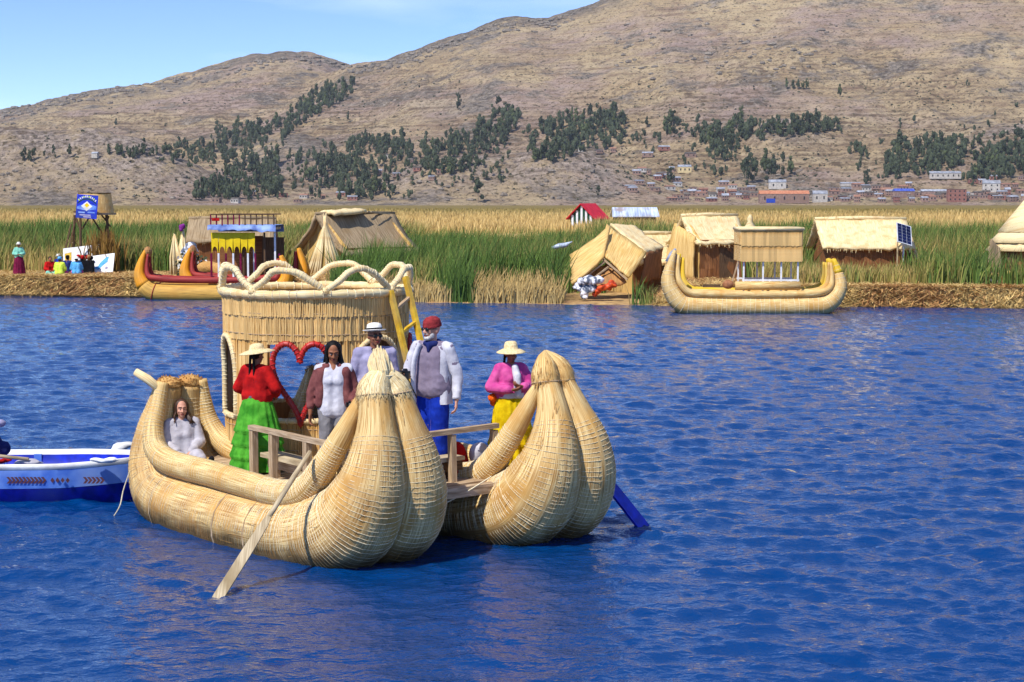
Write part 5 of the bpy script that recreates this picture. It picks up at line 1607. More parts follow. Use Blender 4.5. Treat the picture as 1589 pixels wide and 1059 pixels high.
# 5 woman in pink jacket and yellow skirt, straw hat, arms folded
p = L2W(3.40, 2.44, ZF)
r, T, M, mr = person('woman in pink jacket, yellow skirt and pale hat standing at the far bow', p, R(16), 1.47, 'skin_dark', fem=True, stout=1.1, head=(10, 6), pose=dict(
    e0=(-.31, -.03, 1.15), h0=(-.06, -.25, 1.13), n0=V3(0, .6, .8), e1=(.30, -.04, 1.15), h1=(.10, -.24, 1.17), n1=V3(0, .6, .8), d0=V3(1, -.2, .1), d1=V3(-.9, -.3, .2), curl=.7))
garment(r, 'jacket', 'cloth_pink', top_shape(T, 1.2, .026, .93, .10, True, loose=.022))
m = MB(); m.rings([(1.00, .208, .180, 0, -.005, 0), (1.03, .220, .190, 0, -.005, 0), (1.075, .218, .19, 0, -.005, 0)], 36); m.build('jacket_hem', MATS['cloth_white'], r, True)
m = MB(); m.cap((0.045, -.165, 1.32), (.045, -.195, 1.06), .058, .050, 12); m.cap((.03, -.10, 1.43), (.045, -.165, 1.3), .05, .058, 12); garment(r, 'white_blouse', 'cloth_white', m)
skirt(r, T, 'cloth_yellow', 1.03, .05, .19, .33, tiers=(.50, .70), nf=16, fold=.065)
hat(r, M, 'straw_hat', .20, .096, .125, None, z=.050, droop=.035, dome=1.05, tilt=(-4, -3))
m = hair_cap(M, .006); m.cap(tr(M, (-.06, .07, -.02)), (-.10, .12, 1.15), .022, .012); m.cap(tr(M, (.06, .07, -.02)), (.10, .12, 1.15), .022, .012); garment(r, 'hair', 'hair_black', m, .01)
m = MB(); m.cap((-.12, .10, 1.17), (-.25, .03, 1.06), .012, .012, 8); m.ell((-.27, .0, 1.0), (.062, .062, .062), 14, 10, rough=.06); m.ell((-.24, .04, .93), (.05, .05, .055), 14, 10, rough=.06); m.build('braid_pompom', MATS['cloth_orange'], r, True)

# 6 smiling woman sitting in the near stern
p = L2W(.22, -.10, .55)
r, T, M, mr = person('smiling brown haired woman in pale grey dress sitting in the raised stern', p, R(18), 1.62, 'skin_pale', fem=True, head=(0, 2), pose=dict(
    pelvis=(0, .05, .10), chest=(0, .10, .46), neck=(0, .10, .65), head=(0, .075, .80), s0=(-.165, .10, .60), s1=(.165, .10, .60),
    e0=(-.24, .02, .36), h0=(-.08, -.24, .26), e1=(.24, .02, .36), h1=(.06, -.26, .25), k0=(-.09, -.40, .22), k1=(.14, -.38, .24), a0=(.06, -.78, .10), a1=(.22, -.74, .12),
    t0=(.08, -.86, .22), t1=(.26, -.82, .24), n0=V3(.3, .2, -.9), n1=V3(-.3, .2, -.9)))
garment(r, 'dress_top', 'cloth_greywhite', top_shape(T, 1.05, .027, .93, .0, True))
m = MB()
for i, sx in (('0', -1), ('1', 1)): m.cap(T['pelvis'] + V3(sx * .07, 0, 0), T['k' + i], .12, .085); m.cap(T['k' + i], T['k' + i] + (T['a' + i] - T['k' + i]) * .35, .085, .08)
garment(r, 'dress_skirt', 'cloth_greywhite', m)
shoes(r, T, 'cloth_black')
long_hair(r, M, T, 'hair_brown', .16, .016, 9)

# ---------------------------------------------------------------- people on the far island
p = PZ(30, 428, .66)
r, T, M, mr = person('woman in mint blouse and dark wine skirt standing alone on the straw bank', p, R(20), 1.44, 'skin_dark', fem=True, detail=False, pose=dict(e0=(-.27, -.02, 1.15), h0=(-.08, -.22, 1.12), e1=(.27, -.02, 1.15), h1=(.08, -.22, 1.12)))
garment(r, 'blouse', 'cloth_teal', top_shape(T, 1.1, .03, .95, .02, True, loose=.02), detail=False)
skirt(r, T, 'cloth_wine', 1.02, .03, .18, .33, nf=11)
hat(r, M, 'white_hat', .15, .092, .10, None, z=.055)
garment(r, 'hair', 'hair_black', hair_cap(M, .004), .02)
SIT = dict(pelvis=(0, .05, .12), chest=(0, .02, .46), neck=(0, .0, .65), head=(0, -.03, .80), s0=(-.165, .0, .60), s1=(.165, .0, .60), e0=(-.24, -.06, .36), h0=(-.1, -.24, .28), e1=(.24, -.06, .36), h1=(.1, -.24, .28),
           k0=(-.20, -.30, .18), k1=(.20, -.30, .18), a0=(-.02, -.42, .07), a1=(.02, -.42, .07), t0=(-.1, -.5, .05), t1=(.1, -.5, .05))
for (px, py, rz, topc, botc, hatm, hb, lb) in (
        (78, 429, 30, 'cloth_red', 'cloth_teal', 'hair', 0, 'seated person in red with pale mint skirt, leftmost of the group on the straw'),
        (91, 424, 150, 'cloth_blue', 'cloth_slate', 'white_hat', .14, 'seated person in blue with white hat at the back of the group'),
        (93, 430, 175, 'cloth_lime', 'cloth_magenta', 'cloth_sky', .12, 'seated person in bright lime top in the middle of the group'),
        (105, 427, 160, 'cloth_navy', 'cloth_magenta', 'cloth_black', .10, 'seated person in navy blue right of the lime top'),
        (119, 429, 190, 'cloth_sky', 'cloth_pink', 'white_hat', .19, 'seated person in sky blue with white sun hat beside the white boards')):
    p = PZ(px, py, .62)
    r, T, M, mr = person(lb, p, R(rz), 1.62, 'skin_tan', detail=False, fem=True, pose=SIT)
    garment(r, 'top', topc, top_shape(T, 1.1, .035, .9, .0, True, loose=.02), detail=False)
    m = MB()
    for i, sx in (('0', -1), ('1', 1)): m.cap(T['pelvis'] + V3(sx * .07, 0, 0), T['k' + i], .13, .10); m.cap(T['k' + i], T['a' + i], .10, .07)
    garment(r, 'lower_clothes', botc, m, detail=False)
    garment(r, 'hair', 'hair_black', hair_cap(M, .006), .02)
    if hb: hat(r, M, hatm, hb, .095, .10, None, z=.05)
# ---------------------------------------------------------------- blue boat beside the catamaran
def build_blue_boat():
    x0, x1, yc, hw = -10.5, -4.72, 22.05, .66
    o = thing('blue_boat', 'long blue and white wooden boat moored behind the reed stern', 'boat', (0, yc, 0))
    xs = np.linspace(x0, x1, 40)
    wid = hw * np.clip((x1 - xs) / 1.1 + .10, 0, 1) ** .55
    sheer = .05 * np.clip((xs - (x1 - 1.8)) / 1.8, 0, 1) ** 2
    def strake(name, mname, prof, both=True):
        m = MB()
        for sgn in (-1, 1):
            V, UV = [], []
            for i, x in enumerate(xs):
                for (w, z) in prof: V.append((x, sgn * wid[i] * w, z + sheer[i])); UV.append((x, z))
            k = len(prof)
            F = [(i * k + j, (i + 1) * k + j, (i + 1) * k + j + 1, i * k + j + 1) for i in range(39) for j in range(k - 1)]
            if sgn > 0: F = [f[::-1] for f in F]
            m.add(V, F, UV)
        return m.build(name, MATS[mname], o, True)
    strake('lower_hull', 'navy_paint', [(.55, -.25), (.80, -.05), (.92, .12), (.945, .185)])
    strake('upper_hull', 'sky_paint', [(.95, .185), (.985, .32), (1.0, .425)])
    strake('gunwale', 'white_paint', [(1.0, .425), (1.03, .455), (1.035, .495), (1.0, .505), (.95, .50), (.92, .44)])
    strake('inner_side', 'blue_paint', [(.92, .44), (.86, .2), (.5, .05), (0, .03)])
    me = MB().box((0, 0, 0), (.10, .03, .30)).mesh('rib', MATS['sky_paint'])
    for i, x in enumerate(np.arange(x0 + .4, x1 - 1.35, .47)):
        for sg in (-1, 1):
            q = link('rib', me, o); q.location = (x, sg * (hw * .90), .30)
    for x in (-9.6, -8.3, -6.9):
        MB().box((x, 0, .33), (.22, 2 * hw * .88, .04)).build('thwart', MATS['white_paint'], o)
    # painted row of arrows and diamonds on the near side
    m = MB()
    y = -hw * .985 - .004
    def poly(pts): m.add([(a, y + .02 * (0.30 - b), b) for a, b in pts] + [(a, y + .012, b) for a, b in pts], [tuple(range(len(pts)))] , None)
    def arrow(x, z=.30, s=.042):
        poly([(x, z), (x + s * .9, z + s), (x + s * 1.7, z + s), (x + s * .8, z), (x + s * 1.7, z - s), (x + s * .9, z - s)][::-1]) if False else None
        poly([(x, z + s), (x + s * .8, z + s), (x + s * 1.6, z), (x + s * .8, z)]); poly([(x + s * .8, z), (x + s * 1.6, z), (x + s * .8, z - s), (x, z - s)])
    px_x = lambda px: (px - PW / 2) / FPX * (yc - hw)
    for px in np.arange(2, 62, 6.0): arrow(px_x(px))
    for px in np.arange(122, 150, 6.4): arrow(px_x(px))
    for px in np.arange(74, 106, 8.0):
        x = px_x(px); s = .036; poly([(x - s * .7, .30), (x, .30 + s), (x + s * .7, .30), (x, .30 - s)])
    m.build('painted_motif', MATS['motif_brown'], o)
    # what lies in it
    q = lambda px, py, z: PZ(px, py, z)
    for (px, s, far, lb) in ((155, (.15, .08, .05), False, 'white fender lying on the near gunwale of the blue boat'), (189, (.17, .08, .06), True, 'white fender on the far gunwale of the blue boat')):
        xx = (px - PW / 2) / FPX * (yc + (hw if far else -hw))
        soft('fender', lb, 'fender', (xx, yc + (hw if far else -hw) * .93, .555), s, 'white_paint', px)
    pl = thing('boat_pole', 'pale wooden pole resting across the blue boat', 'pole', (-7.9, yc - .3, .58))
    MB().tube([(0, 0, .16), (.8, -.12, .05), (1.75, -.22, -.03)], [.03, .028, .022], 8).build('pole_shaft', MATS['timber_pale'], pl, True)
    soft('lilac_bag', 'dark bag with lilac top at the left edge in the blue boat', 'bag', (-6.66, yc - .25, .72), (.13, .13, .18), 'cloth_navy', 21)
    soft('lilac_cloth', 'lilac cloth draped on the dark bag in the blue boat', 'cloth', (-6.68, yc - .28, .92), (.11, .11, .08), 'cloth_lilac', 22)
    soft('red_cushion', 'red cushion in the left end of the blue boat', 'cushion', (-6.52, yc - .40, .51), (.14, .12, .05), 'cloth_red', 23)
    soft('white_net', 'heap of white netting beside the red cushion', 'net', (-6.20, yc - .40, .50), (.18, .12, .04), 'cloth_greywhite', 24)
build_blue_boat()

# ---------------------------------------------------------------- far reed boats
def far_hull(parent, x0, x1, yb, zl, zr, body, gun, tipm, r=.34, wrap=None, sep=.30, lean=.25, midm=None, zmid=.24, gz=.66):
    """a hull lying along x with raised ends"""
    h = bpy.data.objects.new('hull', None); COL.objects.link(h); h.parent = parent; h.location = (0, yb, 0)
    L = x1 - x0
    for k in (-1, 1):
        pts = [(x0 + lean, k * .12, zl), (x0 + .08, k * .18, zl * .72), (x0 + .06, k * .24, zl * .45), (x0 + .45, k * sep, zmid + .10), (x0 + 1.1, k * sep, zmid), (x0 + L * .5, k * sep, zmid - .02), (x1 - 1.1, k * sep, zmid), (x1 - .45, k * sep, zmid + .10), (x1 - .06, k * .24, zr * .45), (x1 - .08, k * .18, zr * .72), (x1 - lean, k * .12, zr)]
        rd = [.06, .16, .25, r * .94, r, r, r, r * .94, .25, .16, .06]
        P = catmull(pts, 56); q = catmull([(a, 0, 0) for a in rd], 56)[:, 0]
        i0, i1 = (14, 42) if midm else (0, 56)
        if midm:
            MB().tube(P[:15], q[:15], 16, rough=.01).build('raised_end', MATS[body], h, True); MB().tube(P[41:], q[41:], 16, rough=.01).build('raised_end', MATS[body], h, True)
            MB().tube(P[14:42], q[14:42], 16, rough=.01).build('reed_bundle', MATS[midm], h, True)
            
            for f in (.235, .755):
                c = MB(); lash(c, P, q, f, f + .002, .03, r=.03, jit=0); c.build('paint_band', MATS[gun], h)
        else:
            MB().tube(P[:51], q[:51], 18, rough=.012).build('reed_bundle', MATS[body], h, True)
            MB().tube(P[50:], q[50:], 18, rough=.012).build('bow_point', MATS[tipm], h, True)
            c = MB(); lash(c, P, q, .02, .98, .16, r=.007, seg=14); c.build('cord_lashing', MATS['rope'], h, kind='stuff')
        g = [(x0 + lean + .12, k * .20, zl * .93), (x0 + .34, k * .30, zl * .66), (x0 + .42, k * .38, zl * .48), (x0 + .75, k * .42, gz + .06), (x0 + 1.4, k * .43, gz), (x0 + L * .5, k * .43, gz - .02), (x1 - 1.4, k * .43, gz), (x1 - .75, k * .42, gz + .06), (x1 - .42, k * .38, zr * .48), (x1 - .34, k * .30, zr * .66), (x1 - lean - .12, k * .20, zr * .93)]
        gr = [.04, .08, .11, .125, .13, .13, .13, .125, .11, .08, .04]
        P = catmull(g, 48); q = catmull([(a, 0, 0) for a in gr], 48)[:, 0]
        MB().tube(P, q, 12, rough=.012).build('gunwale_bundle', MATS[gun], h, True)
    if wrap:
        MB().tube([(x0 + lean + .03, 0, zl + .06), (x0 + lean - .05, 0, zl - .12), (x0 + .10, 0, zl * .80)], [.03, .13, .19], 12).build('tip_wrap', MATS[wrap], h, True)
    MB().box((x0 + L / 2, 0, zmid + .28), (L - 1.6, .6, .10)).build('hull_floor', MATS['reed_mat'], h)
    return h

def build_far_boats():
    # pale reed boat with a raised reed cabin on white posts
    Y = 59.6
    X = lambda px: (px - PW / 2) / FPX * Y
    o = thing('reed_boat', 'pale reed boat with yellow bow and raised cabin on white posts by the huts', 'boat', (0, Y, 0))
    far_hull(o, X(1034), X(1301), -.35, 2.16, 1.86, 'reed', 'reed', 'yellow_tip', wrap='grey_wrap')
    far_hull(o, X(1048), X(1305), 1.1, 2.0, 1.82, 'yellow_tip', 'yellow_tip', 'yellow_tip')
    xa, xb = X(1150), X(1238)
    for x in (xa + .05, xa + .72, xa + 1.35, xb - .05):
        for yy in (-.30, 1.15): MB().bar((x, yy, .70), (x, yy, 1.86), .055).build('post', MATS['white_post'], o)
        MB().bar((x + .02, -.335, .78), (x + (.25 if x < xb - .5 else -.25), -.335, 1.08), .04).build('brace', MATS['white_post'], o)
    MB().bar((xa, -.30, 1.12), (xb, -.30, 1.12), .05, .06).build('cabin_rail', MATS['white_post'], o)
    MB().bar((xa, 1.15, 1.12), (xb, 1.15, 1.12), .05, .06).build('cabin_rail', MATS['white_post'], o)
    cz0, czm, cz1 = 1.78, 2.32, 2.88
    sl = {}
    for z0, z1, dy in ((cz0, czm + .03, 0), (czm, cz1, -.02)):
        for face in ((0, -.42), (1, 1.27)):
            for i in range(22):
                x = xa - .06 + (xb - xa + .12) * (i + .5) / 22
                key = (round(z1 - z0, 2), i % 4)
                if key not in sl:
                    m = MB(); w = (xb - xa + .12) / 22
                    for j in range(3): m.tube([(w * (j - 1) / 3, 0, nrng.uniform(-.03, 0)), (w * (j - 1) / 3, nrng.normal(0, .006), z1 - z0)], [w / 5, w / 5.5], 6)
                    sl[key] = m.mesh('reed_slat', MATS['reed_wall'])
                if face[0] == 0:
                    q = link('reed_slat', sl[key], o); q.location = (x, face[1] + dy, z0)
        for (x, yy0, yy1) in ((xa - .07, -.42, 1.27), (xb + .07, -.42, 1.27)):
            MB().box((x, (yy0 + yy1) / 2, (z0 + z1) / 2), (.05, yy1 - yy0, z1 - z0)).build('end_wall', MATS['reed_wall'], o)
    MB().box(((xa + xb) / 2, 1.27, (cz0 + cz1) / 2), (xb - xa + .1, .05, cz1 - cz0)).build('back_wall', MATS['reed_wall'], o)
    m = MB(); m.tube([(xa - .09, -.46, cz1 + .02), (xb + .09, -.46, cz1 + .02)], [.06, .06], 10); m.tube([(xa - .09, 1.27, cz1 + .02), (xb + .09, 1.27, cz1 + .02)], [.06, .06], 10)
    m.tube([(xa - .09, -.46, cz1 + .02), (xa - .09, 1.27, cz1 + .02)], [.06, .06], 10); m.tube([(xb + .09, -.46, cz1 + .02), (xb + .09, 1.27, cz1 + .02)], [.06, .06], 10); m.build('top_roll', MATS['reed_pale'], o, True)
    MB().box(((xa + xb) / 2, .4, cz0 + .02), (xb - xa, 1.6, .05)).build('cabin_floor', MATS['reed_brown'], o)
    MB().tube([(xa - .25, -.4, .93), (xb + .02, -.4, .93)], [.15, .15], 12, rough=.02).build('reed_seat', MATS['reed'], o, True)
    MB().bar((xa - 1.35, -.2, .92), (xa - .75, -.2, .92), .10, .10).build('seat_log', MATS['timber_dark'], o)
    m = MB(); m.ell((0, 0, 0), (.20, .16, .16), 14, 9, rough=.04); q = m.build('clay_pot', mat('clay', '8a5a3c', 'a8734e', scale=8, rough=.8), None, True, (xa - .5, Y - .42, .98)); tag(q, 'round brown clay pot on the pale reed boat', 'pot')
    MB().bar((xa - .35, .2, .8), (xa + .06, .3, 2.2), .05).build('mooring_pole', MATS['timber'], o)

    # painted catamaran: orange hulls, maroon gunwales, yellow arcaded cabin
    Y2 = 67.6
    X = lambda px: (px - PW / 2) / FPX * Y2
    o = thing('painted_catamaran', 'orange and maroon reed catamaran with yellow arcaded cabin at the straw bank', 'boat', (0, Y2, 0))
    far_hull(o, X(217), X(446), 0, 1.92, 1.72, 'orange_hull', 'maroon_hull', 'orange_hull', r=.38, midm='ochre_hull', gz=.78)
    far_hull(o, X(270), X(462), 2.3, 1.95, 1.95, 'orange_hull', 'maroon_hull', 'orange_hull', r=.38, midm='ochre_hull', gz=.78)
    for (px, yb) in ((222, 0), (275, 2.3)):
        m = MB(); m.ell((X(px) + .2, yb, 1.86), (.16, .22, .22), 12, 8, rough=.05); m.build('stern_tuft', MATS['reed_brown'], o)
    xa, xb = X(326), X(424)
    zt = 2.62
    y0, y1 = .3, 2.5
    MB().box(((xa + xb) / 2, 1.2, .80), (xb - xa + .4, 2.6, .06)).build('deck', MATS['timber'], o)
    n = 6; w = (xb - xa) * .70 / n
    m = MB()
    for i in range(n):                                     # scalloped yellow front
        xl = xa + i * w
        arc = [(xl + w / 2 - math.cos(t) * w * .40, 1.95 - .18 + .30 * math.sin(t)) for t in np.linspace(0, math.pi, 12)]
        top = [(xl + w * j / 11, zt) for j in range(12)]
        for yy, fl in ((y0, False), (y0 + .05, True)):
            V = [(a, yy, b) for a, b in arc] + [(a, yy, b) for a, b in top]
            F = [(j, j + 1, 12 + j + 1, 12 + j) for j in range(11)]
            m.add(V, [f[::-1] for f in F] if fl else F)
    m.build('arcade_front', MATS['yellow_wall'], o)
    for i in range(n + 1):
        MB().bar((xa + i * w, y0 + .02, .8), (xa + i * w, y0 + .02, 1.80), .07).build('post', MATS['cloth_wine' if i % 2 == 0 else 'white_post'], o)
    for i in range(4): MB().bar((xb - i * .42, y0 + .3, .8), (xb - i * .42, y0 + .3, zt), .07).build('post', MATS['timber_dark' if i % 2 else 'white_post'], o)
    MB().box((xa + n * w / 2, y1, 1.65), (n * w, .06, 1.6)).build('back_wall', MATS['reed_shade'], o)
    MB().box((xa + n * w + .45, y1 - .3, 1.6), (.9, .06, 1.6)).build('back_wall', MATS['timber_dark'], o)
    # blue tarpaulin, its edge sagging
    m = MB(); V = []; nn = 26
    for i in range(nn):
        x = xa - .1 + (xb - xa + .2) * i / (nn - 1); sag = .05 * math.sin(i * .9) + .03 * math.sin(i * 2.1)
        V += [(x, y0 - .22, zt + .10 + sag * .5 - (.06 if i > nn * .7 else 0)), (x, y0 - .18, zt + .30 + sag * .3), (x, y1, zt + .30), (x, y1 + .1, zt)]
    m.add(V, [(i * 4 + j, i * 4 + 4 + j, i * 4 + 5 + j, i * 4 + 1 + j) for i in range(nn - 1) for j in range(3)]); m.build('tarpaulin', MATS['tarp_blue'], o, True)
    MB().box(((xa + xb) / 2, 1.3, zt + .16), (xb - xa, y1 - y0, .10)).build('roof_deck', MATS['timber'], o)
    for i in range(12):
        x = xa + (xb - xa) * i / 11
        MB().bar((x, y0, zt + .25), (x, y0, zt + .72), .05).build('baluster', MATS['cloth_wine' if i < 6 else 'timber_dark'], o)
    MB().bar((xa, y0, zt + .72), (xb, y0, zt + .72), .05).build('roof_rail', MATS['timber_dark'], o); MB().bar((xa, y1, zt + .72), (xb, y1, zt + .72), .05).build('roof_rail', MATS['timber_dark'], o)
    MB().box((xa + .2, y0 - .02, zt + .52), (.30, .05, .12)).build('roof_sign', MATS['cloth_red'], o)
    # things round it
    p = PZ(265, 405, .75)
    soft('white_sack', 'white plastic sack behind the orange stern', 'sack', (X(263), Y2 + 3.8, 1.72), (.38, .3, .32), 'bag_white', 31, vox=.07)
    m = MB(); g = np.random.default_rng(8)
    for i in range(420):
        v = g.normal(size=3); v /= np.linalg.norm(v); c = np.array([X(268), Y2 + 3.8, 1.15]) + v * np.array([.75, .5, .75]) * g.uniform(.3, 1)
        u = g.normal(size=3) * .06; w_ = np.cross(u, g.normal(size=3)); w_ *= .06 / (np.linalg.norm(w_) + 1e-9)
        m.add([c - u, c + w_, c + u, c - w_], [(0, 1, 2, 3)], mi=0 if g.uniform() < .62 else 1)
    q = m.build('flowering_bush', [MATS['leaf_dark'], MATS['white_hat']], None); tag(q, 'dark bush with white blooms under the white sack', 'bush')
    for (px, py, hh, lb, nm, mm) in ((432, 392, 'magenta', 'pink bundle carried high at the right end of the painted catamaran', 'pink_bundle', 'cloth_magenta'), (283, 352, 'p', 'purple cloth tied on the reed horn behind the painted catamaran', 'purple_cloth', mat('cloth_purple', '6a1a6a', '8a2a8a', scale=8).name)):
        pp = PY(px, py, Y2 + (2.3 if px > 400 else 4.6)); soft(nm, lb, 'cloth', tuple(pp), (.15, .13, .18), mm, px, vox=.04)
    # pale reed horns standing behind
    m = MB()
    for (pxb, pxt, yt, rr) in ((275, 270, 362, .34), (284, 281, 364, .30), (287, 284, 348, .16)):
        b = PY(pxb, 405, Y2 + 4.8); t = PY(pxt, yt, Y2 + 4.8)
        for i in range(16):
            a = g.uniform(0, 6.28); r0 = rr * g.uniform(.3, 1)
            m.tube([(b.x + r0 * math.cos(a), b.y + r0 * math.sin(a), .5), ((b.x + t.x) / 2 + r0 * .8 * math.cos(a), b.y + r0 * .8 * math.sin(a), (t.z + .5) / 2), (t.x + r0 * .12 * math.cos(a), b.y, t.z - g.uniform(0, .25))], [.05, .05, .015], 5)
    q = m.build('reed_horns', MATS['reed_pale'], None, True); tag(q, 'pale pointed reed horns standing behind the painted catamaran', 'sculpture')
    soft('straw_heap', 'heap of golden straw under the grey roofed hut', 'straw heap', (X(318), Y2 + 3.4, .95), (.95, .6, .55), 'straw_tuft', 33, vox=.08)
build_far_boats()

# ---------------------------------------------------------------- huts and other things on the islands
def mat_sheet(mb, corners, thick=.09, sag=.0, n=10, m_=6, fray=.07):
    """a thick reed mat stretched over four corner points (a-b top edge, d-c bottom edge)"""
    a, b, c, d = [np.array(q, float) for q in corners]
    nrm = np.cross(b - a, d - a); nrm /= np.linalg.norm(nrm)
    lu, lv = np.linalg.norm(b - a), np.linalg.norm(d - a)
    top, bot, uv = [], [], []
    for j in range(m_ + 1):
        v = j / m_
        for i in range(n + 1):
            u = i / n
            p = (a * (1 - u) + b * u) * (1 - v) + (d * (1 - u) + c * u) * v
            p = p + nrm * (sag * math.sin(math.pi * v) + .022 * nrng.normal())
            if j == m_: p = p + (d - a) / lv * fray * nrng.uniform(-1, 1)
            top.append(p + nrm * thick / 2); bot.append(p - nrm * thick / 2); uv.append((u * lu, v * lv))
    w = n + 1; F = []
    for j in range(m_):
        for i in range(n):
            q = j * w + i
            F.append((q, q + w, q + w + 1, q + 1)); o = len(top); F.append((o + q, o + q + 1, o + q + w + 1, o + q + w))
    o = len(top)
    edge_ = [i for i in range(w)] + [j * w + n for j in range(1, m_ + 1)] + [m_ * w + i for i in range(n - 1, -1, -1)] + [j * w for j in range(m_ - 1, 0, -1)]
    for i in range(len(edge_)):
        p, q = edge_[i], edge_[(i + 1) % len(edge_)]
        F.append((p, q, o + q, o + p))
    mb.add(np.vstack([top, bot]), F, uv + uv)
    return mb

def ridge_hut(name, label, c, rz, L, W, hw, hr, roof, wall, over=.25, door=True, curl=.0, wallf=None):
    """a gabled reed hut: ridge along local x, gable at -x / +x, long sides at -y / +y; each roof slope a thick mat, walls of mats"""
    o = thing(name, label, 'hut', c, rz)
    z0 = -.15
    for sy in (-1, 1):
        m = MB(); e = W / 2 + over; drop = (hr - hw) / (W / 2) * over
        A, B = (-L / 2 - over, 0, hr), (L / 2 + over, 0, hr)
        C, D = (L / 2 + over, sy * e, hw - drop), (-L / 2 - over, sy * e, hw - drop)
        mat_sheet(m, (A, B, C, D) if sy < 0 else (B, A, D, C), .12, .05 + curl, 14, 8)
        m.build('roof_mat', MATS[roof], o, True)
        m = MB(); mat_sheet(m, ((-L / 2, sy * W / 2, hw), (L / 2, sy * W / 2, hw), (L / 2, sy * W / 2, z0), (-L / 2, sy * W / 2, z0)) if sy < 0 else ((L / 2, sy * W / 2, hw), (-L / 2, sy * W / 2, hw), (-L / 2, sy * W / 2, z0), (L / 2, sy * W / 2, z0)), .06)
        m.build('wall_mat', MATS[wall], o)
    for sx in (-1, 1):
        m = MB(); x = sx * L / 2
        P = [(x, -W / 2, z0), (x, W / 2, z0), (x, W / 2, hw), (x, 0, hr - .06), (x, -W / 2, hw)]
        Q = [(x - sx * .06, a, b) for _, a, b in P]
        m.add(P + Q, [(0, 1, 2, 3, 4), (9, 8, 7, 6, 5)], [(a, b) for _, a, b in P] * 2)
        m.build('gable_mat', MATS[wallf or wall], o)
        if door:
            m = MB(); m.box((x + sx * .02, .0, .75), (.06, .75, 1.5)); m.build('doorway', MATS['timber_dark'], o)
    # straws sticking out along eaves, verges and ridge
    m = MB()
    for i in range(260):
        sy = rng.choice((-1, 1)); e = W / 2 + over; drop = (hr - hw) / (W / 2) * over
        f = rng.random()
        if f < .55: b = V3(rng.uniform(-L / 2 - over, L / 2 + over), sy * (e - .03), hw - drop + .02); d = V3(rng.gauss(0, .25), sy * .8, -.7)
        elif f < .8: t = rng.random(); b = V3(rng.choice((-1, 1)) * (L / 2 + over - .02), sy * e * t, hr + (hw - drop - hr) * t); d = V3(math.copysign(1, b[0]), rng.gauss(0, .3), rng.gauss(-.1, .3))
        else: b = V3(rng.uniform(-L / 2, L / 2), rng.gauss(0, .08), hr + .05); d = V3(rng.gauss(0, .5), rng.gauss(0, .6), .6)
        q = b + d * rng.uniform(.08, .26); s_ = np.cross(d, [0.3, .5, .8]); s_ *= .013 / (np.linalg.norm(s_) + 1e-9)
        m.add([b - s_, b + s_, q + s_ * .5, q - s_ * .5], [(0, 1, 2, 3)], [(0, 0), (.02, 0), (.02, .2), (0, .2)])
    m.build('thatch_fringe', MATS[roof], o, kind='stuff')
    m = MB(); m.tube([(-L / 2 - over, 0, hr + .06), (0, 0, hr + .09), (L / 2 + over, 0, hr + .06)], [.07, .09, .07], 8); m.build('ridge_roll', MATS[roof], o, True)
    zs = HUTZONES; rr = (L + W) / 2 * .62 + .3
    zs.append((c[0] - rr, c[0] + rr, c[1] - rr, c[1] + rr * .9))
    return o

def gz(X, Y): return float(max(shore_h(np.array([X]), np.array([Y]))[0], .12))
def ground(px, py):
    p = PZ(px, py, .55)
    return Vector((p.x, p.y, gz(p.x, p.y)))

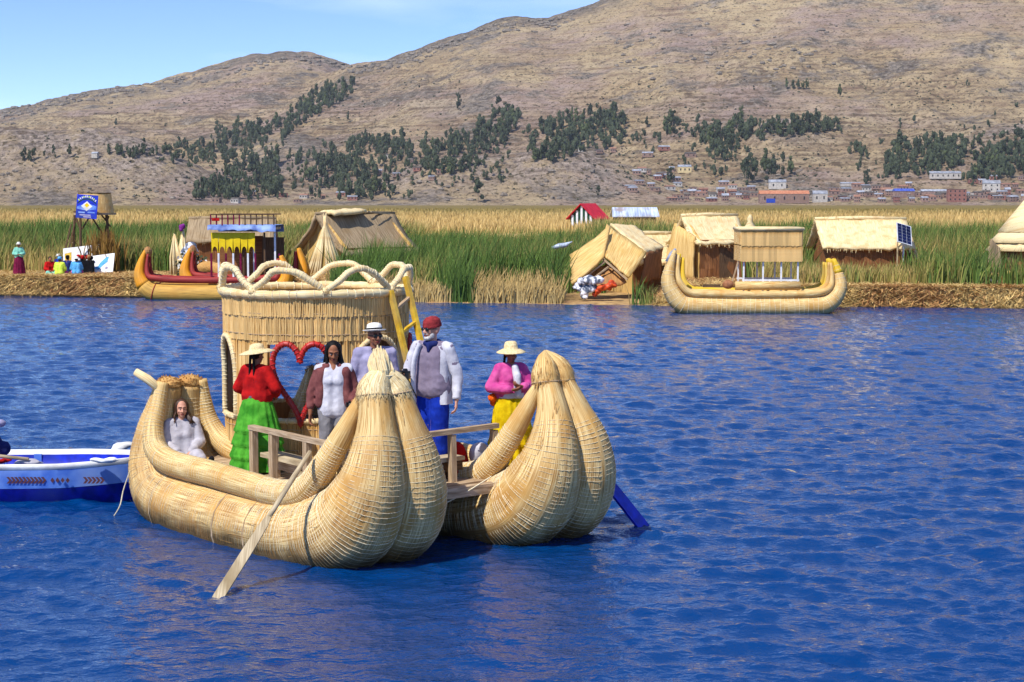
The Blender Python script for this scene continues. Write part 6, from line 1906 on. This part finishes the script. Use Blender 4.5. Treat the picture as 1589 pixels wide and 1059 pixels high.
def build_islands_things():
    # grey roofed hut behind the crown
    c = PZ(560, 418, .62); c = Vector((c.x + .0, 80.0, .5)); sx = 80.0 / FPX
    c = Vector(((553 - PW / 2) * sx, 80.0, .55))
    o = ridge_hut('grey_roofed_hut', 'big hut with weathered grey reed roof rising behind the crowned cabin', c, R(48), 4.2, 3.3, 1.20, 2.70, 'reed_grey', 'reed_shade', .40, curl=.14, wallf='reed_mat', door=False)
    m = MB(); mat_sheet(m, ((-1.9, -.6, 2.72), (.2, -.5, 2.86), (.2, .6, 2.74), (-1.9, .7, 2.70)), .16, .12); m.build('ridge_patch', MATS['reed_pale'], o, True)
    for k in range(5): MB().bar((.5, -.5 + .25 * k, 2.84), (2.0, -.2 + .2 * k, 2.72 - .05 * k), .05).build('roof_pole', MATS['timber_pale'], o)
    # a cone of loose reeds in front of it
    ct = thing('reed_stook', 'tall cone of yellow reed stalks tied at the top before the grey hut', 'reed stook', Vector(((505 - PW / 2) / FPX * 75.5, 75.5, .5)))
    m = MB()
    for i in range(90):
        a = nrng.uniform(0, 6.28); r0 = .95 * nrng.uniform(.75, 1.05)
        m.tube([(r0 * math.cos(a), .8 * r0 * math.sin(a), -.1), (r0 * .42 * math.cos(a), r0 * .4 * math.sin(a), 1.35), (.05 * math.cos(a), .05 * math.sin(a), 2.30), (.07 * math.cos(a + .4), .07 * math.sin(a), 2.62 + nrng.normal(0, .1))], [.05, .045, .03, .012], 5)
    m.build('stalks', MATS['reed_pale'], ct, True)
    HUTZONES.append((ct.location.x - 1.6, ct.location.x + 1.6, 71, 77))
    # hut behind the painted catamaran
    c = Vector(((362 - PW / 2) / FPX * 77, 77.0, .5))
    ridge_hut('low_grey_hut', 'long low hut with flat grey reed roof behind the yellow arcade', c, R(4), 3.4, 2.3, 1.75, 2.55, 'reed_grey', 'reed_shade', .25, door=False)
    # leaning shelter of folded mats, hut behind it, hut with arched mouth
    Y = 67.0; s = Y / FPX
    lean = thing('mat_shelter', 'lean-to of folded golden reed mats with bags at its foot', 'shelter', Vector(((955 - PW / 2) * s, Y, .15)))
    X = lambda px, yy=Y: (px - PW / 2) / FPX * yy - lean.location.x
    Z = lambda py, yy=Y: CAM_H - (py - HORIZON) / FPX * yy - .15
    def panel(q, nm, mn, th=.11, sag=.03, rot=False):
        a, b, c_, d = [(X(px, Y + dy), dy, Z(py, Y + dy)) for px, py, dy in q]
        m = MB(); mat_sheet(m, (a, b, c_, d), th, sag, 10, 8); m.build(nm, MATS[mn], lean, True)
    panel(((946, 352, 1.4), (937, 400, .0), (888, 442, -.9), (884, 398, 1.0)), 'left_mat', 'reed_mat')
    panel(((940, 350, 2.2), (1003, 392, .9), (975, 432, -.7), (930, 392, .3)), 'front_mat', 'reed_mat')
    panel(((946, 349, 2.3), (985, 352, 3.6), (1030, 385, 2.6), (1000, 392, .9)), 'roof_mat', 'reed_pale')
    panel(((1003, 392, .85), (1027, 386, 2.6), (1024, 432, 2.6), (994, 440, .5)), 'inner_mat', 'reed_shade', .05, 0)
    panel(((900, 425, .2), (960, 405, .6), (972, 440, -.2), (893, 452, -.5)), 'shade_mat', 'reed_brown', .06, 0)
    for k, (px0, py0, px1, py1) in enumerate(((888, 445, 940, 405), (895, 450, 950, 410), (972, 433, 936, 402))):
        MB().bar((X(px0), -.6, Z(py0)), (X(px1), .1, Z(py1)), .06).build('pole', MATS['timber'], lean)
    HUTZONES.append((lean.location.x - 2.1, lean.location.x + 1.6, Y - 3.2, Y + 4))
    bags = [(906, 436, .20, 'bag_white', 'white plastic bag at the top left of the heap under the lean-to'), (919, 433, .22, 'bag_white', 'white plastic bag at the peak of the heap under the lean-to'), (930, 438, .20, 'bag_white', 'white plastic bag at the upper right of the heap'),
            (902, 447, .20, 'bag_white', 'white plastic bag at the left end of the heap'), (913, 448, .22, 'bag_white', 'white plastic bag in the middle of the heap'), (909, 457, .18, 'bag_white', 'white plastic bag lowest in the heap'),
            (936, 447, .19, 'bag_orange', 'orange sack at the foot of the lean-to'), (948, 443, .17, 'bag_orange', 'small orange sack farthest from the white bags'), (927, 455, .17, 'bag_orange', 'low orange sack before the white bags')]
    for i, (px, py, r_, mm, lb) in enumerate(bags):
        p = PY(px, py, Y - 1.6); o = soft('plastic_bag' if mm == 'bag_white' else 'orange_sack', lb, 'bag', tuple(p), (r_ * 1.25, r_, r_), mm, 40 + i, vox=.03); wrinkle(o.data, .02, 14, i)
    g67 = lambda px, yy: Vector(((px - PW / 2) / FPX * yy, yy, gz((px - PW / 2) / FPX * yy, yy)))
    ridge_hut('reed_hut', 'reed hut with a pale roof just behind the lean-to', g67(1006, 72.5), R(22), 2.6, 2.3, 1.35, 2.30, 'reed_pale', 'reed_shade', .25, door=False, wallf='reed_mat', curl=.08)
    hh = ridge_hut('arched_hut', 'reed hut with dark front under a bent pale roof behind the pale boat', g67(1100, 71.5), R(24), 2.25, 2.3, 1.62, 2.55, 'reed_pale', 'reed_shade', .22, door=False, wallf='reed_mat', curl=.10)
    m = MB(); mat_sheet(m, ((-1.32, -1.1, 1.75), (-1.28, .6, 2.3), (-1.75, .7, -.1), (-1.45, -1.25, -.1)), .10, .06); m.build('side_mat', MATS['reed_mat'], hh, True)
    m = MB(); m.box((.15, -1.17, .62), (.7, .05, 1.3)); m.build('doorway', MATS['timber_dark'], hh)
    # long hut with the solar panel
    c = g67(1334, 72.5)
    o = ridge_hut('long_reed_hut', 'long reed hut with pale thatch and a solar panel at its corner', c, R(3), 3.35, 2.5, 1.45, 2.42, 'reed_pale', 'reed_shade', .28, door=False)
    MB().tube([(1.9, -.6, 1.7), (2.25, -1.4, .0)], [.18, .30], 10, flat=.3).build('leaning_mat', MATS['reed_pale'], o, True)
    MB().bar((1.15, -1.62, -.2), (1.15, -1.62, 2.1), .05).build('front_pole', MATS['timber_pale'], o)
    sp = thing('solar_panel', 'dark blue solar panel tilted on a post at the long hut', 'solar panel', c + Vector((1.42, -1.9, -.12)), R(8))
    rot = Matrix.Rotation(R(16), 3, 'Y') @ Matrix.Rotation(R(48), 3, 'X')
    m = MB(); m.box((0, 0, 1.98), (.66, 1.10, .035), rot); m.build('panel_frame', MATS['panel_frame'], sp)
    for i in range(3):
        for j in range(6):
            q = rot @ Vector((-.20 + .20 * i, -.43 + .172 * j, .022)); m = MB(); m.box((q.x, q.y, q.z + 1.98), (.185, .158, .008), rot); m.build('solar_cell', MATS['panel_cell'], sp)
    MB().bar((0, .05, -.1), (0, .02, 1.95), .05).build('post', MATS['white_post'], sp)
    # cone-roofed hut at the right edge
    c = g67(1588, 69.5)
    o = thing('cone_hut', 'round reed hut with layered cone roof at the right edge', 'hut', c)
    m = MB(); m.rings([(-.2, 1.15, 1.15, 0, 0, 1), (1.45, 1.15, 1.15, 0, 0, 1)], 40, fold=.008, nfold=40); m.build('wall', MATS['reed_shade'], o)
    for (zb, zt_, rb, rt, nm) in ((1.22, 1.75, 1.50, 1.05, 'thatch_skirt'), (1.55, 2.15, 1.36, .80, 'thatch_skirt'), (1.98, 3.25, 1.02, .05, 'thatch_cone')):
        m = MB(); m.rings([(zb - .02, rb * .96, rb * .96, 0, 0, 1), (zb, rb, rb, 0, 0, 1), ((zb + zt_) / 2, (rb + rt) / 2, (rb + rt) / 2, 0, 0, .6), (zt_, rt, rt, 0, 0, .3)], 60, fold=.015, nfold=29, jit=.012); m.build(nm, MATS['reed_pale'], o, True)
    tf = MB(); tuft(tf, (0, 0, 3.2), 60, (.04, .04, .05), .28, spread=.12, w=.012); tf.build('roof_finial', MATS['reed_pale'], o)
    m = MB(); m.box((-.75, -.95, .65), (.35, .05, 1.4), Matrix.Rotation(-.5, 3, 'Z')); m.build('doorway', MATS['timber_dark'], o)
    HUTZONES.append((c.x - 2.6, c.x + 2, c.y - 4.5, c.y + 1.6))
    q = MB(); mat_sheet(q, ((-.16, 0, 1.72), (.22, .15, 1.35), (.46, .0, -.1), (-.42, -.1, -.1)), .08); q = q.build('leaning_reed_mat', MATS['reed_grey'], None, True, c + Vector((-1.55, -1.3, .0))); tag(q, 'grey reed mat leaning beside the cone hut', 'mat')
    q = MB(); q.tube([(-.55, 0, .18), (.5, .05, .30)], [.15, .19], 12, rough=.03); q = q.build('reed_roll', MATS['reed_mat'], None, True, c + Vector((-1.55, -2.0, 0))); tag(q, 'rolled golden reed mat lying before the cone hut', 'reed roll')
    q = MB(); q.box((0, 0, .2), (.42, .4, .4), taper=.95); q = q.build('white_box', MATS['white_paint'], None, False, c + Vector((-.35, -2.2, .02))); tag(q, 'white box on the straw before the cone hut', 'box')
    q = MB(); q.ell((0, 0, .16), (.22, .2, .18), 12, 8, rough=.05); q = q.build('white_lump', MATS['bag_white'], None, True, c + Vector((-2.05, -3.2, .0))); tag(q, 'white plastic bag on the straw left of the white box', 'bag')
    # striped shed and tin roof far out in the reeds
    Yd = 165.0
    c = Vector(((912 - PW / 2) / FPX * Yd, Yd, .9))
    o = thing('striped_shed', 'green and white striped shed with red roof out in the reeds', 'shed', c, R(-32))
    m = MB(); P = [(-1.25, -1.2, -.6), (1.25, -1.2, -.6), (1.25, -1.2, 1.6), (0, -1.2, 2.75), (-1.25, -1.2, 1.6)]; Q = [(a, 1.2, b) for a, _, b in P]
    m.add(P + Q, [(0, 1, 2, 3, 4), (9, 8, 7, 6, 5), (0, 5, 6, 1), (1, 6, 7, 2), (4, 9, 5, 0)]); m.build('wall', MATS['wall_green'], o)
    for i in range(5):
        x = -1.0 + .5 * i; hgt = 1.6 + 1.1 * (1 - abs(x) / 1.25)
        MB().box((x, -1.225, hgt / 2 - .32), (.22, .05, hgt + .45)).build('white_board', MATS['white_post'], o)
    for sx in (-1, 1):
        m = MB(); m.add([(0, -1.5, 2.85), (0, 1.5, 2.85), (sx * 1.6, 1.5, 1.38), (sx * 1.6, -1.5, 1.38), (0, -1.5, 2.75), (0, 1.5, 2.75), (sx * 1.6, 1.5, 1.28), (sx * 1.6, -1.5, 1.28)], [(0, 1, 2, 3), (7, 6, 5, 4), (0, 3, 7, 4), (2, 1, 5, 6), (3, 2, 6, 7)]); m.build('roof_slope', MATS['roof_red'], o)
    Yd = 175.0
    c = Vector(((984 - PW / 2) / FPX * Yd, Yd, .9))
    o = thing('tin_roofed_shed', 'low shed with long shiny tin roof right of the striped shed', 'shed', c, R(2))
    MB().box((0, 0, .5), (4.2, 2.2, 2.0)).build('wall', MATS['timber_dark'], o)
    for sy in (-1, 1):
        m = MB(); m.add([(-2.3, 0, 2.45), (2.3, 0, 2.45), (2.4, sy * 1.6, 1.52), (-2.4, sy * 1.6, 1.52), (-2.3, 0, 2.38), (2.3, 0, 2.38), (2.4, sy * 1.6, 1.45), (-2.4, sy * 1.6, 1.45)], [(0, 1, 2, 3), (7, 6, 5, 4), (0, 3, 7, 4), (1, 5, 6, 2), (3, 2, 6, 7)]); m.build('roof_slope', MATS['tin'], o)
    # small pale finial of a cone roof seen over the raised cabin, and an upturned white boat among the reeds
    ct = thing('reed_cone', 'small pale reed cone peeping over the raised boat cabin', 'reed cone', Vector(((1163 - PW / 2) / FPX * 74, 74, .5)))
    m = MB(); m.rings([(0, .85, .85, 0, 0, 1), (1.2, .62, .62, 0, 0, 1), (2.15, .30, .30, 0, 0, 1), (2.5, .10, .10, 0, 0, 1), (2.62, .14, .14, 0, 0, 1), (2.80, .03, .03, 0, 0, 1)], 36, fold=.02, nfold=18, jit=.02); m.build('thatch', MATS['reed_pale'], ct, True)
    q = MB(); q.tube([(-.40, 0, -.05), (-.1, .1, .02), (.15, .1, .06), (.42, .1, .20)], [.06, .11, .10, .015], 10, flat=1.2); q = q.build('upturned_canoe', MATS['tin'], None, True, PY(872, 383, 69.0)); tag(q, 'small grey white canoe bow poking out of the reeds', 'canoe')
    # watchtower with painted sign
    Yt = 77.5; s = Yt / FPX
    Xp = lambda px: (px - 137) * s
    Zp = lambda py: CAM_H - (py - HORIZON) * s - .5
    o = thing('watchtower', 'spindly timber watchtower with a reed parapet on the straw bank', 'tower', Vector(((137 - PW / 2) * s, Yt, .5)))
    for (xt, xb, dy) in ((118, 112, 0), (131, 130, -.5), (160, 163, .9), (166, 177, 0)):
        MB().tube([(Xp(xb), dy * 1.3, -.3), (Xp((xb + xt) / 2), dy * 1.1, (Zp(345) + 0) / 2), (Xp(xt), dy, Zp(328))], [.07, .065, .055], 8).build('leg', MATS['timber_dark'], o)
    for (x0, y0, x1, y1, dy) in ((122, 338, 130, 360, -.3), (142, 338, 131, 356, -.3), (143, 338, 160, 365, .2), (158, 333, 172, 352, .1), (167, 335, 160, 365, .4), (116, 350, 122, 340, 0)):
        MB().bar((Xp(x0), dy, Zp(y0)), (Xp(x1), dy, Zp(y1)), .06).build('brace', MATS['timber_dark'], o)
    MB().box((Xp(146), .4, Zp(332)), (1.55, 1.6, .10)).build('platform', MATS['timber'], o)
    tier = [((150, 318), (168, 331)), ((150, 306), (168, 318))]
    for (z0, z1, r0) in ((Zp(331), Zp(316), .85), (Zp(318), Zp(301), .78)):
        m = MB(); m.rings([(z0, r0, r0 * .9, 0, 0, 1), (z1, r0 - .06, r0 * .84, 0, 0, 1)], 40, fold=.012, nfold=20, jit=.01, center=(Xp(146), .4)); m.build('reed_parapet', MATS['reed_wall'], o, True)
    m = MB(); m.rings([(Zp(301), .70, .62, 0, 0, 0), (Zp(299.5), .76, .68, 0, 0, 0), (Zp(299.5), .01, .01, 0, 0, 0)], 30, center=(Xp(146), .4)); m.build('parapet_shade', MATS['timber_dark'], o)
    for sgn in (0, 1):
        MB().bar((Xp(96 + 5 * sgn), -.7, -.2), (Xp(113 + 5 * sgn), -.1, Zp(348)), .06).build('stair_stile', MATS['timber_dark'], o)
    for k in range(6): MB().bar((Xp(98 + 2.6 * k), -.68 + .09 * k, .15 + .27 * k), (Xp(103 + 2.6 * k), -.68 + .09 * k, .15 + .27 * k), .05).build('stair_step', MATS['timber'], o)
    # the sign
    W_, H_ = 33 * s, 36 * s
    cs = PY(135, 321, Yt - .85)
    sg = thing('painted_sign', 'square blue painted sign with arched lettering on the watchtower', 'sign', cs, R(-8))
    sg.rotation_euler = (R(-4), R(4), R(-6))
    MB().box((0, 0, 0), (W_, .05, H_)).build('board', MATS['blue_paint'], sg)
    m = MB(); m.add([(-W_ * .46, -.029, -.02), (0, -.029, .16), (W_ * .46, -.029, .04), (W_ * .46, -.029, -.10), (0, -.029, -.18), (-W_ * .46, -.029, -.12)], [(0, 5, 4, 3, 2, 1)]); m.build('pale_mountain', MATS['sky_paint'], sg)
    m = MB(); m.add([(-.26, -.033, .02), (0, -.033, .24), (.26, -.033, .02), (0, -.033, -.20)], [(0, 3, 2, 1)]); m.build('white_diamond', MATS['white_paint'], sg)
    m = MB(); m.add([(-.12, -.037, .06), (0, -.037, .17), (.12, -.037, .06), (0, -.037, -.05)], [(0, 3, 2, 1)]); m.build('yellow_sun', MATS['yellow_wall'], sg)
    # an arch of small white strokes over a green arc, too worn to read, and faded lines below
    m = MB()
    arcp = [(x, .17 + .23 * (1 - (x / (W_ * .47)) ** 2) - .03) for x in np.linspace(-W_ * .44, W_ * .44, 16)]
    m.add([(x, -.032, z) for x, z in arcp] + [(x, -.032, z - .055) for x, z in arcp], [(i, 16 + i, 17 + i, i + 1) for i in range(15)]); m.build('green_arc', MATS['wall_green'], sg)
    for i in range(11):
        x = -W_ * .40 + W_ * .80 * i / 10; z = .22 + .23 * (1 - (x / (W_ * .47)) ** 2)
        m = MB(); m.box((0, 0, 0), (.042, .008, .085)); m.box((.014 * (-1) ** i, 0, .028 if i % 2 else -.02), (.05, .007, .02)); q = m.build('painted_stroke', MATS['white_paint' if i % 3 else 'cloth_lime'], sg); q.location = (x, -.036, z); q.rotation_euler = (0, math.atan(2 * .23 * x / (W_ * .47) ** 2), 0)
    for (x, z, w_, mn) in ((-.22, -.27, .30, 'sky_paint'), (.22, -.25, .34, 'sky_paint'), (-.05, -.38, .52, 'cloth_lilac'), (.05, -.46, .36, 'cloth_lilac')):
        m = MB(); m.box((x, -.030, z), (w_, .008, .06)); m.build('faded_line', MATS[mn], sg)
    # the teaching boards
    for (q, yy, lb, nm) in ((((98, 386), (157, 379), (157, 425), (98, 427)), 76.3, 'large white board with an orange square and sketches behind the seated group', 'white_board'), (((140, 398), (178, 393), (175, 423), (143, 424)), 75.6, 'smaller white board with a blue painted lake shape leaning on the larger one', 'map_board')):
        P = [PY(a, b, yy + (.25 if i < 2 else -.1)) for i, (a, b) in enumerate(q)]
        bz = (P[2] + P[3]) / 2
        o = thing(nm, lb, 'board', Vector((bz.x, bz.y, bz.z)))
        Lp = [np.array(p - o.location) for p in P]
        m = MB(); mat_sheet(m, (Lp[0], Lp[1], Lp[2], Lp[3]), .03, 0, 2, 2, 0) if False else m.add([tuple(v) for v in Lp] + [tuple(v + V3(0, .04, 0)) for v in Lp], [(3, 2, 1, 0), (4, 5, 6, 7), (0, 1, 5, 4), (1, 2, 6, 5), (2, 3, 7, 6), (3, 0, 4, 7)]); m.build('panel', MATS['white_paint'], o)
        def on(u, v, off=-.012): 
            t = (Lp[0] * (1 - u) + Lp[1] * u) * (1 - v) + (Lp[3] * (1 - u) + Lp[2] * u) * v
            return tuple(t + V3(0, off, 0))
        def patch(pts, mn, name): 
            mm = MB(); mm.add([on(a, b) for a, b in pts], [tuple(range(len(pts)))[::-1]]); mm.build(name, MATS[mn], o)
        if nm == 'white_board':
            patch(((.04, .20), (.22, .17), (.22, .47), (.05, .48)), 'cloth_orange' if False else 'yellow_paint', 'orange_square')
            patch(((.42, .40), (.55, .34), (.58, .48), (.45, .56)), 'cloth_lilac', 'sketch'); patch(((.64, .18), (.69, .16), (.68, .55), (.63, .60)), 'cloth_lilac', 'sketch'); patch(((.76, .24), (.83, .20), (.82, .34), (.77, .38)), 'cloth_lilac', 'sketch'); patch(((.30, .60), (.38, .52), (.42, .66), (.34, .74)), 'cloth_sky', 'sketch')
        else:
            patch(((.10, .72), (.30, .62), (.42, .42), (.66, .16), (.78, .14), (.72, .42), (.52, .60), (.30, .84)), 'cloth_sky', 'blue_lake'); patch(((.62, .72), (.72, .66), (.76, .76), (.64, .82)), 'cloth_lilac', 'sketch')
            patch(((.12, .34), (.18, .30), (.20, .40), (.13, .42)), 'cloth_navy', 'sketch')
    # dark goods on a low table between the boards
    t = thing('market_stand', 'low dark stand piled with red and brown crafts before the boards', 'stand', Vector(((132 - PW / 2) / FPX * 75.2, 75.2, .55)))
    MB().box((0, 0, .35), (.72, .5, .75)).build('dark_cloth', MATS['cloth_black'], t)
    for i in range(9):
        m = MB(); m.ell((-.28 + .07 * i, nrng.uniform(-.12, .12), .80 + nrng.uniform(0, .12)), (.09, .09, .10), 8, 6, rough=.08); m.build('craft_piece', MATS[('cloth_red', 'reed_brown', 'cloth_black')[i % 3]], t)
    # a rusty plant of dry stalks right of the tower
    P0 = PZ(195, 420, .6); n = 260; g = nrng
    H = g.uniform(.9, 2.4, n); px = P0.x + g.normal(0, .35, n); py_ = 76.5 + g.normal(0, .3, n)
    c = mixc(np.array(lin('6a4a22')[:3]), np.array(lin('8a6a2c')[:3]), g.uniform(0, 1, n))
    q = blades('dry_plant', np.stack([px, py_, np.full(n, .45)], -1), H, np.full(n, .08), g.normal(0, .30, (n, 2)), c, 'tall rusty brown dry plant right of the watchtower'); q['kind'] = 'thing'; q['category'] = 'plant'
    HUTZONES.append((3.9, 9.4, 64.5, 72)); HUTZONES.append((-24, -14.5, 68, 77.0)); HUTZONES.append((-14.5, -8.5, 66, 75))
build_islands_things()
build_reeds()
# ---------------------------------------------------------------- thin clear air over the plain
m = bpy.data.materials.new('air'); m.use_nodes = True
m.node_tree.nodes.clear()
_o = m.node_tree.nodes.new('ShaderNodeOutputMaterial'); _v = m.node_tree.nodes.new('ShaderNodeVolumePrincipled')
_v.inputs['Color'].default_value = (.80, .87, 1, 1); _v.inputs['Density'].default_value = 3.2e-5
m.node_tree.links.new(_v.outputs[0], _o.inputs['Volume'])
_b = MB(); _b.box((0, 2600, 398), (5600, 5800, 804)); _h = _b.build('haze', m, kind='stuff'); tag(_h, 'thin pale haze over the plain and the hills', 'haze')
bpy.data.scenes.remove(BENCH)
